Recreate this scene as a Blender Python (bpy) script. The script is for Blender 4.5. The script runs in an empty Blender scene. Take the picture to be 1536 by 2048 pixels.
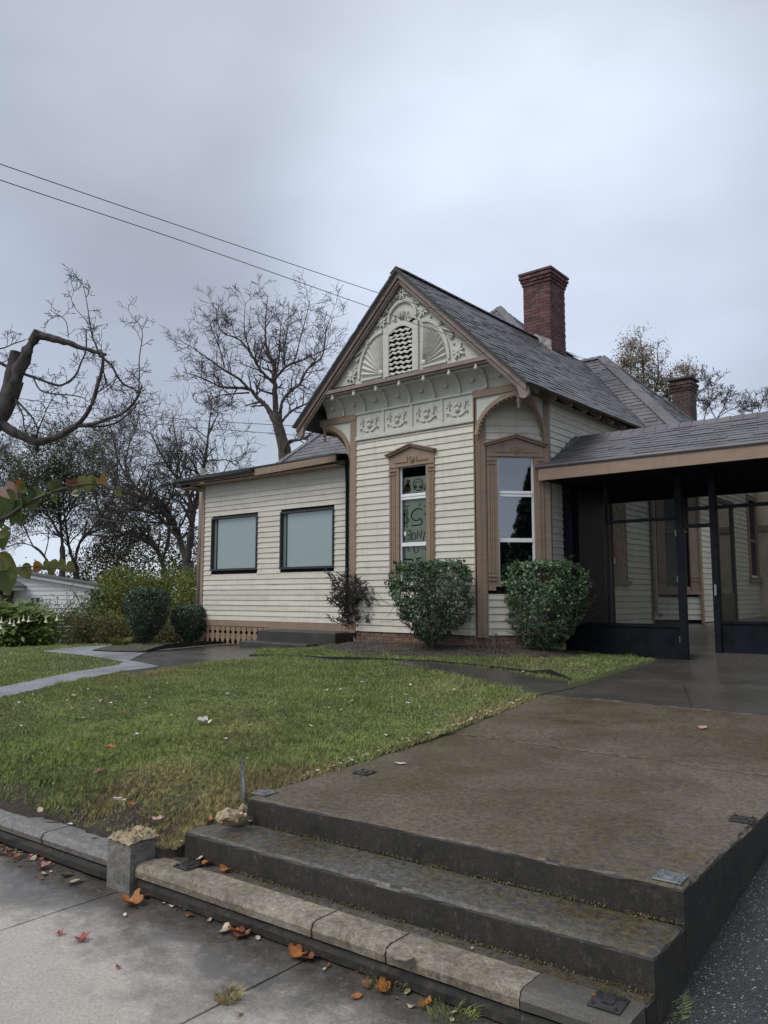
import bpy, math, random
import numpy as np
from mathutils import Vector, Matrix
rnd = random.Random(7)
nrs = np.random.RandomState(11)
R = math.radians
PI = math.pi
scene = bpy.context.scene

# ------------------------------------------------------------------ camera
cd = bpy.data.cameras.new('camera')
cam = bpy.data.objects.new('camera', cd)
scene.collection.objects.link(cam)
scene.camera = cam
cam.location = (0, 0, 1.70)
cam.rotation_euler = (R(90 + 6.15), 0, R(39.0))
cd.sensor_fit = 'VERTICAL'
cd.sensor_height = 36.0
cd.lens = 1550.0 / 2048.0 * 36.0
cd.clip_start = 0.05
cd.clip_end = 3000

# ------------------------------------------------------------------ world, sun, exposure
SUN_EL, SUN_AZ = 52.0, 200.0      # soft sun added behind the camera to brighten the walls
world = bpy.data.worlds.new('World')
scene.world = world
world.use_nodes = True
wn, wl = world.node_tree.nodes, world.node_tree.links
wn.clear()
wo = wn.new('ShaderNodeOutputWorld')
sky = wn.new('ShaderNodeTexSky')
sky.sky_type = 'NISHITA'
sky.sun_disc = False
sky.sun_elevation = R(SUN_EL)
sky.sun_rotation = R(SUN_AZ)
bgs = wn.new('ShaderNodeBackground'); bgs.inputs['Strength'].default_value = 0.07
wl.new(sky.outputs[0], bgs.inputs['Color'])
tc = wn.new('ShaderNodeTexCoord')
sep = wn.new('ShaderNodeSeparateXYZ'); wl.new(tc.outputs['Generated'], sep.inputs[0])
elev = wn.new('ShaderNodeValToRGB')
elev.color_ramp.elements[0].position = 0.0
elev.color_ramp.elements[0].color = (0.52, 0.57, 0.65, 1)
elev.color_ramp.elements[1].position = 1.0
elev.color_ramp.elements[1].color = (0.54, 0.58, 0.64, 1)
for p, c in ((0.10, (0.46, 0.52, 0.61, 1)), (0.26, (0.335, 0.375, 0.455, 1)), (0.42, (0.34, 0.38, 0.45, 1)), (0.62, (0.385, 0.425, 0.485, 1))):
    e = elev.color_ramp.elements.new(p); e.color = c
wl.new(sep.outputs['Z'], elev.inputs[0])
mp = wn.new('ShaderNodeMapping'); mp.inputs['Scale'].default_value = (1.0, 1.0, 2.2)
wl.new(tc.outputs['Generated'], mp.inputs[0])
nz = wn.new('ShaderNodeTexNoise'); nz.inputs['Scale'].default_value = 2.3; nz.inputs['Detail'].default_value = 5.0
nz.inputs['Roughness'].default_value = 0.45
wl.new(mp.outputs[0], nz.inputs['Vector'])
nr = wn.new('ShaderNodeMapRange'); nr.inputs[1].default_value = 0.3; nr.inputs[2].default_value = 0.7
nr.inputs[3].default_value = 0.84; nr.inputs[4].default_value = 1.16
wl.new(nz.outputs[0], nr.inputs[0])
# brighter gap in the clouds above the chimney
th = R(39.0)
def cam_dir(x, y):
    f = 1550.0; p = R(6.15)
    Fh = Vector((-math.sin(th), math.cos(th), 0)); Rv = Vector((math.cos(th), math.sin(th), 0)); Z = Vector((0, 0, 1))
    F = Fh * math.cos(p) + Z * math.sin(p); U = -Fh * math.sin(p) + Z * math.cos(p)
    return (F + Rv * ((x - 768) / f) - U * ((y - 1024) / f))
bd = cam_dir(1040, 480).normalized()
dt = wn.new('ShaderNodeVectorMath'); dt.operation = 'DOT_PRODUCT'
nvm = wn.new('ShaderNodeVectorMath'); nvm.operation = 'NORMALIZE'
wl.new(tc.outputs['Generated'], nvm.inputs[0]); wl.new(nvm.outputs[0], dt.inputs[0])
dt.inputs[1].default_value = bd
dr = wn.new('ShaderNodeMapRange'); dr.interpolation_type = 'SMOOTHERSTEP'
dr.inputs[1].default_value = 0.925; dr.inputs[2].default_value = 1.0
dr.inputs[3].default_value = 1.0; dr.inputs[4].default_value = 1.58
wl.new(dt.outputs['Value'], dr.inputs[0])
m1 = wn.new('ShaderNodeMath'); m1.operation = 'MULTIPLY'
wl.new(nr.outputs[0], m1.inputs[0]); wl.new(dr.outputs[0], m1.inputs[1])
bgc = wn.new('ShaderNodeBackground')
wl.new(elev.outputs[0], bgc.inputs['Color']); wl.new(m1.outputs[0], bgc.inputs['Strength'])
mixs = wn.new('ShaderNodeMixShader'); mixs.inputs[0].default_value = 0.92
wl.new(bgs.outputs[0], mixs.inputs[1]); wl.new(bgc.outputs[0], mixs.inputs[2])
wl.new(mixs.outputs[0], wo.inputs['Surface'])
sd = bpy.data.lights.new('sun', 'SUN')
sd.energy = 1.5; sd.angle = R(35); sd.color = (1.0, 0.97, 0.93)
sun = bpy.data.objects.new('sun', sd)
scene.collection.objects.link(sun)
az = R(SUN_AZ)
sdir = Vector((math.sin(az) * math.cos(R(SUN_EL)), math.cos(az) * math.cos(R(SUN_EL)), math.sin(R(SUN_EL))))
sun.rotation_euler = (-sdir).to_track_quat('-Z', 'Y').to_euler()
scene.view_settings.view_transform = 'Standard'
scene.view_settings.look = 'None'
scene.view_settings.gamma = 1.0
scene.view_settings.exposure = 0.50
scene.view_settings.use_curve_mapping = False

# ------------------------------------------------------------------ materials
def new_mat(name):
    m = bpy.data.materials.new(name); m.use_nodes = True
    nt = m.node_tree; nt.nodes.clear()
    out = nt.nodes.new('ShaderNodeOutputMaterial')
    b = nt.nodes.new('ShaderNodeBsdfPrincipled')
    nt.links.new(b.outputs[0], out.inputs['Surface'])
    return m, nt, b, out
def coords(nt, scale=(1, 1, 1)):
    g = nt.nodes.new('ShaderNodeNewGeometry')
    m = nt.nodes.new('ShaderNodeMapping'); m.inputs['Scale'].default_value = scale
    nt.links.new(g.outputs['Position'], m.inputs[0])
    return m.outputs[0]
def noise(nt, vec, scale, detail=4, rough=0.55, dist=0.0):
    n = nt.nodes.new('ShaderNodeTexNoise')
    n.inputs['Scale'].default_value = scale; n.inputs['Detail'].default_value = detail
    n.inputs['Roughness'].default_value = rough; n.inputs['Distortion'].default_value = dist
    nt.links.new(vec, n.inputs['Vector'])
    return n.outputs[0]
def ramp(nt, fac, stops):
    r = nt.nodes.new('ShaderNodeValToRGB')
    el = r.color_ramp.elements
    while len(el) > 1: el.remove(el[-1])
    el[0].position = stops[0][0]; el[0].color = (*stops[0][1], 1)
    for p, c in stops[1:]:
        e = el.new(p); e.color = (*c, 1)
    nt.links.new(fac, r.inputs[0])
    return r.outputs[0]
def rng(nt, fac, a, b, c, d):
    r = nt.nodes.new('ShaderNodeMapRange')
    for i, v in enumerate((a, b, c, d)): r.inputs[i + 1].default_value = v
    nt.links.new(fac, r.inputs[0])
    return r.outputs[0]
def mixc(nt, fac, a, b, mode='MIX'):
    m = nt.nodes.new('ShaderNodeMixRGB'); m.blend_type = mode
    for i, v in enumerate((fac, a, b)):
        if isinstance(v, (int, float)): m.inputs[i].default_value = v
        elif isinstance(v, tuple): m.inputs[i].default_value = (*v, 1)
        else: nt.links.new(v, m.inputs[i])
    return m.outputs[0]
def bump(nt, b, h, strength=0.3, dist=0.01):
    n = nt.nodes.new('ShaderNodeBump'); n.inputs['Strength'].default_value = strength
    n.inputs['Distance'].default_value = dist
    nt.links.new(h, n.inputs['Height']); nt.links.new(n.outputs[0], b.inputs['Normal'])
def rand_fac(nt):
    g = nt.nodes.new('ShaderNodeNewGeometry'); o = nt.nodes.new('ShaderNodeObjectInfo')
    a = nt.nodes.new('ShaderNodeMath'); a.operation = 'ADD'
    nt.links.new(g.outputs['Random Per Island'], a.inputs[0]); nt.links.new(o.outputs['Random'], a.inputs[1])
    f = nt.nodes.new('ShaderNodeMath'); f.operation = 'FRACT'
    nt.links.new(a.outputs[0], f.inputs[0])
    return f.outputs[0]
MATS = {}
def simple(name, col, rough=0.6, var=0.15, scale=6, detail_bump=0.15, bscale=60, spec=0.5, metal=0.0, stretch=(1, 1, 1), dark=None, piece=0.0):
    m, nt, b, o = new_mat(name)
    v = coords(nt, stretch)
    n = noise(nt, v, scale, 6, 0.62)
    dk = dark or tuple(c * (1 - var * 2.2) for c in col)
    lt = tuple(min(1, c * (1 + var)) for c in col)
    c = ramp(nt, n, [(0.28, dk), (0.5, col), (0.72, lt)])
    if piece:
        f = rng(nt, rand_fac(nt), 0, 1, 1 - piece, 1 + piece)
        c = mixc(nt, 1.0, c, f, 'MULTIPLY')
    nt.links.new(c, b.inputs['Base Color'])
    b.inputs['Roughness'].default_value = rough
    b.inputs['Specular IOR Level'].default_value = spec
    b.inputs['Metallic'].default_value = metal
    if detail_bump: bump(nt, b, noise(nt, v, bscale, 3), detail_bump, 0.004)
    MATS[name] = m
    return m
# painted clapboard with streaky grime
def paint(name, col, grime, rough=0.55, amount=0.5, piece=0.04, chips=0.0):
    m, nt, b, o = new_mat(name)
    v = coords(nt, (1, 1, 6)); v2 = coords(nt, (5, 5, 0.7))
    n1 = noise(nt, v, 3.0, 8, 0.65); n2 = noise(nt, v2, 2.2, 6, 0.6)
    f = rng(nt, n1, 0.48, 0.78, 0, amount)
    c = mixc(nt, f, col, grime)
    f2 = rng(nt, n2, 0.52, 0.8, 0, amount * 0.8)
    c = mixc(nt, f2, c, grime)
    if chips:
        n3 = noise(nt, coords(nt, (14, 14, 40)), 2.0, 4, 0.7)
        f3 = rng(nt, n3, 0.66, 0.70, 0, chips)
        c = mixc(nt, f3, c, (0.16, 0.12, 0.09))
    c = mixc(nt, 1.0, c, rng(nt, rand_fac(nt), 0, 1, 1 - piece, 1 + piece), 'MULTIPLY')
    nt.links.new(c, b.inputs['Base Color'])
    b.inputs['Roughness'].default_value = rough
    bump(nt, b, noise(nt, coords(nt, (2, 2, 30)), 20, 4), 0.12, 0.003)
    MATS[name] = m
paint('cream_paint', (0.60, 0.57, 0.485), (0.33, 0.30, 0.235), 0.5, 0.55, 0.07, 0.8)
paint('sage_paint', (0.56, 0.56, 0.49), (0.30, 0.29, 0.24), 0.55, 0.5, 0.04, 0.6)
paint('brown_paint', (0.285, 0.202, 0.140), (0.11, 0.08, 0.06), 0.5, 0.5, 0.06, 0.25)
paint('barge_paint', (0.245, 0.195, 0.160), (0.11, 0.08, 0.075), 0.6, 0.8, 0.05, 0.8)
paint('white_siding', (0.80, 0.81, 0.82), (0.55, 0.56, 0.56), 0.45, 0.3)
simple('white_vinyl', (0.80, 0.81, 0.82), 0.35, 0.03, 8, 0)
simple('dark_frame', (0.03, 0.035, 0.035), 0.4, 0.2, 8, 0.05)
simple('black_metal', (0.008, 0.010, 0.014), 0.6, 0.3, 5, 0.05, spec=0.12)
simple('brick', (0.115, 0.052, 0.050), 0.85, 0.25, 12, 0.5, 90, piece=0.35)
simple('brick_dark', (0.085, 0.055, 0.05), 0.85, 0.25, 12, 0.5, 90, piece=0.3)
simple('brick_foundation', (0.17, 0.105, 0.075), 0.85, 0.25, 12, 0.5, 90, piece=0.25)
simple('mortar', (0.26, 0.22, 0.20), 0.95, 0.2, 20, 0.3)
simple('dirt', (0.060, 0.046, 0.036), 0.9, 0.35, 5, 1.0, 25)
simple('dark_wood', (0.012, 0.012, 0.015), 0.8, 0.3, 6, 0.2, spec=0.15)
simple('osb', (0.30, 0.215, 0.155), 0.75, 0.45, 18, 0.2, 60, stretch=(1, 1, .5))
simple('door_brown', (0.045, 0.024, 0.022), 0.5, 0.2, 4, 0.1)
simple('steel', (0.32, 0.33, 0.34), 0.35, 0.25, 30, 0.1, metal=0.9)
simple('rusty_black', (0.03, 0.028, 0.028), 0.35, 0.5, 40, 0.3)
simple('bark', (0.085, 0.072, 0.062), 0.9, 0.4, 6, 1.0, 25, stretch=(1, 1, .35))
simple('bark_grey', (0.062, 0.054, 0.049), 0.9, 0.5, 14, 1.0, 40, stretch=(1, 1, .5))
simple('bark_dark', (0.07, 0.062, 0.055), 0.9, 0.35, 6, 0.6, 25)
simple('twig', (0.085, 0.07, 0.07), 0.9, 0.3, 6, 0)
simple('twig_dark', (0.075, 0.066, 0.058), 0.85, 0.3, 8, 0)
simple('pole_wood', (0.19, 0.165, 0.13), 0.85, 0.3, 6, 0.6, 50, stretch=(3, 3, .4))
simple('wire_black', (0.03, 0.03, 0.035), 0.5, 0.1, 4, 0)
simple('cardboard', (0.72, 0.78, 0.66), 0.8, 0.1, 4, 0)
simple('marker', (0.05, 0.065, 0.05), 0.7, 0.1, 4, 0)
simple('marker_brown', (0.11, 0.06, 0.04), 0.7, 0.1, 4, 0)
simple('sticker', (0.75, 0.75, 0.72), 0.5, 0.03, 4, 0)
simple('blind', (0.58, 0.67, 0.64), 0.6, 0.04, 3, 0, piece=0.02)
simple('red_sign', (0.22, 0.015, 0.02), 0.5, 0.1, 4, 0)
simple('stucco', (0.55, 0.46, 0.34), 0.9, 0.1, 3, 0.5, 120)
simple('stone_rubble', (0.30, 0.235, 0.15), 0.85, 0.42, 34, 1.0, 50)
simple('plastic_edging', (0.012, 0.012, 0.014), 0.45, 0.2, 5, 0.1)
simple('pipe_paint', (0.33, 0.30, 0.24), 0.5, 0.2, 8, 0.05)
simple('chain', (0.20, 0.21, 0.20), 0.5, 0.2, 8, 0, metal=0.5)
simple('copper_patch', (0.33, 0.31, 0.30), 0.8, 0.5, 10, 0.7, 30)
# leaves
def leafmat(name, c1, c2, rough=0.5, trans=0.25, spec=0.4, c3=None):
    m, nt, b, o = new_mat(name)
    st = [(0.0, c1), (1.0, c2)] if c3 is None else [(0.0, c1), (0.55, c2), (1.0, c3)]
    c = ramp(nt, rand_fac(nt), st)
    n = noise(nt, coords(nt), 1.3, 3)
    c = mixc(nt, 1.0, c, rng(nt, n, 0.3, 0.7, 0.75, 1.25), 'MULTIPLY')
    if name in ('grass', 'grass_dry'): c = mixc(nt, 1.0, c, rng(nt, noise(nt, coords(nt, (1, 1, .3)), 30, 3, 0.7), 0.36, 0.64, 0.35, 1.75), 'MULTIPLY')
    nt.links.new(c, b.inputs['Base Color'])
    b.inputs['Roughness'].default_value = rough
    b.inputs['Specular IOR Level'].default_value = spec
    if trans:
        t = nt.nodes.new('ShaderNodeBsdfTranslucent'); nt.links.new(c, t.inputs[0])
        mx = nt.nodes.new('ShaderNodeMixShader'); mx.inputs[0].default_value = trans
        nt.links.new(b.outputs[0], mx.inputs[1]); nt.links.new(t.outputs[0], mx.inputs[2])
        nt.links.new(mx.outputs[0], o.inputs['Surface'])
    MATS[name] = m
leafmat('boxwood_leaf', (0.018, 0.05, 0.022), (0.06, 0.12, 0.045), 0.38, 0.1, 0.5, (0.11, 0.17, 0.07))
leafmat('boxwood_dark', (0.014, 0.038, 0.018), (0.035, 0.075, 0.030), 0.38, 0.1, 0.5)
leafmat('dead_leaf_dark', (0.03, 0.025, 0.02), (0.07, 0.06, 0.035), 0.7, 0.1)
leafmat('trumpet_leaf', (0.085, 0.14, 0.03), (0.18, 0.26, 0.065), 0.45, 0.25)
leafmat('yellow_green', (0.08, 0.12, 0.025), (0.17, 0.20, 0.045), 0.6, 0.3, 0.3, (0.24, 0.24, 0.07))
leafmat('tree_green', (0.035, 0.06, 0.02), (0.09, 0.12, 0.035), 0.6, 0.25, 0.3)
leafmat('mixed_olive', (0.05, 0.06, 0.025), (0.12, 0.12, 0.045), 0.6, 0.25, 0.3, (0.16, 0.12, 0.05))
leafmat('tree_tan', (0.22, 0.16, 0.10), (0.42, 0.33, 0.21), 0.7, 0.35, 0.3, (0.26, 0.28, 0.16))
leafmat('conifer', (0.010, 0.022, 0.012), (0.025, 0.045, 0.02), 0.6, 0.1, 0.3)
leafmat('grass', (0.115, 0.175, 0.045), (0.235, 0.30, 0.085), 0.5, 0.3, 0.4, (0.42, 0.42, 0.20))
leafmat('grass_dry', (0.22, 0.20, 0.08), (0.38, 0.31, 0.16), 0.6, 0.25, 0.3, (0.29, 0.235, 0.13))
leafmat('moss_dry', (0.05, 0.045, 0.018), (0.17, 0.15, 0.085), 0.9, 0.1, 0.2, (0.09, 0.085, 0.03))
leafmat('clover', (0.07, 0.13, 0.04), (0.14, 0.22, 0.07), 0.45, 0.25, 0.4)
for nm, a, b_ in (('leaf_orange', (0.34, 0.12, 0.03), (0.46, 0.20, 0.06)), ('leaf_brown', (0.16, 0.06, 0.03), (0.24, 0.10, 0.05)),
                  ('leaf_tan', (0.42, 0.34, 0.25), (0.56, 0.47, 0.36)), ('leaf_pale', (0.62, 0.58, 0.50), (0.78, 0.73, 0.64)),
                  ('leaf_red', (0.28, 0.06, 0.04), (0.34, 0.10, 0.07)), ('leaf_pink', (0.47, 0.29, 0.22), (0.55, 0.36, 0.28)),
                  ('redbud_green', (0.065, 0.095, 0.02), (0.12, 0.14, 0.03)), ('redbud_yellow', (0.15, 0.16, 0.04), (0.25, 0.21, 0.06)),
                  ('redbud_orange', (0.30, 0.14, 0.03), (0.36, 0.22, 0.05)), ('flower_white', (0.75, 0.70, 0.55), (0.82, 0.72, 0.42))):
    m, nt, b, o = new_mat(nm)
    n = noise(nt, coords(nt), 35, 5, 0.65)
    c = ramp(nt, n, [(0.3, tuple(x * 0.6 for x in a)), (0.5, a), (0.7, b_)])
    nt.links.new(c, b.inputs['Base Color']); b.inputs['Roughness'].default_value = 0.45
    t = nt.nodes.new('ShaderNodeBsdfTranslucent'); nt.links.new(c, t.inputs[0])
    mx = nt.nodes.new('ShaderNodeMixShader'); mx.inputs[0].default_value = 0.3 if nm.startswith('redbud') else 0.1
    nt.links.new(b.outputs[0], mx.inputs[1]); nt.links.new(t.outputs[0], mx.inputs[2])
    nt.links.new(mx.outputs[0], o.inputs['Surface'])
    MATS[nm] = m
# asphalt shingles
def shingle_mat(name, base):
    m, nt, b, o = new_mat(name)
    n = noise(nt, coords(nt), 2.0, 6, 0.7); g = noise(nt, coords(nt), 140, 2, 0.8)
    c = ramp(nt, n, [(0.3, tuple(x * 0.72 for x in base)), (0.7, tuple(x * 1.2 for x in base))])
    c = mixc(nt, 1.0, c, rng(nt, rand_fac(nt), 0, 1, 0.84, 1.18), 'MULTIPLY')
    c = mixc(nt, 1.0, c, rng(nt, g, 0.3, 0.7, 0.7, 1.35), 'MULTIPLY')
    nt.links.new(c, b.inputs['Base Color'])
    b.inputs['Roughness'].default_value = 0.52
    bump(nt, b, g, 0.4, 0.004)
    MATS[name] = m
shingle_mat('shingle', (0.118, 0.114, 0.122))
# wet concrete
CM = {'landing_concrete': (16, .5), 'step_concrete': (14, .5), 'coping_concrete': (18, .4), 'curb_concrete': (18, .35)}
def concrete(name, dry, wet, moss, mossamt=0.5, wetamt=0.5, rough_wet=0.12, rough_dry=0.7, curbwet=False, sc=1.0, streak=False, puddle=None):
    m, nt, b, o = new_mat(name)
    v = coords(nt)
    big = noise(nt, v, 0.9 * sc, 5, 0.6, 0.3); mid = noise(nt, v, CM.get(name, (6 * sc, 0))[0], 7, 0.75); fine = noise(nt, v, 220, 3, 0.8); speck = noise(nt, v, 60, 3, 0.75)
    w = rng(nt, big, 0.38, 0.62, 1 - wetamt * 1.6, wetamt * 1.6)
    if curbwet:      # water stands along the foot of the kerb
        g = nt.nodes.new('ShaderNodeNewGeometry'); s = nt.nodes.new('ShaderNodeSeparateXYZ')
        nt.links.new(g.outputs['Position'], s.inputs[0])
        mm = nt.nodes.new('ShaderNodeMath'); mm.operation = 'MULTIPLY_ADD'; mm.inputs[1].default_value = -0.05
        nt.links.new(s.outputs['X'], mm.inputs[0]); nt.links.new(s.outputs['Y'], mm.inputs[2])
        e = rng(nt, mm.outputs[0], 1.9, 2.95, 0.0, 1.0)
        a = nt.nodes.new('ShaderNodeMath'); a.operation = 'MULTIPLY_ADD'; a.inputs[1].default_value = 1.0
        nt.links.new(mid, a.inputs[0]); nt.links.new(e, a.inputs[2])
        a2 = nt.nodes.new('ShaderNodeMath'); a2.operation = 'MULTIPLY_ADD'; a2.inputs[1].default_value = 1.4
        nt.links.new(big, a2.inputs[0]); nt.links.new(a.outputs[0], a2.inputs[2])
        w = rng(nt, a2.outputs[0], 1.50, 1.98, 0.0, 1.0)
    cl = nt.nodes.new('ShaderNodeClamp'); nt.links.new(w, cl.inputs[0]); w = cl.outputs[0]
    c = mixc(nt, w, dry, wet)
    mo = rng(nt, mid, 0.42, 0.68, 0, mossamt)
    mb = rng(nt, big, 0.35, 0.65, 0.35, 1.0)
    mm2 = nt.nodes.new('ShaderNodeMath'); mm2.operation = 'MULTIPLY'; nt.links.new(mo, mm2.inputs[0]); nt.links.new(mb, mm2.inputs[1])
    c = mixc(nt, mm2.outputs[0], c, moss)
    c = mixc(nt, 1.0, c, rng(nt, fine, 0.3, 0.7, 0.55, 1.45), 'MULTIPLY')
    if name in CM: c = mixc(nt, 1.0, c, rng(nt, noise(nt, v, 26, 6, 0.85), 0.38, 0.62, 1 - CM[name][1], 1 + CM[name][1]), 'MULTIPLY')
    c = mixc(nt, 1.0, c, rng(nt, speck, 0.3, 0.7, 0.75, 1.25), 'MULTIPLY')
    if streak:
        st = noise(nt, coords(nt, (1, 1, .22)), 13, 6, 0.8, 0.6)
        sp_ = noise(nt, coords(nt, (1, 1, .7)), 30, 6, 0.85)
        c = mixc(nt, rng(nt, sp_, 0.57, 0.66, 0, 0.55), c, (0.15, 0.142, 0.125))
        c = mixc(nt, rng(nt, st, 0.60, 0.78, 0, 0.25), c, (0.16, 0.15, 0.125))
        st2 = noise(nt, coords(nt, (1, 1, .5)), 5, 5, 0.7)
        c = mixc(nt, rng(nt, st2, 0.5, 0.7, 0, 0.8), c, (0.012, 0.012, 0.011))
    nt.links.new(c, b.inputs['Base Color'])
    rr = rng(nt, w, 0, 1, rough_dry, rough_wet)
    rm = nt.nodes.new('ShaderNodeMath'); rm.operation = 'ADD'
    nt.links.new(rr, rm.inputs[0]); nt.links.new(rng(nt, fine, 0.3, 0.7, -0.06, 0.12), rm.inputs[1])
    nt.links.new(rm.outputs[0], b.inputs['Roughness'])
    ad = nt.nodes.new('ShaderNodeMath'); ad.operation = 'MULTIPLY_ADD'; ad.inputs[1].default_value = 2.0
    nt.links.new(speck, ad.inputs[0]); nt.links.new(fine, ad.inputs[2])
    bump(nt, b, ad.outputs[0], 0.35, 0.0035)
    bn = b.inputs['Normal'].links[0].from_node; nt.links.new(rng(nt, w, 0, 1, 0.45, 0.10), bn.inputs['Strength'])
    MATS[name] = m
concrete('sidewalk_concrete', (0.41, 0.375, 0.33), (0.055, 0.050, 0.046), (0.29, 0.265, 0.225), 0.45, 0.4, 0.10, 0.40, curbwet=True)
concrete('landing_concrete', (0.135, 0.110, 0.084), (0.034, 0.026, 0.018), (0.105, 0.074, 0.015), 0.9, 0.5, 0.34, 0.6)
concrete('step_concrete', (0.125, 0.124, 0.120), (0.036, 0.031, 0.024), (0.100, 0.070, 0.012), 0.95, 0.5, 0.13, 0.34)  # paler grey dry tone puts the treads' sky sheen into the colour
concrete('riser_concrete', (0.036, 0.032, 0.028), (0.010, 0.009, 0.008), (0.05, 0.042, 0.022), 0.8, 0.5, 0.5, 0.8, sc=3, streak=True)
concrete('coping_concrete', (0.31, 0.275, 0.215), (0.115, 0.10, 0.078), (0.13, 0.10, 0.045), 0.85, 0.5, 0.35, 0.65, sc=2)
concrete('mortar_patch', (0.13, 0.125, 0.115), (0.055, 0.05, 0.045), (0.085, 0.065, 0.02), 0.5, 0.4, 0.3, 0.5)
concrete('curb_concrete', (0.21, 0.20, 0.19), (0.14, 0.13, 0.12), (0.10, 0.085, 0.06), 0.5, 0.4, 0.18, 0.4, sc=2)
concrete('walk_concrete', (0.085, 0.078, 0.070), (0.045, 0.041, 0.036), (0.045, 0.038, 0.025), 0.4, 0.5, 0.16, 0.30)
concrete('path_concrete', (0.34, 0.35, 0.37), (0.22, 0.23, 0.25), (0.16, 0.15, 0.12), 0.25, 0.5, 0.10, 0.30)
concrete('old_step', (0.06, 0.055, 0.05), (0.03, 0.027, 0.025), (0.03, 0.032, 0.02), 0.5, 0.5, 0.35, 0.7, sc=2)
def asphalt():
    m, nt, b, o = new_mat('asphalt')
    v = coords(nt)
    vo = nt.nodes.new('ShaderNodeTexVoronoi'); vo.inputs['Scale'].default_value = 150
    nt.links.new(v, vo.inputs['Vector'])
    wn_ = nt.nodes.new('ShaderNodeTexWhiteNoise'); nt.links.new(vo.outputs['Position'], wn_.inputs['Vector'])
    c = ramp(nt, wn_.outputs['Value'], [(0.0, (0.022, 0.023, 0.026)), (0.85, (0.045, 0.046, 0.050)), (0.96, (0.08, 0.08, 0.08)), (1.0, (0.34, 0.33, 0.31))])
    c = mixc(nt, 1.0, c, rng(nt, noise(nt, v, 2, 5), 0.3, 0.7, 0.7, 1.3), 'MULTIPLY')
    nt.links.new(c, b.inputs['Base Color'])
    nt.links.new(rng(nt, noise(nt, v, 3, 4), 0.35, 0.65, 0.18, 0.42), b.inputs['Roughness'])
    h = nt.nodes.new('ShaderNodeMath'); h.operation = 'ADD'
    nt.links.new(vo.outputs['Distance'], h.inputs[0]); nt.links.new(noise(nt, v, 40, 4), h.inputs[1])
    bump(nt, b, h.outputs[0], 0.6, 0.005)
    MATS['asphalt'] = m
asphalt()
# lawn soil and turf under the blades
def lawn():
    m, nt, b, o = new_mat('lawn')
    v = coords(nt)
    c = ramp(nt, noise(nt, v, 55, 5, 0.75), [(0.3, (0.030, 0.038, 0.012)), (0.5, (0.065, 0.080, 0.024)), (0.7, (0.13, 0.135, 0.05))])
    c = mixc(nt, rng(nt, noise(nt, v, 1.1, 4), 0.45, 0.7, 0, 0.5), c, (0.10, 0.085, 0.045))
    g = nt.nodes.new('ShaderNodeNewGeometry'); s = nt.nodes.new('ShaderNodeSeparateXYZ')
    nt.links.new(g.outputs['Position'], s.inputs[0])
    mm = nt.nodes.new('ShaderNodeMath'); mm.operation = 'MULTIPLY_ADD'; mm.inputs[1].default_value = -0.05
    nt.links.new(s.outputs['X'], mm.inputs[0]); nt.links.new(s.outputs['Y'], mm.inputs[2])      # distance behind the kerb line
    ad = nt.nodes.new('ShaderNodeMath'); ad.operation = 'MULTIPLY_ADD'; ad.inputs[1].default_value = -0.55
    nt.links.new(noise(nt, v, 3.2, 6, 0.65), ad.inputs[0]); nt.links.new(mm.outputs[0], ad.inputs[2])
    d_ = rng(nt, ad.outputs[0], 3.08, 3.24, 1, 0)
    dc = ramp(nt, noise(nt, v, 18, 6, 0.7), [(0.3, (0.020, 0.014, 0.010)), (0.5, (0.055, 0.040, 0.030)), (0.72, (0.12, 0.09, 0.065))])
    c = mixc(nt, d_, c, dc)
    nt.links.new(c, b.inputs['Base Color']); b.inputs['Roughness'].default_value = 0.85
    bump(nt, b, noise(nt, v, 45, 6, 0.8), 1.0, 0.04)
    MATS['lawn'] = m
lawn()
def glass_mat(name, refl, tint=(0.03, 0.035, 0.04), opacity=0.0, gloss=True):
    m, nt, b, o = new_mat(name)
    nt.nodes.remove(b)
    tr = nt.nodes.new('ShaderNodeBsdfTransparent'); tr.inputs[0].default_value = (0.94, 0.97, 0.95, 1)
    gl = nt.nodes.new('ShaderNodeBsdfGlossy'); gl.inputs['Roughness'].default_value = 0.02
    gl.inputs['Color'].default_value = (0.9, 0.95, 1, 1)
    lw = nt.nodes.new('ShaderNodeFresnel'); lw.inputs[0].default_value = 1.5
    f = rng(nt, lw.outputs[0], 0, 1, refl, 1)
    df = nt.nodes.new('ShaderNodeBsdfDiffuse'); df.inputs[0].default_value = (*tint, 1)
    m0 = nt.nodes.new('ShaderNodeMixShader'); m0.inputs[0].default_value = opacity
    nt.links.new(tr.outputs[0], m0.inputs[1]); nt.links.new(df.outputs[0], m0.inputs[2])
    mx = nt.nodes.new('ShaderNodeMixShader'); nt.links.new(f, mx.inputs[0])
    if not gloss: nt.links.remove(mx.inputs[0].links[0]); mx.inputs[0].default_value = 0.0
    nt.links.new(m0.outputs[0], mx.inputs[1]); nt.links.new(gl.outputs[0], mx.inputs[2])
    nt.links.new(mx.outputs[0], o.inputs['Surface'])
    MATS[name] = m
glass_mat('glass', 0.05)
glass_mat('glass_coated', 0.20)
glass_mat('glass_lit_film', 0.10, (0.33, 0.41, 0.38), 0.62)  # pale diffuse film stands in for daylight on the blinds behind
glass_mat('insect_screen', 0.0, (0.006, 0.007, 0.010), 0.42, False)
glass_mat('porch_glass', 0.0, (0.030, 0.026, 0.024), 0.32, False)
glass_mat('glass_grey', 0.05, (0.20, 0.20, 0.20), 0.5)
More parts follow.
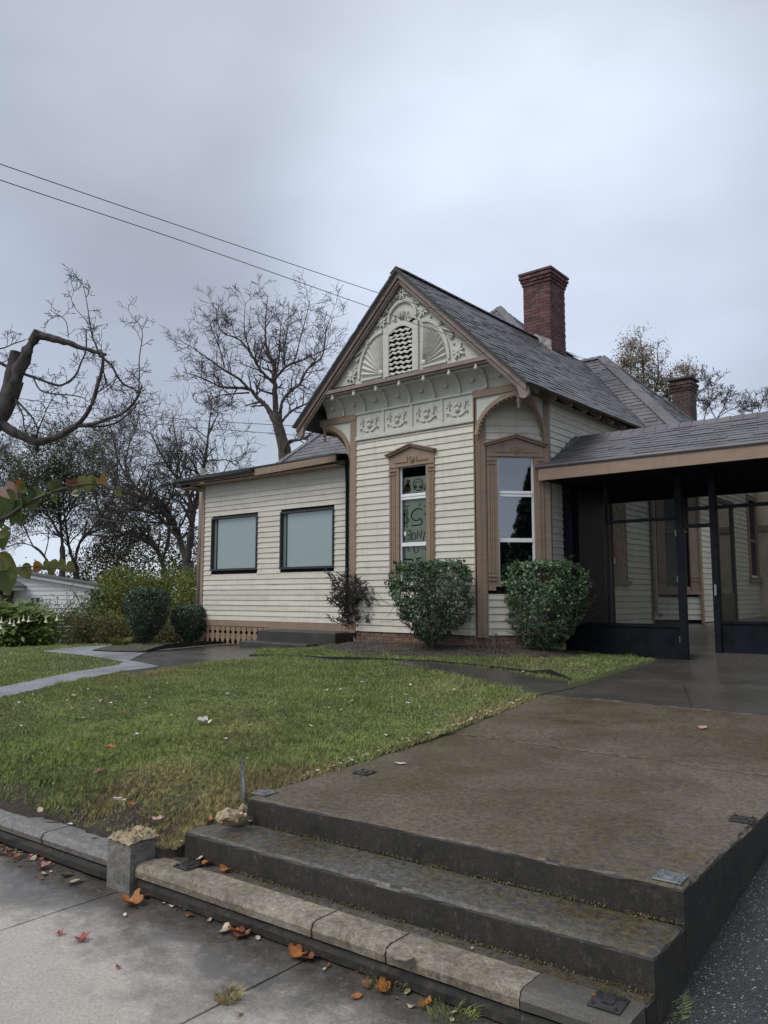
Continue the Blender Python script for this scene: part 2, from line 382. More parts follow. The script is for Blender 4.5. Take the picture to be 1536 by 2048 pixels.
def mesh_mat():          # chain link wires as alpha on the fence fabric
    m, nt, b, o = new_mat('chain_link')
    b.inputs['Base Color'].default_value = (0.16, 0.17, 0.15, 1); b.inputs['Roughness'].default_value = 0.6
    tr = nt.nodes.new('ShaderNodeBsdfTransparent'); mx = nt.nodes.new('ShaderNodeMixShader'); mx.inputs[0].default_value = 0.10
    nt.links.new(tr.outputs[0], mx.inputs[1]); nt.links.new(b.outputs[0], mx.inputs[2]); nt.links.new(mx.outputs[0], o.inputs['Surface'])
    MATS['chain_link'] = m
mesh_mat()

# ------------------------------------------------------------------ object helpers
C = scene.collection
ROOT = {}
def empty(name, loc, label=None, cat=None, group=None):
    o = bpy.data.objects.new(name, None); C.objects.link(o); o.location = loc
    o.empty_display_size = 0.2
    ROOT[o.name] = Vector(loc)
    if label: tag(o, label, cat, group)
    return o
def tag(o, label, cat, group=None):
    o['label'] = label; o['category'] = cat
    if group: o['group'] = group
    return o
def struct(o):
    o['kind'] = 'structure'; return o
class MB:
    def __init__(s): s.v = []; s.f = []
    def add(s, vs, fs):
        n = len(s.v); s.v += [tuple(p) for p in vs]; s.f += [tuple(i + n for i in f) for f in fs]; return s
    def box(s, fr, a0, a1, d0, d1, z0, z1):
        s.add([fr(a, d, z) for z in (z0, z1) for d in (d0, d1) for a in (a0, a1)],
              [(0, 2, 3, 1), (4, 5, 7, 6), (0, 1, 5, 4), (2, 6, 7, 3), (0, 4, 6, 2), (1, 3, 7, 5)]); return s
    def prism(s, fr, poly, d0, d1):        # polygon in (s, z) extruded outward
        n = len(poly)
        s.add([fr(a, d0, z) for a, z in poly] + [fr(a, d1, z) for a, z in poly],
              [tuple(range(n)), tuple(range(2 * n - 1, n - 1, -1))] + [(i, (i + 1) % n, n + (i + 1) % n, n + i) for i in range(n)]); return s
    def strip(s, fr, outer, inner, d0, d1):     # band between two polylines of equal length
        n = len(outer)
        vs = [fr(a, d, z) for d in (d0, d1) for ln in (outer, inner) for a, z in ln]
        o0, i0, o1, i1 = 0, n, 2 * n, 3 * n
        fs = []
        for k in range(n - 1):
            fs += [(o0 + k, o0 + k + 1, i0 + k + 1, i0 + k), (o1 + k, i1 + k, i1 + k + 1, o1 + k + 1),
                   (o0 + k, o1 + k, o1 + k + 1, o0 + k + 1), (i0 + k, i0 + k + 1, i1 + k + 1, i1 + k)]
        fs += [(o0, i0, i1, o1), (o0 + n - 1, o1 + n - 1, i1 + n - 1, i0 + n - 1)]
        s.add(vs, fs); return s
    def quad(s, a, b, c, d): s.add([a, b, c, d], [(0, 1, 2, 3)]); return s
    def slab(s, pts, thick):               # planar polygon thickened downward
        n = len(pts)
        s.add([tuple(p) for p in pts] + [(p[0], p[1], p[2] - thick) for p in pts],
              [tuple(range(n)), tuple(range(2 * n - 1, n - 1, -1))] + [(i, n + i, n + (i + 1) % n, (i + 1) % n) for i in range(n)]); return s
    def tube(s, pts, rad, n=8, cap=True):
        pts = [Vector(p) for p in pts]
        if not hasattr(rad, '__len__'): rad = [rad] * len(pts)
        up = None; vs = []; fs = []
        for i, p in enumerate(pts):
            t = (pts[min(i + 1, len(pts) - 1)] - pts[max(i - 1, 0)])
            if t.length < 1e-9: t = Vector((0, 0, 1))
            t.normalize()
            if up is None:
                up = Vector((0, 0, 1)) if abs(t.z) < 0.9 else Vector((1, 0, 0))
            a = t.cross(up)
            if a.length < 1e-6: a = t.orthogonal()
            a.normalize(); b = t.cross(a); up = -b if False else up
            for k in range(n):
                q = 2 * PI * k / n
                vs.append(tuple(p + (a * math.cos(q) + b * math.sin(q)) * rad[i]))
        for i in range(len(pts) - 1):
            for k in range(n):
                fs.append((i * n + k, i * n + (k + 1) % n, (i + 1) * n + (k + 1) % n, (i + 1) * n + k))
        if cap: fs += [tuple(range(n - 1, -1, -1)), tuple(range((len(pts) - 1) * n, len(pts) * n))]
        s.add(vs, fs); return s
    def disc(s, fr, cs, cz, prof, n=18):     # revolved profile [(radius, d)] about an outward axis
        vs = []; fs = []
        for r_, d in prof:
            for k in range(n):
                q = 2 * PI * k / n; vs.append(fr(cs + r_ * math.cos(q), d, cz + r_ * math.sin(q)))
        for i in range(len(prof) - 1):
            for k in range(n): fs.append((i * n + k, (i + 1) * n + k, (i + 1) * n + (k + 1) % n, i * n + (k + 1) % n))
        fs.append(tuple((len(prof) - 1) * n + k for k in range(n)))
        s.add(vs, fs); return s
    def lathe(s, base, prof, n=12):
        vs = []; fs = []
        for r_, z in prof:
            for k in range(n):
                q = 2 * PI * k / n; vs.append((base[0] + r_ * math.cos(q), base[1] + r_ * math.sin(q), base[2] + z))
        for i in range(len(prof) - 1):
            for k in range(n): fs.append((i * n + k, i * n + (k + 1) % n, (i + 1) * n + (k + 1) % n, (i + 1) * n + k))
        s.add(vs, fs); return s
    def build(s, name, mat, parent=None, smooth=False, kind=None, label=None, bevel=0, recalc=True):
        root = parent
        while root is not None and root.parent is not None: root = root.parent
        off = ROOT.get(root.name, Vector((0, 0, 0))) if root is not None else Vector((0, 0, 0))
        me = bpy.data.meshes.new(name)
        me.from_pydata([(x - off.x, y - off.y, z - off.z) for x, y, z in s.v], [], s.f)
        if recalc:
            import bmesh
            bm = bmesh.new(); bm.from_mesh(me); bmesh.ops.recalc_face_normals(bm, faces=bm.faces); bm.to_mesh(me); bm.free()
        me.materials.append(MATS[mat] if isinstance(mat, str) else mat)
        if smooth: me.shade_smooth()
        me.update()
        o = bpy.data.objects.new(name, me); C.objects.link(o)
        if parent is not None: o.parent = parent
        if kind: o['kind'] = kind
        if label: o['label'] = label
        if bevel:
            md = o.modifiers.new('bevel', 'BEVEL'); md.width = bevel; md.segments = 2; md.limit_method = 'ANGLE'
        return o
def soup(name, verts, faces_n, mat, parent=None, kind=None, smooth=False):
    """fast mesh from numpy: verts (N,3), faces all with faces_n corners in order"""
    root = parent
    while root is not None and root.parent is not None: root = root.parent
    off = ROOT.get(root.name, Vector((0, 0, 0))) if root is not None else Vector((0, 0, 0))
    v = np.asarray(verts, dtype=np.float32) - np.array(off, dtype=np.float32)
    if isinstance(faces_n, int):
        nf = len(v) // faces_n; idx = np.arange(nf * faces_n, dtype=np.int32); k = faces_n
    else:
        idx = np.asarray(faces_n, dtype=np.int32); nf, k = idx.shape; idx = idx.ravel()
    me = bpy.data.meshes.new(name)
    me.vertices.add(len(v)); me.vertices.foreach_set('co', v.ravel())
    me.loops.add(nf * k); me.loops.foreach_set('vertex_index', idx)
    me.polygons.add(nf)
    me.polygons.foreach_set('loop_start', np.arange(nf, dtype=np.int32) * k)
    me.polygons.foreach_set('loop_total', np.full(nf, k, dtype=np.int32))
    if smooth: me.polygons.foreach_set('use_smooth', np.ones(nf, dtype=bool))
    me.update(); me.validate()
    me.materials.append(MATS[mat])
    o = bpy.data.objects.new(name, me); C.objects.link(o)
    if parent is not None: o.parent = parent
    if kind: o['kind'] = kind
    return o
def frame(ox, oy, dx, dy, nx, ny):
    return lambda s, d, z: (ox + dx * s + nx * d, oy + dy * s + ny * d, z)
def W(s, d, z): return (s, d, z)       # plain world frame: s = x, d = y
# surveying: a point seen at photo pixel (x, y), on a plane of the place
CAM = Vector((0, 0, 1.70))
def onZ(x, y, z): r = cam_dir(x, y); return CAM + r * ((z - CAM.z) / r.z)
def onY(x, y, Y): r = cam_dir(x, y); return CAM + r * (Y / r.y)
FH = Vector((-math.sin(th), math.cos(th), 0))
def onD(x, y, d): r = cam_dir(x, y); return CAM + r * (d / r.dot(FH))

# ------------------------------------------------------------------ terrain height
def curbY(x): return 2.70 + 0.05 * (x + 4.5)
ctl = []
for x in (-12, -10, -8, -6.5, -5, -4.2):
    for y, z in ((3.02, 0.17), (3.14, 0.26), (3.28, 0.385), (3.75, 0.44), (5.0, 0.475), (6.5, 0.52), (8.0, 0.57)):
        if not (x == -4.2 and y > 5): ctl.append((x, y, z))
for x in (-25, -18): ctl += [(x, 3.2, 0.25), (x, 5, 0.42), (x, 8, 0.5)]
ctl += [(-4.25, 6.2, .50), (-4.35, 8.1, .575), (-6.5, 8.9, .62), (-8.5, 9.2, .65), (-10.6, 9.3, .645), (-12, 8.5, .6), (-14.2, 8.5, .58),
        (-10.2, 10.2, .70), (-10.2, 11.2, .76), (-11.5, 10.4, .66), (-12.6, 11.3, .63), (-14.9, 11.5, .58), (-14, 10.8, .6),
        (-9.3, 10.5, .87), (-8, 10.55, .885), (-6.7, 10.55, .885), (-9.2, 9.9, .78), (-8, 9.8, .78), (-6.6, 9.8, .79), (-5.7, 11.2, .84),
        (-5.3, 10.9, .78), (-4.45, 9.35, .64), (-5, 10, .69), (-4.3, 12.0, .72), (-5.8, 12.0, .78), (-3, 12, .75), (-3, 9, .62),
        (-18, 12, .36), (-17.5, 10.0, .52), (-22, 14, -.25), (-30, 20, -.6), (-20, 20, -.3), (-20, 10.5, .2), (-12, 20, .7), (-5, 20, 1.0), (-40, 10, -.4), (-30, 5, .1), (-40, 40, -.5), (-10, 40, .4), (0, 30, .9)]
ctl = np.array(ctl)
def rbf_fit(P):
    n = len(P); d = np.linalg.norm(P[:, None, :2] - P[None, :, :2], axis=2)
    A = np.zeros((n + 3, n + 3)); A[:n, :n] = d - 0.0; A[:n, :n] += np.eye(n) * -0.02
    A[:n, n] = 1; A[:n, n + 1:] = P[:, :2]; A[n, :n] = 1; A[n + 1:, :n] = P[:, :2].T
    b = np.zeros(n + 3); b[:n] = P[:, 2]
    return np.linalg.solve(A, b)
rw = rbf_fit(ctl)
def hills(x, y):
    x = np.asarray(x, float); y = np.asarray(y, float); sh = x.shape
    x = np.clip(x.ravel(), -45, 8); y = np.clip(y.ravel(), 2, 45)
    out = np.empty(len(x))
    for i in range(0, len(x), 20000):
        xs, ys = x[i:i + 20000], y[i:i + 20000]
        d = np.hypot(xs[:, None] - ctl[None, :, 0], ys[:, None] - ctl[None, :, 1])
        out[i:i + 20000] = d @ rw[:-3] + rw[-3] + rw[-2] * xs + rw[-1] * ys
    return out.reshape(sh)
def gz(x, y): return float(hills(np.array([x]), np.array([y]))[0])
def drive_z(y): return np.clip((np.asarray(y, float) - 2.97) * 0.123, -0.02, 0.73)
def left_edge(y):            # left edge of the landing
    return np.interp(y, [3.3, 5.92, 8.15], [-3.80, -4.02, -4.26])
def ground_z(x, y):
    z = hills(x, y)
    z = np.where(x < -1.3, z, drive_z(y) - 0.07)
    z = np.where((y > 14), np.where(x > -1.3, np.maximum(z, 0.6), z), z)
    z = np.where((y > 12.12) & (y < 24) & (x > -14.7) & (x < 8), -0.5, z)
    z = np.where((x > -4.12) & (y >= 7.9) & (y < 12.2) & (x < 8), 0.15, z)
    lz = np.interp(y, [3.3, 5.92, 8.2, 12.1], [.45, .47, .58, .742]) - .014
    z = np.where((x > left_edge(y) - 0.16) & (x < -1.0) & (y > 3.35) & (y < 8.2), np.minimum(z, lz), z)
    lowered = (x > left_edge(y) + 0.07) & (x < -1.25) & (y < 8.0)
    z = np.where(lowered, -0.08, z)
    z = np.where(y < curbY(x) + 0.10, -0.06, z)
    z = np.where((y < curbY(-4) + 0.35) & (x > -4.0), -0.06, z)
    return z
xs = np.unique(np.concatenate([np.array([-900, -500, -250, -130, -80, -60]), np.arange(-48, -18, 1.0), np.arange(-18, -9, 0.2), np.arange(-9, -0.9, 0.07), np.arange(-0.9, 10, 0.6), np.array([14, 20, 40, 80, 200, 500, 900])]))
ys = np.unique(np.concatenate([np.array([-900, -400, -150, -60, -20, -6, 0]), np.arange(1, 2.5, 0.3), np.arange(2.5, 4.4, 0.045), np.arange(4.4, 13, 0.12), np.arange(13, 45, 0.8), np.array([50, 60, 80, 130, 250, 500, 900])]))
GX, GY = np.meshgrid(xs, ys)
GZ = ground_z(GX, GY)
# crumbly bank between kerb and grass
bank = (GY > curbY(GX) + 0.12) & (GY < curbY(GX) + 0.75) & (GX < -4.2) & (GX > -12)
GZ = GZ + np.where(bank, (nrs.rand(*GZ.shape) - 0.5) * 0.035, (nrs.rand(*GZ.shape) - 0.5) * 0.008)
nx_, ny_ = len(xs), len(ys)
ii = np.arange(nx_ * ny_).reshape(ny_, nx_)
gf = np.stack([ii[:-1, :-1], ii[:-1, 1:], ii[1:, 1:], ii[1:, :-1]], -1).reshape(-1, 4)
ground = soup('ground', np.stack([GX.ravel(), GY.ravel(), GZ.ravel()], 1), gf, 'lawn', smooth=True)
struct(ground)
def drape(name, poly, mat, lift, step=0.15, parent=None):
    """flat-lying sheet following the ground inside a polygon (x, y)"""
    import bmesh
    bm = bmesh.new()
    vs = [bm.verts.new((p[0], p[1], 0)) for p in poly]
    bm.faces.new(vs)
    x0, x1 = min(p[0] for p in poly), max(p[0] for p in poly); y0, y1 = min(p[1] for p in poly), max(p[1] for p in poly)
    for k in range(1, int((x1 - x0) / step) + 1):
        bmesh.ops.bisect_plane(bm, geom=bm.verts[:] + bm.edges[:] + bm.faces[:], plane_co=(x0 + k * step, 0, 0), plane_no=(1, 0, 0))
    for k in range(1, int((y1 - y0) / step) + 1):
        bmesh.ops.bisect_plane(bm, geom=bm.verts[:] + bm.edges[:] + bm.faces[:], plane_co=(0, y0 + k * step, 0), plane_no=(0, 1, 0))
    co = np.array([v.co[:] for v in bm.verts]); z = hills(co[:, 0], co[:, 1])
    for v, q in zip(bm.verts, z): v.co.z = q + lift
    bmesh.ops.recalc_face_normals(bm, faces=bm.faces)
    me = bpy.data.meshes.new(name); bm.to_mesh(me); bm.free()
    if me.polygons and me.polygons[0].normal.z < 0: me.flip_normals()
    me.materials.append(MATS[mat]); me.shade_smooth()
    o = bpy.data.objects.new(name, me); C.objects.link(o)
    if parent: o.parent = parent
    return o
# paths and beds (corner points surveyed from the picture, laid on the ground)
def G(x, y, z): p = onZ(x, y, z); return (p.x, p.y)
walk_poly = [G(1075, 1391, .575), G(900, 1352, .60), G(700, 1327, .625), G(560, 1317, .64), G(430, 1320, .62), G(330, 1331, .60), G(262, 1345, .58), G(235, 1326, .60),
             G(250, 1312, .60), G(300, 1302, .60), G(360, 1297, .60), G(440, 1290, .61), G(500, 1288, .64), G(520, 1300, .65), G(500, 1311, .65), G(600, 1318, .66), G(700, 1325, .66), G(860, 1333, .66), G(1000, 1343, .66), G(1140, 1357, .66), G(1150, 1375, .61)]
struct(drape('wing_walkway', walk_poly, 'walk_concrete', 0.006))
path_poly = [G(-60, 1398, .54), G(0, 1384, .55), G(120, 1358, .57), G(240, 1338, .58), G(320, 1329, .595), G(255, 1317, .60), G(235, 1326, .59), G(150, 1338, .57), G(0, 1365, .55), G(-60, 1377, .54)]
struct(drape('lawn_path', path_poly, 'path_concrete', 0.010))
far_poly = [G(252, 1321, .60), G(300, 1303, .60), G(250, 1300, .59), G(185, 1302, .59), G(205, 1296, .58), G(240, 1291, .57), G(170, 1293, .57), G(80, 1302, .57), G(180, 1311, .59)]
struct(drape('far_path', far_poly, 'path_concrete', 0.014))
bed1 = [G(500, 1311, .65), G(600, 1318, .66), G(700, 1325, .66), G(860, 1333, .66), G(1000, 1343, .66), G(1140, 1357, .66), (-4.3, 11.9), (-5.86, 12.0), (-5.86, 11.54), (-6.72, 10.68), (-9.29, 10.68), (-10.1, 10.9), (-10.4, 10.2)]
bed_dirt = [(-9.5, 10.0), (-8.3, 9.65), (-7, 9.7), (-6, 10.1), (-5.3, 10.9), (-5.2, 11.9), (-5.86, 12.0), (-5.86, 11.6), (-6.72, 10.72), (-9.29, 10.72), (-10.1, 11.3)]
struct(drape('garden_bed', bed_dirt, 'dirt', 0.008))
bed_left = [G(185, 1299, .60), G(240, 1302, .60), G(330, 1303, .60), G(440, 1292, .61), G(520, 1290, .62), (-12.4, 11.4), (-14.9, 11.5), G(300, 1280, .58), G(250, 1284, .58)]
struct(drape('corner_bed', bed_left, 'dirt', 0.018))

# driveway
dx_ = np.array([-1.19, 1.5, 6, 14, 30]); dy_ = np.concatenate([np.arange(-6, 3.3, 1.0), np.arange(3.3, 10, 0.4), np.array([12, 16, 24])])
DX, DY = np.meshgrid(dx_, dy_); DZ = drive_z(DY)
jj = np.arange(DX.size).reshape(DX.shape)
struct(soup('asphalt_driveway', np.stack([DX.ravel(), DY.ravel(), DZ.ravel()], 1), np.stack([jj[:-1, :-1], jj[:-1, 1:], jj[1:, 1:], jj[1:, :-1]], -1).reshape(-1, 4), 'asphalt', smooth=True))

# sidewalk of cast slabs
sidewalk = empty('sidewalk', (-4, 1, 0)); struct(sidewalk)
joints = [-30, -25, -20, -15, -11.4, -9.3, -7.15, -5.03, -4.14 + 0.0, -2.70, -1.215]
joints = [-26, -20, -15, -11.2, -9.1, -6.95, -5.55, -4.145, -2.705, -1.215]
for a, b_ in zip(joints[:-1], joints[1:]):
    for (y0, y1) in ((-3.5, -1.2), (-1.2, 0.45), (0.45, None)):
        g = 0.005
        ya0 = y0 + g; f1 = (lambda x: y1 - g) if y1 is not None else (lambda x: curbY(x) + 0.03)
        MB().slab([(a + g, ya0, 0), (b_ - g, ya0, 0), (b_ - g, f1(b_), 0), (a + g, f1(a), 0)], 0.1).build('sidewalk_slab', 'sidewalk_concrete', sidewalk, bevel=0.006)
MB().slab([(-26, -3.5, -0.022), (-1.2, -3.5, -0.022), (-1.2, 3.0, -0.022), (-26, 1.9, -0.022)], 0.05).build('joint_bed', 'dirt', sidewalk)

# kerb
def rounded_profile(w, z0, z1, over=0.03):
    # (offset from the face line, z), front to back
    return [(0.035, z0), (0.035, z1 - 0.085), (0.0, z1 - 0.07), (-over * 0.3, z1 - 0.035), (0.01, z1 - 0.006), (0.04, z1), (w, z1), (w, z0)]
def kerb_piece(name, xa, xb, w, z0, z1, mat, parent, n=10, rough=0.0016, over=0.03, yoff=0.0):
    pr = rounded_profile(w, z0, z1, over); mb = MB(); vs = []; fs = []; m = len(pr)
    for i in range(n + 1):
        x = xa + (xb - xa) * i / n
        for dy, z in pr: vs.append((x, curbY(x) + yoff + dy + rnd.uniform(-rough, rough), z + rnd.uniform(-rough, rough) * 0.5))
    for i in range(n):
        for k in range(m): fs.append((i * m + k, i * m + (k + 1) % m, (i + 1) * m + (k + 1) % m, (i + 1) * m + k))
    fs += [tuple(range(m - 1, -1, -1)), tuple(range(n * m, n * m + m))]
    mb.add(vs, fs)
    return mb.build(name, mat, parent)
kerb = empty('kerb', (-6, 2.7, 0)); struct(kerb)
for a, b_ in ((-16, -13), (-13, -10.2), (-10.2, -7.6), (-7.6, -5.03), (-5.022, -4.26)):
    kerb_piece('kerb_stone', a + .004, b_ - .004, 0.19, -0.02, 0.165, 'curb_concrete', kerb)
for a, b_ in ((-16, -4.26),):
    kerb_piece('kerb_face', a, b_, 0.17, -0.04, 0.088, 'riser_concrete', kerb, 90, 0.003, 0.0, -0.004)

# ------------------------------------------------------------------ steps and landing
steps = empty('concrete_steps', (-2.5, 3.3, 0), 'wet mossy concrete steps and landing slab leading from the sidewalk to the house', 'steps')
def r2(x): return 3.07 + 0.055 * (x + 2.5)
def r3(x): return 3.43 + 0.06 * (x + 2.5)
XR = -1.19
def block(name, poly, z0, z1, mat_top, mat_side, parent, bevel=0.012, wob=0.007, seg=0.07, tops=None):
    """block with slightly worn edges: top polygon (x, y), separate top and side materials"""
    pts = []
    n = len(poly)
    for i in range(n):
        a = Vector(poly[i]); b = Vector(poly[(i + 1) % n]); L = (b - a).length; k = max(1, int(L / seg))
        for j in range(k): pts.append(a.lerp(b, j / k))
    m = len(pts)
    tz = (lambda x, y: z1) if tops is None else tops
    cen = sum(pts, Vector((0, 0))) / m
    vs = []; rings = []
    def ring(f):
        r_ = []
        for p in pts: r_.append(len(vs)); vs.append(f(p))
        rings.append(r_)
    jit = [rnd.uniform(-wob, wob) for _ in pts]; jz = [rnd.uniform(-wob, 0) for _ in pts]
    area = sum(pts[i].x * pts[(i + 1) % m].y - pts[(i + 1) % m].x * pts[i].y for i in range(m)); sgn = 1 if area > 0 else -1
    nin = {}
    for i in range(m):
        t1 = (pts[i] - pts[i - 1]).normalized(); t2 = (pts[(i + 1) % m] - pts[i]).normalized()
        nv = Vector((-t1.y - t2.y, t1.x + t2.x)) * sgn; k_ = nv.length or 1
        nin[id(pts[i])] = nv.normalized() * min(1.5, 2 / k_)
    def inw(p, d): return p + nin[id(p)] * d
    ring(lambda p: (p.x, p.y, z0))
    ring(lambda p: (p.x, p.y, tz(p.x, p.y) - bevel * 1.2))
    it = iter(range(m))
    def f1(p):
        i = next(it); q = inw(p, bevel * 0.4 + jit[i]); return (q.x, q.y, tz(p.x, p.y) - bevel * 0.35 + jz[i])
    ring(f1)
    ring(lambda p: (*inw(p, bevel * 1.6), tz(p.x, p.y)))
    fs = []
    for a, b in zip(rings[:-1], rings[1:]):
        for i in range(m): fs.append((a[i], a[(i + 1) % m], b[(i + 1) % m], b[i]))
    top = tuple(rings[-1]); fs.append(top); fs.append(tuple(reversed(rings[0])))
    mb = MB(); mb.add(vs, fs)
    o = mb.build(name, mat_side, parent)
    o.data.materials.append(MATS[mat_top])
    for pl in o.data.polygons:
        if pl.normal.z > 0.78: pl.material_index = 1
    return o
# landing slabs
def land_z(x, y): return float(np.interp(y, [3.3, 5.92, 8.2, 12.1], [.45, .47, .58, .742]))
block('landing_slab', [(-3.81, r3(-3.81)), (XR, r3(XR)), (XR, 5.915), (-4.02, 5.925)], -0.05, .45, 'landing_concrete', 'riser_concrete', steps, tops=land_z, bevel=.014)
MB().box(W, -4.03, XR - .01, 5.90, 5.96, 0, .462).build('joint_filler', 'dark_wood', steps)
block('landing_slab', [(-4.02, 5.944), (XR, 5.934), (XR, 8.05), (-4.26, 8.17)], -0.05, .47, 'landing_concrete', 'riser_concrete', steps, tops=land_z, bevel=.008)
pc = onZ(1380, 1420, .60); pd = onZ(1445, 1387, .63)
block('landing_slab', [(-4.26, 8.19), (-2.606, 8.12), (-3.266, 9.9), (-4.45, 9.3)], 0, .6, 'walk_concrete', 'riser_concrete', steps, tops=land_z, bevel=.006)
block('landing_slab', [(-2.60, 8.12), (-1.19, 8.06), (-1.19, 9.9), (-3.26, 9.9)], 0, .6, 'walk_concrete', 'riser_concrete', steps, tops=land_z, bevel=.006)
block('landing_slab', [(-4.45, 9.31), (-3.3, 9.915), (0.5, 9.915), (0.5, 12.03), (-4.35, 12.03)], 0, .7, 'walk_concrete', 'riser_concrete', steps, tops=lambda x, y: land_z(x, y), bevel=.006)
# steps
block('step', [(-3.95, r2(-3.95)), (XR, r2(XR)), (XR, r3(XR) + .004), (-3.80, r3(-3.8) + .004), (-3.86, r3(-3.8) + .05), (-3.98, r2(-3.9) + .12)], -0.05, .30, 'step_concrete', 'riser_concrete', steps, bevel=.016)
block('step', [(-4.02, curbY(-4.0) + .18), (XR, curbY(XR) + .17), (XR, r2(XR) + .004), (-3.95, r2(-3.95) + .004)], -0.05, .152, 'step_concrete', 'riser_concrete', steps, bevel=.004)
# coping stones along the bottom step
for a, b_, mt in ((-4.05, -2.705, 'coping_concrete'), (-2.695, -2.272, 'coping_concrete'), (-2.262, -1.62, 'coping_concrete'), (-1.615, -1.19, 'mortar_patch')):
    kerb_piece('coping_stone', a, b_, 0.178, 0.02, 0.158, mt, steps, max(4, int((b_ - a) / .10)), 0.0018, over=0.012)
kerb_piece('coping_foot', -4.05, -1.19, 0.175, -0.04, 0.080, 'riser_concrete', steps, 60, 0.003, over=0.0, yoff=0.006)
# chipped pale patch on a coping stone
pp = [onZ(*q, 0.1605) for q in ((772, 1898), (800, 1893), (822, 1905), (830, 1915), (812, 1921), (790, 1917), (775, 1908))]
MB().add([tuple(p) for p in pp] + [(p.x, p.y, p.z - .004) for p in pp], [tuple(range(7)), tuple(range(13, 6, -1))] + [(i, 7 + i, 7 + (i + 1) % 7, (i + 1) % 7) for i in range(7)]).build('mortar_chip', 'coping_concrete', steps, recalc=True)

P_ = []
for f_, z_ in ((r3, .30), (r2, .153)):
    x_ = nrs.uniform(-3.9, XR, 2600); dens = np.sin(x_ * 9) * .3 + np.sin(x_ * 23 + 1) * .3 + .55; k_m = nrs.rand(2600) < dens; x_ = x_[k_m]
    P_.append(np.stack([x_, f_(x_) - np.abs(nrs.normal(0, .010, len(x_))) - .002, z_ + nrs.uniform(0, .012, len(x_))], 1))
MOSS_P = np.concatenate(P_)
# ------------------------------------------------------------------ HOUSE
house = empty('house', (-8.0, 14.0, 1.0), 'cream clapboard Victorian house with a carved front gable and brown trim', 'house')
FB = frame(-9.29, 10.68, 1, 0, 0, -1)                       # bay front, length 2.565
q7 = 0.70710678
FC = frame(-6.725, 10.68, q7, q7, q7, -q7)                  # canted right face, length 1.218
FL = frame(-10.151, 11.541, q7, -q7, -q7, -q7)              # canted left face
FS = frame(-5.864, 11.541, 0, 1, 1, 0)                      # right side wall
FW = frame(-14.86, 11.541, 1, 0, 0, -1)                     # wing front
FK = frame(-5.864, 16.10, q7, q7, q7, -q7)                  # rear canted bay
FT = frame(-5.10, 16.864, 0, 1, 1, 0)                       # rear side wall
def siding(fr, s0, s1, z0, z1, mat, exp=0.1142, cuts=(), parent=None, wob=0.004, endcut=None, splits=()):
    z = z0
    while z < z1 - 0.02:
        zt = min(z + exp, z1)
        segs = [(s0, s1)]
        for (a, b, c, d) in cuts:
            if z < d - 0.02 and zt > c + 0.02:
                ns = []
                for p, q in segs:
                    if a > p: ns.append((p, min(a, q)))
                    if b < q: ns.append((max(b, p), q))
                segs = [(p, q) for p, q in ns if q - p > 0.01]
        sp = []
        for p, q in segs:
            if q - p > 1.9 and rnd.random() < 0.6:
                c_ = p + (q - p) * rnd.uniform(0.25, 0.75); sp += [(p, c_ - 0.0012), (c_ + 0.0012, q)]
            else: sp.append((p, q))
        for p, q in sp:
            if endcut: p, q = endcut(p, q, z, zt)
            if q - p < 0.02: continue
            w0, w1 = rnd.uniform(-wob, wob), rnd.uniform(-wob, wob)
            e = 0.022 + rnd.uniform(0, .004)
            mb = MB()
            vs = [fr(p, 0, z + w0), fr(q, 0, z + w1), fr(q, e, z + w1), fr(p, e, z + w0), fr(p, 0, zt + w0 + .012), fr(q, 0, zt + w1 + .012), fr(q, .005, zt + w1 + .012), fr(p, .005, zt + w0 + .012)]
            mb.add(vs, [(0, 1, 2, 3), (7, 6, 5, 4), (3, 2, 6, 7), (0, 3, 7, 4), (1, 5, 6, 2), (0, 4, 5, 1)])
            mb.build('siding_board', mat, parent or house, recalc=False)
        z += exp
# structural walls behind the boards
wb = MB()
wb.box(FB, 0, 2.565, -0.12, -0.002, 0.75, 5.05) if False else None
def wallbox(fr, a, b, z0, z1, holes, mat='dark_wood'):
    mb = MB(); xs_ = sorted({a, b, *[h[0] for h in holes], *[h[1] for h in holes]}); zs_ = sorted({z0, z1, *[h[2] for h in holes], *[h[3] for h in holes]})
    for i in range(len(xs_) - 1):
        for k in range(len(zs_) - 1):
            cx_, cz_ = (xs_[i] + xs_[i + 1]) / 2, (zs_[k] + zs_[k + 1]) / 2
            if any(h[0] < cx_ < h[1] and h[2] < cz_ < h[3] for h in holes): continue
            mb.box(fr, xs_[i], xs_[i + 1], -0.10, -0.002, zs_[k], zs_[k + 1])
    return mb.build('wall', mat, house)
FRONT_WIN = (0.985, 1.605, 1.86, 3.955); CANT_WIN = (0.355, 0.985, 1.86, 3.98)
W1 = (0.345, 1.93, 2.265, 3.50); W2 = (2.665, 4.23, 2.255, 3.485)
wallbox(FB, 0, 2.565, 1.05, 5.05, [FRONT_WIN])
wallbox(FC, 0, 1.218, 1.05, 5.05, [CANT_WIN])
wallbox(FL, 0, 1.218, 1.05, 5.05, [])
wallbox(FS, 0, 4.56, 0.9, 5.15, [])
wallbox(FW, 0, 4.71, 0.95, 4.45, [W1, W2])
wallbox(FK, 0, 1.08, 1.1, 4.9, [(0.34, 0.80, 1.85, 4.1)])
wallbox(FT, 0, 5.6, 1.0, 4.9, [])
MB().box(W, -14.86, -14.76, 11.641, 15.5, 0.9, 4.4).build('wall', 'cream_paint', house)
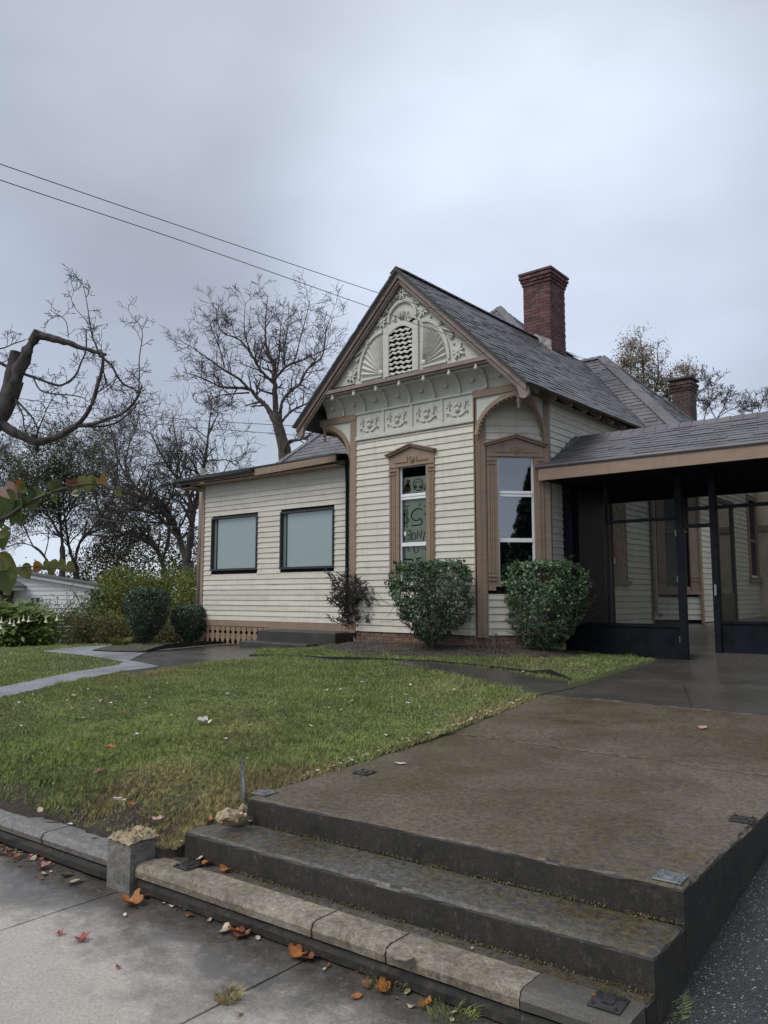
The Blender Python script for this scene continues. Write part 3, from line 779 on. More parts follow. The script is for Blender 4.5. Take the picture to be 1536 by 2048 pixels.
# clapboards
siding(FB, 0.0, 2.565, 1.065, 4.53, 'cream_paint', cuts=[(0.79, 1.765, 1.8, 4.13)])
siding(FC, 0.174, 1.15, 1.065, 1.71, 'cream_paint')
siding(FC, 0.174, 1.15, 4.145, 4.98, 'cream_paint')
siding(FL, 0, 1.218, 1.065, 4.98, 'cream_paint')
siding(FS, 0.06, 4.52, 1.01, 4.98, 'cream_paint', wob=0.006, cuts=[(2.22, 3.25, 1.94, 4.2)])
siding(FW, 0.06, 4.66, 1.145, 4.42, 'cream_paint', cuts=[W1, W2])
siding(FK, 0.02, 1.06, 1.2, 4.8, 'cream_paint', cuts=[(0.13, 1.0, 1.75, 4.3)])
siding(FT, 0.0, 5.5, 1.15, 4.8, 'cream_paint', cuts=[(1.2, 2.55, 1.0, 3.9), (3.85, 4.65, 2.1, 4.2)])
# brick foundation of the bay
fnd = MB(); fnd.box(FB, 0.01, 2.555, -0.15, -0.012, 0.6, 1.05); fnd.box(FC, 0.0, 1.21, -0.15, -0.012, 0.6, 1.05); fnd.box(FL, 0.0, 1.21, -0.15, -0.012, 0.6, 1.05)
fo = fnd.build('foundation', 'mortar', house)
for fr, L in ((FB, 2.565), (FC, 1.218)):
    for row in range(4):
        z0 = 0.770 + row * 0.072; s = -0.10 if row % 2 else 0.0
        while s < L:
            a, b_ = max(s, 0.0), min(s + 0.20, L)
            if b_ - a > .03: MB().box(fr, a, b_, -0.02, rnd.uniform(-0.001, 0.004), z0, z0 + 0.064).build('brick', 'brick_foundation', fo, recalc=False)
            s += 0.209
# wing base: skirt, step blocks, sawn lattice
MB().box(FW, 0.0, 2.36, 0.0, 0.03, 1.02, 1.14).build('skirt_board', 'brown_paint', house)
MB().box(FW, 2.36, 4.70, 0.0, 0.045, 0.97, 1.14).build('skirt_board', 'brown_paint', house)
MB().box(FW, 0.0, 4.7, -0.2, -0.12, 0.5, 1.0).build('crawlspace_wall', 'dark_wood', house)
def lattice_board(x0, x1, z0, z1):
    H = z1 - z0; wd = x1 - x0
    prof = [(0, 0.0), (.02, .10), (.10, .20), (.20, .30), (.30, .24), (.40, .10), (.45, 0.0), (.47, .0), (.50, .10), (.53, .10), (.56, 0), (.60, .02), (.64, .22), (.70, .30), (.76, .22), (.80, .02), (.84, 0), (.87, .10), (.90, .10), (.93, 0), (1, 0)]
    left = [(x0 + .004 + wd * i * .9, z0 + H * t) for t, i in prof]; right = [(x1 - .004 - wd * i * .9, z0 + H * t) for t, i in prof]
    mb = MB(); n = len(prof)
    vs = [W(a, 11.525, z) for a, z in left] + [W(a, 11.525, z) for a, z in right] + [W(a, 11.545, z) for a, z in left] + [W(a, 11.545, z) for a, z in right]
    fs = []
    for k in range(n - 1):
        fs += [(k, k + 1, n + k + 1, n + k), (2 * n + k, 3 * n + k, 3 * n + k + 1, 2 * n + k + 1), (k, 2 * n + k, 2 * n + k + 1, k + 1), (n + k, n + k + 1, 3 * n + k + 1, 3 * n + k)]
    mb.add(vs, fs); return mb.build('lattice_board', 'brown_paint', house)
x = -14.86
while x < -12.3:
    lattice_board(x, x + 0.178, 0.56, 1.02); x += 0.18
block('stoop_step', [(-12.20, 11.2 - .28), (-10.03, 11.2 - .28), (-10.03, 11.49), (-12.2, 11.49)], 0.55, 1.0, 'old_step', 'old_step', house, bevel=.02)
block('stoop_step', [(-12.42, 10.62), (-10.5, 10.62), (-10.5, 10.94), (-12.42, 11.3)], 0.5, 0.78, 'old_step', 'old_step', house, bevel=.02)
# wing windows
def wing_window(s0, s1, z0, z1):
    w = MB()
    t = 0.035
    w.box(FW, s0, s1, -.06, .045, z1 - t, z1).box(FW, s0, s1, -.06, .055, z0, z0 + t * 1.3).box(FW, s0, s0 + t, -.06, .045, z0 + t * 1.3, z1 - t).box(FW, s1 - t, s1, -.06, .045, z0 + t * 1.3, z1 - t)
    o = w.build('window', 'dark_frame', house)
    MB().quad(FW(s0 + t, -.033, z0 + t), FW(s1 - t, -.033, z0 + t), FW(s1 - t, -.033, z1 - t), FW(s0 + t, -.033, z1 - t)).build('pane', 'glass_lit_film', o, recalc=False)
    b = MB(); s = s0 + t + .05
    MB().box(FW, s0 + t + .10, s0 + t + .115, -.055, -.012, z0 + t, z1 - t).build('mullion', 'dark_frame', o)
    s = s0 + t
    while s < s1 - t:
        a = rnd.uniform(-.004, .004); e = min(s + .088, s1 - t)
        b.add([FW(s, -.09 + a, z0), FW(e, -.09 - a, z0), FW(e, -.09 - a, z1), FW(s, -.09 + a, z1)], [(0, 1, 2, 3)]); s += .086
    b.build('blind', 'blind', o, recalc=False)
wing_window(*W1); wing_window(*W2)
# dark rooms behind the glass
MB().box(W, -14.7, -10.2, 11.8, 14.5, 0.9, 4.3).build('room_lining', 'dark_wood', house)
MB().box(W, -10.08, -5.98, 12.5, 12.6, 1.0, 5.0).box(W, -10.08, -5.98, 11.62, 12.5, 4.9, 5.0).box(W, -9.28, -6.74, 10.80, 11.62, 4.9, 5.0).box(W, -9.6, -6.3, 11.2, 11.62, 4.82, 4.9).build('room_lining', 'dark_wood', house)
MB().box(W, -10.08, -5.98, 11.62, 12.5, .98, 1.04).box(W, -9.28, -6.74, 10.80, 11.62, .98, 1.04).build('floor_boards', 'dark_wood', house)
# tall sash windows with pedimented surrounds
def sash_window(fr, g0, g1, z0, z1, r1, r2_, tl0, tr1, ped, sill_z, glass):
    w = MB()
    w.box(fr, g0 - .055, g0, -.06, .035, z0 - .04, z1 + .06).box(fr, g1, g1 + .055, -.06, .035, z0 - .04, z1 + .06).box(fr, g0, g1, -.06, .035, z1, z1 + .06)
    w.box(fr, g0, g1, -.06, .05, z0 - .045, z0 - .005)
    o = w.build('window', 'brown_paint', house)
    s = MB(); t = .03
    s.box(fr, g0, g0 + t, -.045, -.012, z0, z1).box(fr, g1 - t, g1, -.045, -.012, z0, z1)
    s.box(fr, g0 + t, g1 - t, -.045, -.012, z1 - .012, z1).box(fr, g0 + t, g1 - t, -.045, -.012, z0, z0 + .045)
    s.box(fr, g0 + t, g1 - t, -.045, .0, r1 - .045, r1 - .004).box(fr, g0 + t, g1 - t, -.045, .006, r1 + .004, r1 + .035).box(fr, g0 + t, g1 - t, -.04, -.004, r1 + .035, r1 + .05)
    s.box(fr, g0 + t, g1 - t, -.045, -.002, r2_ - .035, r2_ + .03)
    s.build('sash', 'white_vinyl', o)
    for a, b_ in ((z0 + .045, r2_ - .035), (r2_ + .03, r1 - .045), (r1 + .05, z1 - .012)):
        MB().quad(fr(g0 + t, -.032, a), fr(g1 - t, -.032, a), fr(g1 - t, -.032, b_), fr(g0 + t, -.032, b_)).build('pane', glass, o, recalc=False)
    # pilasters
    for a, b_ in ((tl0, g0 - .055), (g1 + .055, tr1)):
        if b_ - a < .03: continue
        p = MB(); p.box(fr, a, b_, 0, .035, sill_z, z1 + .0)
        wd = b_ - a
        p.box(fr, a + wd * .15, a + wd * .30, .035, .047, sill_z + .28, z1 - .16).box(fr, a + wd * .70, a + wd * .85, .035, .047, sill_z + .28, z1 - .16).box(fr, a + wd * .43, a + wd * .57, .035, .043, sill_z + .28, z1 - .16)
        for zz in (z1 - .07, z1 - .13, sill_z + .16, sill_z + .22): p.box(fr, a - .004, b_ + .004, .035, .055, zz, zz + .018)
        for k in range(3): p.box(fr, a + wd * (.2 + .25 * k), a + wd * (.3 + .25 * k), .035, .05, z1 - .105, z1 - .09)
        p.build('pilaster', 'brown_paint', o)
    # pediment
    pl, pr_, za, ze = ped; mid = (g0 + g1) / 2
    pd_ = MB()
    pd_.prism(fr, [(tl0, z1), (tr1, z1), (tr1, ze - .03), (mid, za - .06), (tl0, ze - .03)], 0, .04)
    pd_.prism(fr, [(pl, ze - .03), (mid, za - .055), (pr_, ze - .03), (pr_, ze), (mid, za - .02), (pl, ze)], 0, .085)
    pd_.prism(fr, [(pl - .02, ze), (mid, za - .02), (pr_ + .02, ze), (pr_ + .02, ze + .022), (mid, za + .004), (pl - .02, ze + .022)], 0, .11)
    pd_.box(fr, tl0 + .12, mid - .11, .04, .055, z1 + .075, z1 + .09).box(fr, mid + .11, tr1 - .12, .04, .055, z1 + .075, z1 + .09)
    pd_.box(fr, tl0 - .0, tr1 + .0, .04, .052, z1 + .0, z1 + .012)
    pd_.disc(fr, mid, z1 + .115, [(.06, .04), (.06, .058), (.045, .062), (.042, .05), (.03, .05), (.027, .064), (.012, .066), (.010, .055)], 20)
    for sgn in (-1, 1):
        arc = [(mid + sgn * .085 + sgn * .012 * math.cos(a), z1 + .115 + .05 * math.sin(a)) for a in np.linspace(-1.4, 1.4, 7)]
        arc2 = [(p + sgn * .012, z) for p, z in arc]
        pd_.strip(fr, arc, arc2, .04, .056)
    pd_.build('pediment', 'brown_paint', o)
    return o
win_a = sash_window(FB, 1.003, 1.587, 1.885, 3.945, 3.41, 2.583, 0.79, 1.765, (0.75, 1.79, 4.335, 4.165), 1.80, 'glass')
win_b = sash_window(FC, 0.362, 0.974, 1.885, 3.97, 3.355, 2.60, 0.185, 1.14, (0.150, 1.185, 4.335, 4.165), 1.78, 'glass_coated')
# the hole under the canted window
MB().box(FC, 0.174, 1.15, -.02, .004, 1.71, 1.78).build('gap', 'dark_wood', house)
# handmade sign behind the left window (seen from its back)
sign = empty('cardboard_sign', (-8.0, 10.80, 2.8), 'hand painted cardboard sign seen reversed behind the left bay window', 'sign')
def SW(px, py, dd=0.0):        # window-crop pixels to the plane just behind the glass
    p = onY(760 + px / 7.88, 880 + py / 7.88, 10.775 + dd); return p
q = [SW(350, 600), (SW(900, 540)), SW(900, 2300), SW(345, 2300)]
for p in q: p.x = max(-8.40, min(p.x, -7.55))
MB().add([tuple(p) for p in q] + [(p.x, p.y + .004, p.z) for p in q], [(0, 1, 2, 3), (7, 6, 5, 4), (0, 4, 5, 1), (1, 5, 6, 2), (2, 6, 7, 3), (3, 7, 4, 0)]).build('board', 'cardboard', sign)
def stroke(pts, w, mat='marker', name='painted_stroke'):
    pts = [Vector((a, b)) for a, b in pts]; L, Rr = [], []
    for i, p in enumerate(pts):
        t = pts[min(i + 1, len(pts) - 1)] - pts[max(i - 1, 0)]; t.normalize(); n = Vector((-t.y, t.x)) * w * rnd.uniform(.42, .58)
        L.append(SW(*(p + n), -.003)); Rr.append(SW(*(p - n), -.003))
    vs = L + Rr; n = len(pts)
    vs = [v for v in vs]
    MB().add([tuple(v) for v in vs] + [(v.x, v.y - .0015, v.z) for v in vs],
             [(i, i + 1, n + i + 1, n + i) for i in range(n - 1)] + [(2 * n + i, 3 * n + i, 3 * n + i + 1, 2 * n + i + 1) for i in range(n - 1)]).build(name, mat, sign, recalc=False)
def arcp(cx, cy, rx, ry, a0, a1, n=16): return [(cx + rx * math.cos(R(a0 + (a1 - a0) * i / n)), cy + ry * math.sin(R(a0 + (a1 - a0) * i / n))) for i in range(n + 1)]
stroke([(452, 625), (440, 680), (430, 740), (425, 790), (425, 830)], 46, 'marker_brown')
stroke([(430, 700), (405, 740), (385, 790), (378, 830)], 40, 'marker_brown'); stroke([(445, 700), (462, 740), (470, 790), (440, 820)], 36, 'marker_brown')
stroke([(735, 650), (720, 720), (700, 790)], 30, 'marker_brown')
stroke(arcp(602, 705, 78, 92, 0, 360, 24), 14)
stroke([(560, 730), (565, 680), (595, 655), (630, 665), (648, 700), (655, 730)], 11)
stroke(arcp(562, 740, 20, 11, 0, 360, 10), 18); stroke(arcp(640, 740, 20, 11, 0, 360, 10), 18)
stroke([(475, 830), (476, 870), (470, 912)], 13); stroke([(520, 910), (530, 855), (575, 828), (610, 860), (614, 905)], 13)
stroke([(645, 820), (652, 895)], 13); stroke([(735, 848), (700, 875), (680, 897)], 13)
stroke([(390, 1028), (405, 1045), (435, 1050), (470, 1030)], 15); stroke([(615, 1030), (640, 1000), (648, 1040)], 12); stroke([(690, 1030), (715, 1045), (735, 1035)], 14)
stroke([(395, 1085), (390, 1200), (392, 1380)], 13); stroke([(428, 1080), (424, 1200), (427, 1380)], 13)
stroke([(365, 1200), (385, 1160), (420, 1190), (445, 1250), (447, 1290), (415, 1312), (375, 1300)], 13)
stroke([(668, 1105), (630, 1080), (570, 1090), (520, 1130), (492, 1185), (505, 1235), (555, 1272), (605, 1262), (642, 1225), (655, 1260), (662, 1310), (640, 1335), (570, 1345), (498, 1352)], 20)
stroke([(735, 1130), (708, 1160), (728, 1190)], 18); stroke([(728, 1320), (735, 1336)], 16)
stroke([(385, 1490), (358, 1510), (362, 1535), (388, 1545), (385, 1575), (355, 1580), (350, 1550)], 14)
stroke([(425, 1432), (485, 1425), (486, 1500), (482, 1572), (422, 1576)], 14); stroke([(432, 1500), (482, 1496)], 12)
stroke([(502, 1520), (515, 1470), (545, 1455), (565, 1510), (550, 1570), (515, 1575), (502, 1530)], 13)
stroke([(582, 1555), (588, 1490), (592, 1430), (620, 1495), (642, 1555), (650, 1490), (655, 1425)], 13)
stroke([(735, 1435), (700, 1470), (690, 1530), (684, 1592)], 13)
stroke([(395, 1690), (445, 1690), (455, 1720), (455, 1762)], 13); stroke([(532, 1690), (538, 1760), (560, 1785), (592, 1770), (612, 1720), (608, 1690)], 13); stroke([(715, 1690), (722, 1750)], 12)
stroke([(372, 1885), (450, 1880), (520, 1890)], 30); stroke([(580, 1865), (650, 1860)], 22)
stk = MB(); p0 = onY(760 + 395 / 7.88, 880 + 1475 / 7.88, 10.70)
stk.box(frame(p0.x, p0.y, .98, 0, 0, -1), -.022, .022, -.003, -.001, p0.z - .032, p0.z + .032).build('price_tag', 'sticker', sign)

# corner posts
cp = MB(); cp.box(FB, -0.145, 0.0, -.02, .03, 1.03, 5.03); cp.build('corner_post', 'brown_paint', house)
cp = MB(); cp.box(FC, 0.0, 0.174, -.0, .035, 1.03, 5.03).box(FB, 2.545, 2.565, 0, .028, 1.03, 5.03).box(FC, .06, .072, .035, .042, 1.03, 5.03).box(FC, .13, .15, .035, .045, 1.03, 5.03); cp.build('corner_post', 'brown_paint', house)
cp = MB(); cp.box(FC, 1.145, 1.24, 0, .035, 1.03, 5.03).box(FS, -0.02, 0.06, 0, .032, 1.03, 5.1); cp.build('corner_post', 'brown_paint', house)
cp = MB(); cp.box(FW, -.03, .065, -.02, .035, .98, 4.33); cp.build('corner_post', 'brown_paint', house)
MB().box(FS, 4.50, 4.58, 0, .035, 1.0, 4.9).build('corner_post', 'brown_paint', house)
MB().box(FT, -.08, .03, 0, .04, 1.1, 4.9).build('corner_post', 'brown_paint', house)
MB().box(FT, 1.02, 1.12, 0, .04, 1.1, 4.9).build('corner_post', 'brown_paint', house)
# frieze
MB().box(FB, 0, 2.565, 0.0, 0.02, 4.60, 5.05).build('frieze', 'sage_paint', house)
fr_rails = MB(); fr_rails.box(FB, 0, 2.565, .02, .05, 5.025, 5.06).box(FB, 0, 2.565, .02, .045, 4.59, 4.615)
for k in range(1, 4): fr_rails.box(FB, k * .641 - .03, k * .641 + .03, .02, .040, 4.615, 5.025)
fr_rails.build('frieze_frame', 'sage_paint', house)
sc = MB(); sc.box(FB, 0, 2.565, .02, .045, 4.565, 4.59)
for k in range(52):
    c_ = .0247 + k * .0493; sc.prism(FB, [(c_ + .0235 * math.cos(a), 4.565 + .028 * math.sin(a)) for a in np.linspace(-PI, 0, 8)], .02, .05)
sc.build('scalloped_trim', 'sage_paint', house)
def T3(fr, pts, rad, mb, d=.03, n=6, flat=1.0): mb.tube([fr(a, d, z) for a, z in pts], rad, n)
for k in range(4):
    c_ = .32 + k * .641; zc = 4.82; mb = MB()
    # shell rosette
    for i in range(9):
        a = R(20 + i * 17.5); mb.tube([FB(c_ + .03 * math.cos(a), .03, zc + .0 + .03 * math.sin(a)), FB(c_ + .075 * math.cos(a), .036, zc + .03 + .085 * math.sin(a))], [.008, .014], 6)
    mb.disc(FB, c_, zc - .02, [(.045, .02), (.045, .035), (.03, .045), (.012, .048)], 12)
    for i in range(5):
        a = R(200 + i * 35); mb.tube([FB(c_ + .02 * math.cos(a), .03, zc - .02), FB(c_ + .05 * math.cos(a), .032, zc - .03 + .055 * math.sin(a))], [.01, .008], 5)
    for sg in (-1, 1):
        # drooping scroll below, tulip stems at the sides
        sp = [(c_ + sg * .02, zc - .135), (c_ + sg * .08, zc - .13), (c_ + sg * .13, zc - .10), (c_ + sg * .17, zc - .065), (c_ + sg * .205, zc - .07), (c_ + sg * .21, zc - .10), (c_ + sg * .185, zc - .11)]
        T3(FB, sp, [.011, .013, .013, .013, .012, .010, .008], mb)
        T3(FB, [(c_ + sg * .15, zc - .03), (c_ + sg * .155, zc + .03), (c_ + sg * .14, zc + .07), (c_ + sg * .115, zc + .08)], [.012, .012, .010, .006], mb)
        T3(FB, [(c_ + sg * .155, zc + .03), (c_ + sg * .19, zc + .08), (c_ + sg * .22, zc + .10)], [.010, .012, .006], mb)
        T3(FB, [(c_ + sg * .16, zc + .05), (c_ + sg * .165, zc + .11), (c_ + sg * .155, zc + .15)], [.009, .010, .004], mb)
        T3(FB, [(c_ + sg * .225, zc + .02), (c_ + sg * .20, zc + .05)], [.008, .008], mb)
    mb.build('carved_ornament', 'sage_paint', house, smooth=True)
# cove above the frieze with its ribs
YW, YF, ZB, ZT = 10.68, 10.36, 5.06, 5.40
cv = MB(); XL, XRg = -10.05, -5.95
arc = [(YW - .005 - (YW - YF) * (1 - math.cos(a)), ZB + (ZT - ZB) * math.sin(a)) for a in np.linspace(0, PI / 2, 9)]
vs = [(x_, y_, z_) for x_ in (XL, XRg) for y_, z_ in arc] ; n = len(arc)
cv.add(vs, [(k, k + 1, n + k + 1, n + k) for k in range(n - 1)]); cv.build('cove', 'sage_paint', house, recalc=False)
for k in range(-3, 4):
    xc = -8.03 + .52 * k; b_ = MB()
    outer = [(y_, z_) for y_, z_ in arc]
    vs = []; n = len(outer)
    for xx in (xc - .022, xc + .022):
        for j, (y_, z_) in enumerate(outer):
            a = j / (n - 1) * PI / 2
            vs += [(xx, y_, z_), (xx, y_ - .04 * math.cos(a) - .012, z_ - .035 * math.sin(a))]
    m = 2 * n; fs = []
    for j in range(n - 1):
        i = 2 * j; fs += [(i, i + 1, i + 3, i + 2), (m + i, m + i + 2, m + i + 3, m + i + 1), (i + 1, m + i + 1, m + i + 3, i + 3)]
    b_.add(vs, fs)
    b_.lathe((xc, YF - .03, 5.335), [(.0, -.045), (.024, -.035), (.034, -.01), (.030, .015), (.018, .03), (.022, .06)], 10)
    b_.build('cove_bracket', 'sage_paint', house)
for k in range(-4, 4):
    xc = -8.03 + .52 * k + .26
    MB().disc(frame(xc, YW - .05, 1, 0, 0, -1), 0, 5.24, [(.05, 0), (.05, .045), (.035, .05), (.03, .04), (.012, .04)], 14).build('rosette', 'sage_paint', house)
# gable face, beam, bargeboards
GYf = 10.40
roofz = lambda s: 7.30 - .982 * abs(s)
FG = frame(-8.0, GYf, 1, 0, 0, -1)
MB().prism(FG, [(-1.98, 5.35), (1.98, 5.35), (0, roofz(0))], -.05, 0).build('gable_wall', 'sage_paint', house)
MB().box(FG, -1.84, 1.84, .0, .11, 5.42, 5.485).box(FG, -1.82, 1.82, .0, .075, 5.38, 5.42).build('gable_beam', 'barge_paint', house)
def barge(sg, a0, a1, wd, d0, d1, mat, off=0.0, name='bargeboard'):
    # board parallel to the roof slope, from the ridge to the eave
    zr = lambda s: 7.375 - .982 * s - off
    mb = MB(); mb.prism(FG, [(sg * a0, zr(a0)), (sg * a1, zr(a1)), (sg * (a1 - wd * .0), zr(a1) - wd), (sg * a0, zr(a0) - wd)], d0, d1)
    return mb.build(name, mat, house)
for sg in (-1, 1):
    barge(sg, 0.0, 2.44, .235, .06, .10, 'barge_paint', .03)
    barge(sg, 0.0, 2.46, .12, .10, .15, 'barge_paint', .04, 'crown_moulding')
    barge(sg, 0.0, 2.47, .05, .15, .175, 'barge_paint', .02, 'crown_moulding')
    barge(sg, 0.0, 2.30, .03, .10, .12, 'barge_paint', .20, 'bead_moulding')
    # rounded tail
    e = MB(); cz = 7.375 - .982 * 2.40 - .05 - .17
    poly = [(sg * 2.24, cz + .34), (sg * 2.45, cz + .20), (sg * 2.47, cz + .02)] + [(sg * (2.40 + .085 * math.cos(a)), cz - .03 + .085 * math.sin(a)) for a in np.linspace(.3, -PI - .2, 12)] + [(sg * 2.28, cz + .08)]
    e.prism(FG, poly, .055, .115); e.build('bargeboard_tail', 'barge_paint', house)
# gable ornament
def orn(name='carved_ornament'): return MB()
# louvred opening
lv = MB(); LX0, LX1, LZ0, LZ1 = -.285, .235, 5.52, 6.29
fm = MB()
for a, b_, c_, d_ in ((LX0 - .12, LX0, 5.485, LZ1 + .12), (LX1, LX1 + .12, 5.485, LZ1 + .12)): fm.box(FG, a, b_, 0, .045, c_, d_)
arch = [(LX0 + (LX1 - LX0) * t, LZ1 - .02 + .11 * math.sin(PI * t)) for t in np.linspace(0, 1, 12)]
fm.strip(FG, [(a, LZ1 + .16) for a, z in arch], arch, 0, .045)
fm.build('vent_frame', 'sage_paint', house)
MB().prism(FG, [(LX0, LZ0 - .04), (LX1, LZ0 - .04)] + list(reversed(arch)), .001, .006).build('vent_opening', 'dark_wood', house)
for i in range(10):
    zc = 5.545 + i * .083 + rnd.uniform(-.012, .012) + (.018 if i > 0 else 0)
    if i == 9: zc -= .01
    n = 22; ft = []; bk = []; tilt = rnd.uniform(-.02, .02)
    mb = MB(); vs = []
    wv = lambda t: .013 * math.sin(t * PI * 8 + i) + .012 * math.sin(t * PI * 2)
    for j in range(n + 1):
        t = j / n; s_ = LX0 + .004 + (LX1 - LX0 - .008) * t
        z_ = zc + wv(t) + tilt * (t - .5)
        vs += [FG(s_, .035, z_ - .018), FG(s_, .038, z_ + .006), FG(s_, .012, z_ + .034), FG(s_, .010, z_ + .018)]
    fs = []
    for j in range(n):
        for k in range(4): fs.append((j * 4 + k, j * 4 + (k + 1) % 4, (j + 1) * 4 + (k + 1) % 4, (j + 1) * 4 + k))
    mb.add(vs, fs).build('louver_slat', 'sage_paint', house)
# fans of ribs each side
KR = 1.42
for sg in (-1, 1):
    ox = -.445 if sg < 0 else .425; oz = 5.60; mb = MB()
    E_ = lambda r_, a_: (ox + sg * r_ * math.cos(a_), oz + r_ * KR * math.sin(a_))
    for i in range(9):
        a0, a1 = R(2 + i * 9.7), R(2 + i * 9.7 + 8.4); r0, r1 = .06, .485
        p = [E_(r0, a0), E_(r1, a0), E_(r1, a1), E_(r0, a1)]; c1 = E_(r0, (a0 + a1) / 2); c2 = E_(r1, (a0 + a1) / 2)
        vs = [FG(p[0][0], .003, p[0][1]), FG(p[1][0], .003, p[1][1]), FG(c2[0], .045, c2[1]), FG(c1[0], .025, c1[1]), FG(p[2][0], .003, p[2][1]), FG(p[3][0], .003, p[3][1])]
        mb.add(vs, [(0, 1, 2, 3), (3, 2, 4, 5), (1, 4, 2)])
    mb.disc(FG, ox + sg * .03, oz + .03, [(.05, 0), (.05, .035), (.03, .045), (.01, .05)], 12)
    mb.box(FG, min(ox, ox + sg * .50), max(ox, ox + sg * .50), 0, .03, oz - .05, oz - .018)
    mb.build('fan_ornament', 'sage_paint', house)
    aa = np.linspace(0, PI / 2, 18)
    MB().strip(FG, [E_(.57, a) for a in aa], [E_(.525, a) for a in aa], 0, .035).build('arch_moulding', 'sage_paint', house)
    def spiral(cx_, cz_, r_, a0, turns, sgn): return [(cx_ + sgn * r_ * (1 - t * .8) * math.cos(a0 + t * turns * 2 * PI), cz_ + r_ * (1 - t * .8) * math.sin(a0 + t * turns * 2 * PI)) for t in np.linspace(0, 1, 16)]
    mb = MB()
    T3(FG, [(sg * 1.02, 5.93), (sg * 1.07, 5.97), (sg * 1.08, 6.03), (sg * 1.00, 6.08), (sg * .90, 6.12), (sg * .83, 6.18)] + spiral(sg * .79, 6.23, .05, 0, 1.2, sg), .018, mb)
    T3(FG, spiral(sg * 1.01, 5.97, .035, 0, 1.0, -sg), .014, mb)
    T3(FG, [(sg * .40, 6.66), (sg * .36, 6.74), (sg * .30, 6.78)] + spiral(sg * .27, 6.82, .045, 0, 1.2, -sg), .016, mb)
    T3(FG, spiral(sg * .34, 6.70, .04, 0, 1.2, sg), .014, mb)
    T3(FG, [(sg * .22, 6.86), (sg * .15, 6.90)] + spiral(sg * .125, 6.93, .035, 0, 1.2, sg), .014, mb)
    mb.disc(FG, sg * 1.07, 5.84, [(.024, 0), (.024, .02), (.008, .03)], 8); mb.disc(FG, sg * .60, 6.40, [(.030, 0), (.030, .025), (.008, .035)], 8)
    mb.build('carved_scroll', 'sage_paint', house, smooth=True)
    for (fx, fz, sc_) in ((sg * 1.163, 5.69, 1.1), (sg * .452, 6.555, 1.1)):
        mb = MB()
        for i in range(8):
            a = i * PI / 4 + .3 * sg; r1 = .13 * sc_ * (1 if i % 2 else .8)
            p = [(fx + .025 * math.cos(a - .6), fz + .025 * math.sin(a - .6)), (fx + r1 * .6 * math.cos(a - .26), fz + r1 * .6 * math.sin(a - .26)), (fx + r1 * math.cos(a), fz + r1 * math.sin(a)), (fx + r1 * .6 * math.cos(a + .26), fz + r1 * .6 * math.sin(a + .26)), (fx + .025 * math.cos(a + .6), fz + .025 * math.sin(a + .6))]
            mb.prism(FG, p, .0, .04)
        mb.disc(FG, fx, fz, [(.03, 0), (.03, .05), (.01, .055)], 10)
        mb.build('carved_flower', 'sage_paint', house)
mb = MB()
for i in range(8):
    a = i * PI / 4 + .4; r1 = .12; fx, fz = 0, 6.98
    p = [(fx + .025 * math.cos(a - .6), fz + .025 * math.sin(a - .6)), (fx + r1 * .6 * math.cos(a - .22), fz + r1 * .6 * math.sin(a - .22)), (fx + r1 * math.cos(a), fz + r1 * math.sin(a)), (fx + r1 * .6 * math.cos(a + .22), fz + r1 * .6 * math.sin(a + .22)), (fx + .025 * math.cos(a + .6), fz + .025 * math.sin(a + .6))]
    mb.prism(FG, p, 0, .035)
mb.build('carved_flower', 'sage_paint', house)
arc1 = [(.28 * math.cos(a), 6.53 + .27 * math.sin(a)) for a in np.linspace(-.1, PI + .1, 22)]; arc2 = [(.325 * math.cos(a), 6.53 + .315 * math.sin(a)) for a in np.linspace(-.1, PI + .1, 22)]
MB().strip(FG, arc2, arc1, 0, .04).build('arch_moulding', 'sage_paint', house)
mb = MB()
for sg in (-1, 1):
    T3(FG, [(-.02 + sg * .03, 6.52), (-.02 + sg * .05, 6.58), (-.02 + sg * .07, 6.64), (-.02 + sg * .04, 6.66)], .012, mb)
    T3(FG, [(-.02 + sg * .01, 6.50), (-.02 + sg * .025, 6.60), (-.02 + sg * .01, 6.68)], .012, mb)
    T3(FG, [(-.02 + sg * .03, 6.44), (-.02 + sg * .10, 6.43), (-.02 + sg * .15, 6.46)] + spiral(-.02 + sg * .17, 6.50, .035, -1.2, 1.1, sg), .013, mb)
    T3(FG, [(-.02 + sg * .10, 6.43), (-.02 + sg * .15, 6.60), (-.02 + sg * .13, 6.64)], .013, mb)
T3(FG, [(-.12, 6.435), (-.05, 6.45), (.02, 6.45), (.08, 6.435)], .014, mb)
mb.build('carved_scroll', 'sage_paint', house, smooth=True)
# dark breaks in the gable boards
MB().box(FG, -1.72, -1.10, .001, .012, 5.485, 5.54).build('gap', 'dark_wood', house)
MB().box(FG, -.36, .36, .046, .052, 5.485, 5.52).build('gap', 'dark_wood', house)
MB().prism(FG, [(.16, 6.42), (.22, 6.44), (.25, 6.47), (.28, 6.44), (.33, 6.42), (.27, 6.41), (.24, 6.385)], .001, .045).build('gap', 'dark_wood', house)
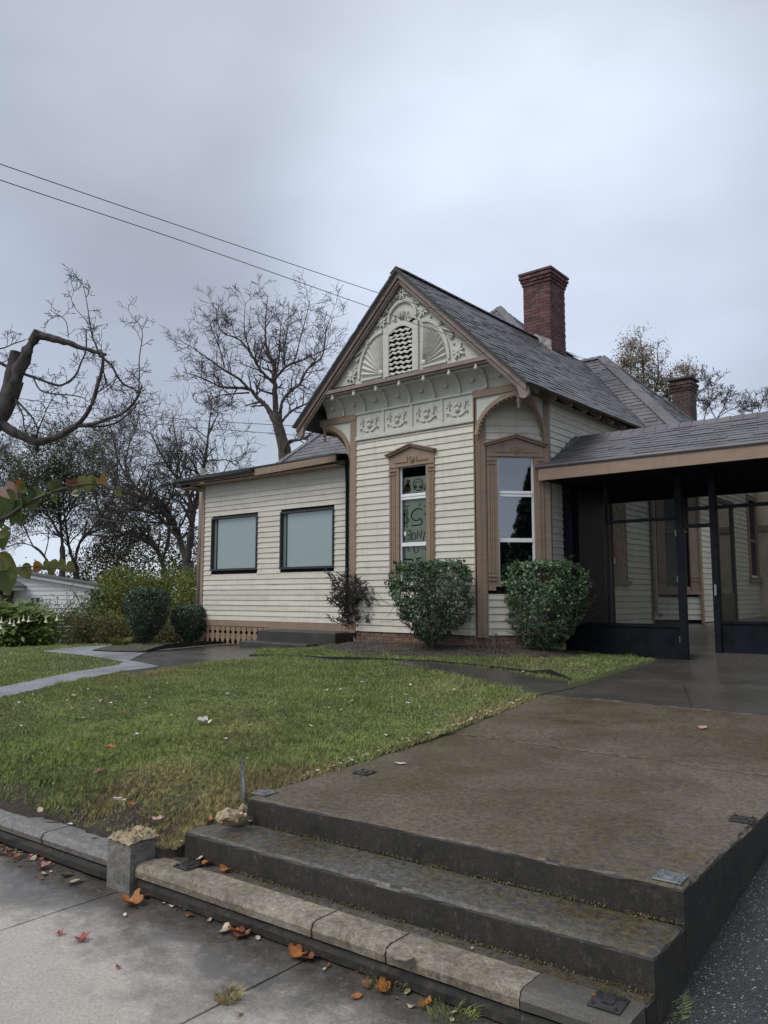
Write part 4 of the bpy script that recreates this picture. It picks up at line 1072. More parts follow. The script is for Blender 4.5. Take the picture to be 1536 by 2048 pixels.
# arches at the overhanging corners
def corner_arch(fr, post_s, end_s, zt, name='arch_bracket'):
    """band from the post (low) up to the outer end; spandrel panel above it"""
    w = end_s - post_s; sg = 1 if w > 0 else -1; w = abs(w); h = .62
    N = 16
    # quarter ellipse centred at (end, zt - h) touching post at the foot and header at the outer end
    mid = [(end_s - sg * w * math.cos(a) * .99, zt - h + h * math.sin(a)) for a in np.linspace(0, PI / 2, N)]
    inn = [(end_s - sg * (w - .075) * math.cos(a), zt - h + (h - .075) * math.sin(a)) for a in np.linspace(0, PI / 2, N)]
    MB().strip(fr, mid, inn, -.03, .035).build(name, 'brown_paint', house)
    sc_ = MB()
    for i in range(13):
        a = (i + .5) / 13 * PI / 2; cx_, cz_ = end_s - sg * (w - .08) * math.cos(a), zt - h + (h - .08) * math.sin(a)
        sc_.prism(fr, [(cx_ + .022 * math.cos(b), cz_ + .022 * math.sin(b)) for b in np.linspace(0, 2 * PI, 9)[:-1]], -.012, .02)
    # curled foot
    sc_.tube([fr(post_s + sg * .05, .0, zt - h + .02), fr(post_s + sg * .03, .0, zt - h - .07), fr(post_s + sg * -.0, .0, zt - h - .12)], [.035, .022, .01], 6)
    sc_.build('scalloped_edge', 'brown_paint', house)
    sp = MB(); top = [(a, zt - .0) for a, z in mid]
    sp.strip(fr, top[:-1], mid[:-1], -.008, .006); so = sp.build('spandrel', 'sage_paint', house)
FB2 = frame(-9.29, 10.66, 1, 0, 0, -1)
hd = MB(); hd.box(FB, 2.565, 3.47, -.04, .04, 4.935, 5.055).build('arch_header', 'brown_paint', house)
hd = MB(); hd.box(FB, -.92, 0.0, -.04, .04, 4.935, 5.055).build('arch_header', 'brown_paint', house)
corner_arch(FB, 2.57, 3.40, 4.935)
corner_arch(FB, -0.14, -.85, 4.935)
FSp = frame(-5.90, 10.68, 0, 1, 1, 0)
hd = MB(); hd.box(FSp, 0, .86, -.04, .04, 4.935, 5.055).build('arch_header', 'brown_paint', house)
corner_arch(FSp, .84, .02, 4.935)
FSq = frame(-10.11, 10.68, 0, 1, -1, 0)
hd = MB(); hd.box(FSq, 0, .86, -.04, .04, 4.935, 5.055).build('arch_header', 'brown_paint', house)
corner_arch(FSq, .84, .02, 4.935)
for xx in (-5.90, -10.11):
    MB().lathe((xx, 10.68, 4.80), [(.0, -.17), (.018, -.155), (.028, -.12), (.018, -.09), (.040, -.05), (.040, -.02), (.026, .0), (.036, .05), (.036, .14)], 12).build('pendant', 'brown_paint', house, smooth=True)
# soffit boxes under the overhang
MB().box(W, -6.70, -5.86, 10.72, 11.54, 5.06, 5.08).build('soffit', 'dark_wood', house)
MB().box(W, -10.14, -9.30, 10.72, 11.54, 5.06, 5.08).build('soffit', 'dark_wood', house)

# ---- roofs
def roof_plane(P0, us, ut, poly, name, parent_thing, roof_obj=None, tab=0.30, exp=0.145, base_mat='shingle', individual=0, thick=.035, under='dark_frame'):
    """P0 origin, us along the courses, ut up the slope (unit vectors), poly = convex polygon in (s, t)"""
    P0, us, ut = Vector(P0), Vector(us).normalized(), Vector(ut).normalized()
    nn = us.cross(ut).normalized()
    if nn.z < 0: nn = -nn
    pt = lambda s, t, h=0: tuple(P0 + us * s + ut * t + nn * h)
    if roof_obj is None:
        mb = MB(); n = len(poly)
        mb.add([pt(s, t, 0) for s, t in poly] + [pt(s, t, -thick) for s, t in poly], [tuple(range(n)), tuple(range(2 * n - 1, n - 1, -1))] + [(i, n + i, n + (i + 1) % n, (i + 1) % n) for i in range(n)])
        roof_obj = mb.build(name, under, parent_thing)
    def interval(t):
        xs_ = []
        for i in range(len(poly)):
            (s0, t0), (s1, t1) = poly[i], poly[(i + 1) % len(poly)]
            if (t0 - t) * (t1 - t) < 0: xs_.append(s0 + (s1 - s0) * (t - t0) / (t1 - t0))
        return (min(xs_), max(xs_)) if len(xs_) >= 2 else None
    tmin, tmax = min(p[1] for p in poly), max(p[1] for p in poly)
    tabs = []; t = tmin - .02; row = 0
    while t < tmax - .02:
        iv = interval(min(max(t + exp * .5, tmin + .001), tmax - .001))
        if iv:
            s = iv[0] - rnd.uniform(0, tab)
            while s < iv[1]:
                w = tab * rnd.uniform(.72, 1.28)
                a, b_ = max(s, iv[0]), min(s + w - .004, iv[1])
                if b_ - a > .02: tabs.append((a, b_, t + rnd.uniform(-.004, .004), min(exp * 1.06, tmax - t + .01), rnd.choice((.010, .014, .019))))
                s += w
        t += exp; row += 1
    tabs.sort(key=lambda q: (Vector(pt((q[0] + q[1]) / 2, q[2])) - CAM).length)
    root = roof_obj
    while root.parent is not None: root = root.parent
    off = ROOT[root.name]
    Fc = [(0, 1, 2, 3), (7, 6, 5, 4), (0, 4, 5, 1), (1, 5, 6, 2), (2, 6, 7, 3), (3, 7, 4, 0)]
    if individual:
        me = bpy.data.meshes.new('shingle')
        me.from_pydata([(0, 0, 0), (1, 0, 0), (1, 1, 0), (0, 1, 0), (0, 0, 1), (1, 0, 1), (1, 1, .25), (0, 1, .25)], [], [(3, 2, 1, 0), (4, 5, 6, 7), (0, 1, 5, 4), (1, 2, 6, 5), (2, 3, 7, 6), (3, 0, 4, 7)])
        me.materials.append(MATS[base_mat])
        for a, b_, t0, e, h in tabs[:individual]:
            o = bpy.data.objects.new('shingle', me); C.objects.link(o); o.parent = roof_obj
            M = Matrix.Identity(4)
            p = Vector(pt(a, t0, .001)) - off
            for r_ in range(3): M[r_][0] = us[r_] * (b_ - a); M[r_][1] = ut[r_] * e; M[r_][2] = nn[r_] * h; M[r_][3] = p[r_]
            o.matrix_basis = M
    rest = tabs[individual:]
    if rest:
        mb = MB()
        for a, b_, t0, e, h in rest:
            mb.add([pt(a, t0, .001), pt(b_, t0, .001), pt(b_, t0 + e, .001), pt(a, t0 + e, .001), pt(a, t0, h), pt(b_, t0, h), pt(b_, t0 + e, .005), pt(a, t0 + e, .005)], [(3, 2, 1, 0), (4, 5, 6, 7), (0, 1, 5, 4), (1, 2, 6, 5), (2, 3, 7, 6), (3, 0, 4, 7)])
        mb.build('shingle_courses', base_mat, roof_obj, kind='stuff', recalc=False)
    return roof_obj
def hip_caps(A, B, parent, w=.13, L=.26, wd2=None):
    A, B = Vector(A), Vector(B); d = (B - A); n = int(d.length / (L * .75)); d.normalize()
    sd_ = d.cross(Vector((0, 0, 1))).normalized(); up = sd_.cross(d).normalized()
    if up.z < 0: up = -up
    for i in range(n):
        p = A + d * (i * L * .75); q = p + d * L
        dr_ = .045; mb = MB()
        vs = [p - sd_ * w - Vector((0, 0, dr_ * 1.6)) + up * .012, p + up * .035, p + sd_ * w - Vector((0, 0, dr_ * 1.6)) + up * .012,
              q - sd_ * w - Vector((0, 0, dr_ * 1.6)) + up * .030, q + up * .052, q + sd_ * w - Vector((0, 0, dr_ * 1.6)) + up * .030]
        lo = [v - up * .012 for v in vs]
        mb.add([tuple(v) for v in vs + lo], [(0, 1, 4, 3), (1, 2, 5, 4), (6, 9, 10, 7), (7, 10, 11, 8), (3, 4, 10, 9), (4, 5, 11, 10), (0, 3, 9, 6), (2, 8, 11, 5), (0, 6, 7, 1), (1, 7, 8, 2)])
        mb.build('hip_cap', 'shingle', parent, recalc=False)
# bay gable: rising very slightly to the rear as in the photo
RY0, RY1 = 10.20, 18.0
rise = .016
rz0, rz1 = 7.375, 7.375 + rise * (RY1 - RY0)
us = Vector((0, 1, rise)).normalized()
run = 2.52; k_ = .982
utR = Vector((-1, 0, k_)).normalized(); utL = Vector((1, 0, k_)).normalized()
Ls = math.hypot(run, run * k_)
Yv = 15.35
roofA = roof_plane((-8 + run, RY0, rz0 - run * k_), us, utR, [(0, 0), (Yv - RY0, 0), (Yv - RY0 + 2.6, Ls), (0, Ls)], 'roof', house, individual=110, tab=.30, exp=.135)
roofB = roof_plane((-8 - run, RY0, rz0 - run * k_), us, utL, [(0, 0), (7.6, 0), (7.6, Ls), (0, Ls)], 'roof', house)
hip_caps((-8, RY0, rz0 + .0), (-8, RY1 - .6, rz1), roofA)
# rafter tails under the right eave
for i in range(8):
    y_ = 10.75 + i * .58
    MB().prism(frame(-5.86, y_, 1, 0, 0, 1), [(0, 5.06), (.22, 4.86), (.27, 4.88), (.28, 4.93), (0, 5.16)], 0, .045).build('rafter_tail', 'barge_paint', house)
# main pyramid roof
P2 = Vector((-10.473, 18.0, 9.586)); wv_ = 4.37; zc_ = 4.975
def tri_roof(apexs, eave_a, eave_b, name='roof', ind=0):
    """plane through the eave line a-b and apex point(s)"""
    a, b = Vector(eave_a), Vector(eave_b); us_ = (b - a).normalized()
    ap = Vector(apexs[0]); v = ap - a; ut_ = (v - us_ * v.dot(us_)).normalized()
    poly = [(0, 0), ((b - a).length, 0)]
    for p in reversed(apexs):
        v = Vector(p) - a; poly.append((v.dot(us_), v.dot(ut_)))
    return roof_plane(a, us_, ut_, poly, name, house, individual=ind, exp=.145), us_, ut_
c0 = (P2.x - wv_ - .02, P2.y - wv_, zc_); c1 = (P2.x + wv_ + .3, P2.y - wv_, zc_); c2 = (P2.x + wv_ + .3, P2.y + wv_, zc_)
c3 = (c0[0], P2.y + wv_, zc_)
rf_, _, _ = tri_roof([tuple(P2)], c0, c1, ind=90)
rr_, _, _ = tri_roof([tuple(P2)], c1, c2)
rl_, _, _ = tri_roof([tuple(P2)], c3, c0)
hip_caps(c1, P2, rf_); hip_caps(c0, P2, rf_)
MB().box(W, c0[0] + .02, -10.3, c0[1] + .01, c0[1] + .04, zc_ - .20, zc_ - .075).build('fascia', 'dark_frame', house)
MB().box(W, c0[0] + .3, -10.2, c0[1] + .25, c0[1] + .35, 4.3, zc_ - .07).build('wall', 'dark_wood', house)
# right hip
P1 = Vector((-7.5, 17.87, 7.56)); hw = 2.52
e0 = (-12.0, P1.y - hw, P1.z - hw); e1 = (P1.x + hw + .02, P1.y - hw, P1.z - hw); e2 = (P1.x + hw + .02, P1.y + hw, P1.z - hw)
rh_, _, _ = tri_roof([(-12.0 + .01, P1.y, P1.z), tuple(P1)], e0, e1, ind=80)
rh2, _, _ = tri_roof([tuple(P1)], e1, e2, ind=0)
hip_caps(e1, P1, rh_, w=.15); hip_caps((-9.0, P1.y, P1.z), P1, rh_)
hip_caps(e2, P1, rh2)
# rear part of the main block so the roof has a body
MB().box(W, -14.4, -5.2, 14.2, 22.2, 1.0, 4.95).build('main_block', 'cream_paint', house) if False else None
MB().box(W, -14.2, -6.2, 16.0, 22.0, 1.0, 4.9).build('main_block', 'cream_paint', house)
# wing roof: nearly flat, with fascia boards, broken gutter
wr = MB(); wr.slab([(-15.42, 11.18, 4.475), (-10.28, 11.18, 4.505), (-10.28, 13.7, 4.86), (-15.42, 13.7, 4.83)], .03); wr.build('wing_roof', 'dark_frame', house)
wf = MB()
wf.add([(-12.66, 11.17, 4.435), (-10.28, 11.17, 4.47), (-10.28, 11.17, 4.345), (-12.66, 11.17, 4.29), (-12.66, 11.20, 4.435), (-10.28, 11.20, 4.47), (-10.28, 11.20, 4.345), (-12.66, 11.20, 4.29)], [(0, 1, 2, 3), (7, 6, 5, 4), (0, 4, 5, 1), (2, 6, 7, 3), (1, 5, 6, 2), (0, 3, 7, 4)])
wf.build('fascia', 'brown_paint', house)
MB().box(W, -15.42, -12.66, 11.195, 11.225, 4.32, 4.44).build('fascia', 'brown_paint', house)
gt = MB(); gt.tube([(-15.44, 11.13, 4.40), (-14, 11.13, 4.395), (-12.7, 11.14, 4.41)], .045, 8); gt.box(W, -15.44, -12.7, 11.09, 11.19, 4.425, 4.445); gt.build('gutter', 'dark_frame', house)
MB().box(W, -15.40, -14.89, 11.24, 13.6, 4.235, 4.255).box(W, -15.40, -15.37, 11.24, 13.6, 4.255, 4.44).box(W, -15.0, -10.3, 11.23, 11.52, 4.28, 4.30).build('soffit', 'brown_paint', house)
MB().tube([(-10.235, 11.44, 4.40), (-10.225, 11.46, 3.9), (-10.22, 11.46, 1.35)], .036, 8).build('downspout', 'black_metal', house)
# chimneys
def chimney(x0, x1, y0, y1, zb, zt, brick, parent, ncap=4, topcol='copper_patch', rough_base=False):
    core = MB(); core.box(W, x0 + .008, x1 - .008, y0 + .008, y1 - .008, zb, zt - .02)
    c_ = core.build('chimney', 'mortar', parent)
    rows = int((zt - zb) / .075)
    for fr, L in ((frame(x0, y0, 1, 0, 0, -1), x1 - x0), (frame(x1, y0, 0, 1, 1, 0), y1 - y0)):
        for r_ in range(rows):
            z0 = zb + r_ * .075; grow = 0.0
            k = rows - r_
            if k <= ncap: grow = .024 * (ncap + 1 - k)
            s = -(.105 if r_ % 2 else 0) - grow
            while s < L + grow:
                a, b_ = max(s, -grow), min(s + .200, L + grow)
                zz0 = z0
                if b_ - a > .03:
                    MB().box(fr, a, b_, -.05, rnd.uniform(-.003, .003) + grow, zz0, zz0 + .065).build('brick', brick, c_, recalc=False)
                s += .212
    g = .024 * ncap
    cap = MB(); cap.box(W, x0 - g - .01, x1 + g + .01, y0 - g - .01, y1 + g + .01, zt, zt + .05).box(W, x0 - .005, x1 + .005, y0 - .005, y1 + .005, zt - .1, zt)
    cap.build('chimney_cap', 'brick_dark', c_)
    return c_
ch1 = chimney(-8.235, -7.575, 15.20, 15.95, 6.95, 8.92, 'brick', house, ncap=3)
pt_ = MB(); pt_.add([(-7.95, 15.195, 7.52), (-7.56, 15.195, 7.30), (-7.56, 15.195, 7.02), (-7.6, 15.19, 7.0), (-8.1, 15.19, 7.45)], [(0, 1, 2, 3, 4)]); pt_.build('mortar_patch', 'copper_patch', ch1, recalc=False)
MB().box(frame(-7.565, 15.19, 0, 1, 1, 0), -.02, .80, -.01, .012, 6.88, 7.06).build('flashing', 'steel', ch1)
ch2 = chimney(-6.58, -6.12, 20.0, 20.5, 5.6, 7.24, 'brick_dark', house, ncap=3)
# right side details seen through the porch
MB().box(FS, 2.25, 3.20, -.01, .02, 1.98, 4.15).build('boarded_window', 'osb', house)
MB().box(FS, 2.20, 3.32, 0.0, .07, 1.90, 1.98).build('window_sill', 'brown_paint', house)
MB().box(FS, 0.75, 1.75, -.01, .04, 1.05, 3.4).build('side_door', 'door_brown', house)
# notice on the boarded window
sg_ = empty('red_notice', (-5.83, 14.05, 2.43), 'small red and white notice fixed to the boarded window in the porch', 'sign')
MB().box(FS, 2.36, 2.62, .024, .030, 2.42, 2.66).build('red_panel', 'red_sign', sg_)
MB().box(FS, 2.36, 2.62, .024, .030, 2.30, 2.40).build('white_panel', 'sticker', sg_)
MB().tube([(-5.77, 16.05, 4.6), (-5.77, 16.05, 2.5), (-5.77, 16.05, 1.38), (-5.66, 15.98, 1.30)], .045, 8).build('downspout', 'pipe_paint', house)
kw = MB(); kw.box(FK, .13, .31, 0, .045, 1.72, 4.3).box(FK, .84, 1.02, 0, .045, 1.72, 4.3).box(FK, .31, .84, 0, .045, 4.1, 4.3).box(FK, .10, 1.05, 0, .07, 1.72, 1.80).box(FK, .32, .83, 0, .03, 1.80, 1.88)
for a in (.13, .84): kw.box(FK, a - .01, a + .19, .045, .065, 2.0, 2.03).box(FK, a - .01, a + .19, .045, .065, 2.07, 2.10)
kwo = kw.build('window', 'brown_paint', house)
MB().box(FK, .34, .81, -.03, -.026, 1.88, 4.1).build('pane', 'glass_grey', kwo)
MB().box(FK, .34, .81, -.05, -.0, 3.02, 3.05).build('sash', 'brown_paint', kwo)
MB().box(FK, .30, .85, -.09, -.06, 1.8, 4.15).build('curtain', 'stucco', kwo)
# rear door (dark glazed) and window in the rear side wall
rd = MB(); rd.box(FT, 1.22, 1.30, 0, .05, 1.0, 3.9).box(FT, 2.45, 2.53, 0, .05, 1.0, 3.9).box(FT, 1.3, 2.45, 0, .05, 3.8, 3.9).box(FT, 1.30, 2.45, -.02, .02, 1.05, 1.75)
rdo = rd.build('glazed_door', 'dark_frame', house)
MB().box(FT, 1.30, 2.45, .0, .006, 1.75, 3.8).build('pane', 'glass_coated', rdo)
MB().box(FT, 1.30, 2.45, -.09, -.05, 1.05, 3.8).build('door_panel', 'dark_wood', rdo)
rw_ = MB(); rw_.box(FT, 3.82, 3.92, 0, .05, 2.1, 4.2).box(FT, 4.6, 4.7, 0, .05, 2.1, 4.2).box(FT, 3.92, 4.6, 0, .05, 4.1, 4.2).box(FT, 3.75, 4.78, 0, .09, 2.02, 2.12).box(FT, 3.92, 4.6, 0, .03, 3.05, 3.1)
rwo = rw_.build('window', 'brown_paint', house)
MB().box(FT, 3.92, 4.6, -.04, -.034, 2.12, 4.1).build('pane', 'glass_coated', rwo)
MB().box(FT, 3.94, 4.58, -.02, .02, 2.14, 2.2).box(FT, 3.94, 3.99, -.02, .02, 2.2, 3.0).build('sash', 'white_vinyl', rwo)
# stucco annex closing the view
annex = empty('stucco_annex', (-3.0, 22.5, 1.0), 'beige stucco building wall seen beyond the screened porch', 'building')
FA = frame(-5.15, 21.65, 1, 0, 0, -1)
MB().box(FA, 0, 9, -.3, 0, .6, 5.2).build('wall', 'stucco', annex)
MB().box(FA, 0, 9, 0, .05, 3.35, 3.50).build('band', 'brown_paint', annex)
rm_ = MB(); rm_.slab([(-5.4, 21.9, 5.25), (4.4, 21.9, 5.25), (4.4, 24, 5.6), (-5.4, 24, 5.6)], .08); rm_.build('roof', 'shingle', annex)

# ------------------------------------------------------------------ SCREENED PORCH
porch = empty('screened_porch', (-4.0, 12.0, 0.75), 'black framed screened porch with a shingled roof on the right of the house', 'porch')
YE, YR, YBk, ZE, ZR = 11.36, 12.60, 13.84, 3.80, 4.44
usx = Vector((1, 0, -.004)).normalized()
sl = math.hypot(YR - YE, ZR - ZE)
ut1 = Vector((0, YR - YE, ZR - ZE)).normalized(); ut2 = Vector((0, YR - YBk, ZR - ZE)).normalized()
proof = roof_plane((-5.95, YE, ZE), usx, ut1, [(-.02, 0), (8.5, 0), (8.5, sl), (.10, sl)], 'roof', porch, individual=290, tab=.30, exp=.125, under='dark_wood')
roof_plane((-5.90, YBk, ZE), usx, ut2, [(0, 0), (8.4, 0), (8.4, sl), (0, sl)], 'roof', porch, under='dark_wood')
hip_caps((-5.85, YR, ZR + .005), (2.5, YR, ZR - .03), proof, w=.10)
hip_caps((-5.97, YE + .02, ZE + .01), (-5.82, YR - .05, ZR), proof, w=.10, L=.22)
MB().box(W, -5.93, 2.6, YE - .03, YE + .0, ZE - .235, ZE - .045).build('fascia', 'brown_paint', porch)
dk = MB(); dk.tube([(-5.98, YE - .03, ZE - .012), (2.6, YE - .03, ZE - .045)], .03, 6); dk.build('drip_edge', 'shingle', porch)
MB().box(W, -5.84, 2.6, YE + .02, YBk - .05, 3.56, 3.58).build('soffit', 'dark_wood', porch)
YS = 12.05
FP = frame(0, YS, 1, 0, 0, -1)
def bar(a0, a1, z0, z1, d0=-.03, d1=.03, name='frame_bar'): return MB().box(FP, a0, a1, d0, d1, z0, z1).build(name, 'black_metal', porch)
bar(-3.975, -3.87, .745, 3.56, -.05, .05, 'frame_post')
bar(-5.86, -3.975, 1.215, 1.265); bar(-5.86, -3.975, .74, .77); bar(-5.86, -5.70, 1.265, 3.56, name='frame_post'); 
bar(-5.12, -5.07, 1.265, 3.56, name='frame_post')
bar(-5.06, -3.975, 2.86, 2.905)
MB().box(FP, -5.86, -3.975, -.012, .012, .77, 1.215).build('kick_panel', 'black_metal', porch)
MB().box(FP, -3.46, 2.6, -.012, .012, .87, 1.29).build('kick_panel', 'black_metal', porch)
bar(-3.47, -3.38, .86, 3.56, -.05, .05, 'frame_post'); bar(-3.87, -3.47, 2.72, 2.775); bar(-3.87, 2.6, 2.985, 3.035)
bar(-3.38, 2.6, 1.29, 1.33); bar(-1.9, -1.82, .86, 3.56, name='frame_post'); bar(.2, .28, .86, 3.56, name='frame_post'); bar(2.55, 2.63, .86, 3.56, name='frame_post')
MB().box(FP, -5.70, -5.14, -.004, -.002, 1.265, 3.56).build('screen', 'insect_screen', porch, recalc=False)
MB().box(FP, -5.06, -3.975, -.004, -.002, 2.905, 3.56).build('screen', 'insect_screen', porch, recalc=False)
MB().box(FP, -5.06, -3.975, -.004, -.002, 1.265, 2.86).build('screen', 'porch_glass', porch, recalc=False)
MB().box(FP, -3.87, -3.47, -.004, -.002, 2.775, 2.985).build('screen', 'porch_glass', porch, recalc=False)
MB().box(FP, -3.87, 2.6, -.004, -.002, 3.035, 3.56).build('screen', 'insect_screen', porch, recalc=False)
for a, b_ in ((-3.38, -1.9), (-1.82, .2), (.28, 2.55)): MB().box(FP, a, b_, -.004, -.002, 1.33, 2.985).build('screen', 'porch_glass', porch, recalc=False)
MB().tube([(-3.52, YS - .06, 1.75), (-3.52, YS - .09, 1.78), (-3.52, YS - .09, 1.88), (-3.52, YS - .06, 1.91)], .008, 6).build('handle', 'steel', porch) if False else MB().box(FP, -3.44, -3.41, .05, .07, 1.70, 1.86).build('latch_plate', 'steel', porch)
for z_ in (1.0, 1.9, 2.6): MB().tube([(-3.975, YS - .055, z_), (-3.975, YS - .055, z_ + .09)], .010, 6).build('hinge', 'steel', porch)
# dark sheet added at the left end for the shaded side wall and its door
MB().box(W, -5.83, -5.72, 12.35, 13.7, 1.0, 3.56).build('shade_panel', 'door_brown', porch)
MB().box(W, -5.80, -5.15, 13.72, 13.80, 1.0, 3.56).build('frame_post', 'black_metal', porch) if False else None
MB().box(W, -5.86, 2.6, 13.74, 13.82, 3.40, 3.56).build('rear_beam', 'black_metal', porch)
for xx in (-5.80, -2.2, 2.5): MB().box(W, xx, xx + .08, 13.74, 13.82, 1.0, 3.40).build('frame_post', 'black_metal', porch)
# porch lamp
lamp = empty('porch_light', (-5.78, 14.9, 3.2), 'small dark lantern hanging on the side wall beyond the porch door', 'lamp') if False else None
# inner floor ramp
fl = MB(); Y0s = [(12.05, .70), (12.35, .80), (13.6, .86), (16.0, 1.12), (22.3, 1.18)]
for (ya, za), (yb, zb) in zip(Y0s[:-1], Y0s[1:]): fl.quad((-5.86, ya, za), (6, ya, za), (6, yb, zb), (-5.86, yb, zb))
struct(fl.build('porch_floor', 'walk_concrete', None, recalc=False))
MB().box(W, -3.46, 3.0, 11.99, 12.11, .6, .862).build('threshold', 'walk_concrete', porch)

# ------------------------------------------------------------------ small site objects
def plate(x, y, z, ang, label, mat='rusty_black', size=.115):
    p = empty('anchor_plate', (x, y, z), label, 'metal plate', 'steel post anchor plates on the steps')
    c_, s_ = math.cos(ang), math.sin(ang); fr = frame(x, y, c_, s_, -s_, c_)
    h = size / 2
    MB().box(fr, -h, h, -h, h, z, z + .008).build('plate', mat, p, bevel=.002)
    MB().box(fr, -h * .36, h * .36, -h * .36, h * .36, z + .008, z + .012).build('post_stub', mat, p)
    for a in (-.72, .72):
        for b_ in (-.72, .72):
            q = fr(a * h, b_ * h, z + .008); MB().lathe(q, [(.0085, 0), (.0085, .005), (.004, .006), (.004, .010), (0, .010)], 6).build('bolt', mat, p)
for (px, py, z, lb, mt) in ((530, 1586, .4505, 'bolted steel plate on the left front corner of the landing', 'steel'), (729, 1546, .452, 'dark bolted plate on the left edge of the landing', 'rusty_black'),
                            (1341, 1756, .4505, 'shiny steel plate on the right front corner of the landing', 'steel'), (1485, 1640, .452, 'dark bolted plate on the right edge of the landing', 'rusty_black'),
                            (377, 1732, .1585, 'black bolted plate at the left end of the bottom step', 'rusty_black'), (1217, 2007, .1585, 'black bolted plate at the right end of the bottom step', 'rusty_black')):
    p = onZ(px, py, z); z = land_z(p.x, p.y) + .001 if z > .3 else z; p = onZ(px, py, z); plate(p.x, p.y, z, .05 + rnd.uniform(-.03, .03), lb, mt, .125)
# broken concrete stub at the end of the kerb
st = empty('broken_concrete_post', (-4.14, 2.80, 0), 'broken square concrete post stub with rough yellow stone top at the end of the kerb', 'post')
block('shaft', [(-4.265, 2.675), (-4.055, 2.69), (-4.06, 2.86), (-4.26, 2.88)], -0.03, .275, 'coping_concrete', 'curb_concrete', st, bevel=.006, wob=.01, seg=.04)
tb = MB(); nn_ = 15; vs = []
for i in range(nn_):
    for j in range(nn_):
        u, v = i / (nn_ - 1), j / (nn_ - 1)
        e = min(u, 1 - u, v, 1 - v)
        vs.append((-4.268 + .218 * u, 2.672 + .21 * v, .268 + (.006 + .026 * rnd.random() + .022 * v + .012 * math.sin(u * 9) * math.sin(v * 7)) * (1 if e > .02 else .35)))
fs = [(i * nn_ + j, (i + 1) * nn_ + j, (i + 1) * nn_ + j + 1, i * nn_ + j + 1) for i in range(nn_ - 1) for j in range(nn_ - 1)]
tb.add(vs, fs).build('rubble_top', 'stone_rubble', st)
# stones by the landing corner
def rock(name, c, r, label, cat='stone', mat='stone_rubble', seed=0):
    import bmesh
    bm = bmesh.new(); bmesh.ops.create_icosphere(bm, subdivisions=3, radius=1)
    rr = random.Random(seed); ks = [Vector((rr.uniform(-1, 1), rr.uniform(-1, 1), rr.uniform(-1, 1))).normalized() for _ in range(14)]
    for v in bm.verts:
        d = 1.0
        for k in ks: d = min(d, .72 / max(.3, v.co.normalized().dot(k)) if v.co.normalized().dot(k) > .72 else d)
        v.co = Vector((v.co.x * r[0], v.co.y * r[1], v.co.z * r[2])) * d * rr.uniform(.95, 1.04)
    me = bpy.data.meshes.new(name); bm.to_mesh(me); bm.free(); me.materials.append(MATS[mat])
    o = bpy.data.objects.new(name, me); C.objects.link(o); o.location = c; return tag(o, label, cat)
rp = onZ(460, 1640, .36)
rock('rubble_stone', (rp.x, rp.y, .38), (.095, .08, .06), 'tan rough stone lump in the grass beside the landing corner', seed=3)
rp2 = onZ(487, 1625, .38)
rock('rubble_stone', (rp2.x, rp2.y, .40), (.035, .03, .035), 'small grey stone wedged against the landing corner', seed=5)
# galvanised post stub
ps = empty('metal_post', (-3.93, 3.42, .38), 'short bent galvanised post stub standing beside the landing corner', 'post')
FPp = frame(-3.93, 3.42, 1, 0, 0, -1)
vs = []
for k in range(7):
    t = k / 6; xx = -3.925 - .035 * t; z = .34 + .30 * t; w = .022 * (1 - .5 * t)
    for a, d in ((-w, 0), (0, .02), (w, 0), (w - .004, -.004), (0, .014), (-w + .004, -.004)): vs.append((xx + a, 3.43 - d, z))
MB().add(vs, [(k * 6 + i, k * 6 + (i + 1) % 6, (k + 1) * 6 + (i + 1) % 6, (k + 1) * 6 + i) for k in range(6) for i in range(6)]).build('angle_bar', 'steel', ps)
MB().tube([(-3.905, 3.41, .34), (-3.91, 3.41, .46), (-3.93, 3.41, .58)], [.016, .014, .006], 7).build('pipe_stub', 'steel', ps)
# garden edging
def edging(pts, h, label, name='garden_edging'):
    mb = MB(); n = len(pts); vs = []
    for (x_, y_, dz) in pts:
        z_ = gz(x_, y_); vs += [(x_, y_, z_ - .02), (x_, y_, z_ + h + dz), (x_ + .008, y_ + .022, z_ + h + dz), (x_ + .008, y_ + .022, z_ - .02)]
    mb.add(vs, [(i * 4 + k, i * 4 + (k + 1) % 4, (i + 1) * 4 + (k + 1) % 4, (i + 1) * 4 + k) for i in range(n - 1) for k in range(4)] + [(0, 1, 2, 3), (n * 4 - 1, n * 4 - 2, n * 4 - 3, n * 4 - 4)])
    o = mb.build(name, 'plastic_edging'); return tag(o, label, 'edging')
ed = [G(*q, .655) for q in ((498, 1311), (560, 1314), (640, 1320), (740, 1327), (860, 1334), (960, 1340), (1060, 1348), (1100, 1351), (1140, 1358))]
edging([(a, b_, (0, 0, .0, .01, 0, .0, .01, .05, .0)[i]) for i, (a, b_) in enumerate(ed)], .03, 'long black plastic edging strip along the bed below the bay')
ed = [G(*q, .60) for q in ((185, 1301), (230, 1304), (285, 1306), (330, 1299), (360, 1297), (420, 1291), (470, 1288))]
edging([(a, b_, (0, 0, .01, .07, .09, .06, .01)[i]) for i, (a, b_) in enumerate(ed)], .035, 'black edging strip lifting around the bed at the wing corner')
# scrap on the bed
pc_ = onZ(812, 1296, .80)
tag(MB().add([(pc_.x - .11, pc_.y - .02, gz(pc_.x, pc_.y) + .015), (pc_.x + .07, pc_.y - .05, gz(pc_.x, pc_.y) + .03), (pc_.x + .12, pc_.y + .02, gz(pc_.x, pc_.y) + .05), (pc_.x - .05, pc_.y + .03, gz(pc_.x, pc_.y) + .02)], [(0, 1, 2, 3)]).build('paper_scrap', 'leaf_pale', recalc=False), 'white scrap of paper lying on the bed under the bay', 'litter')

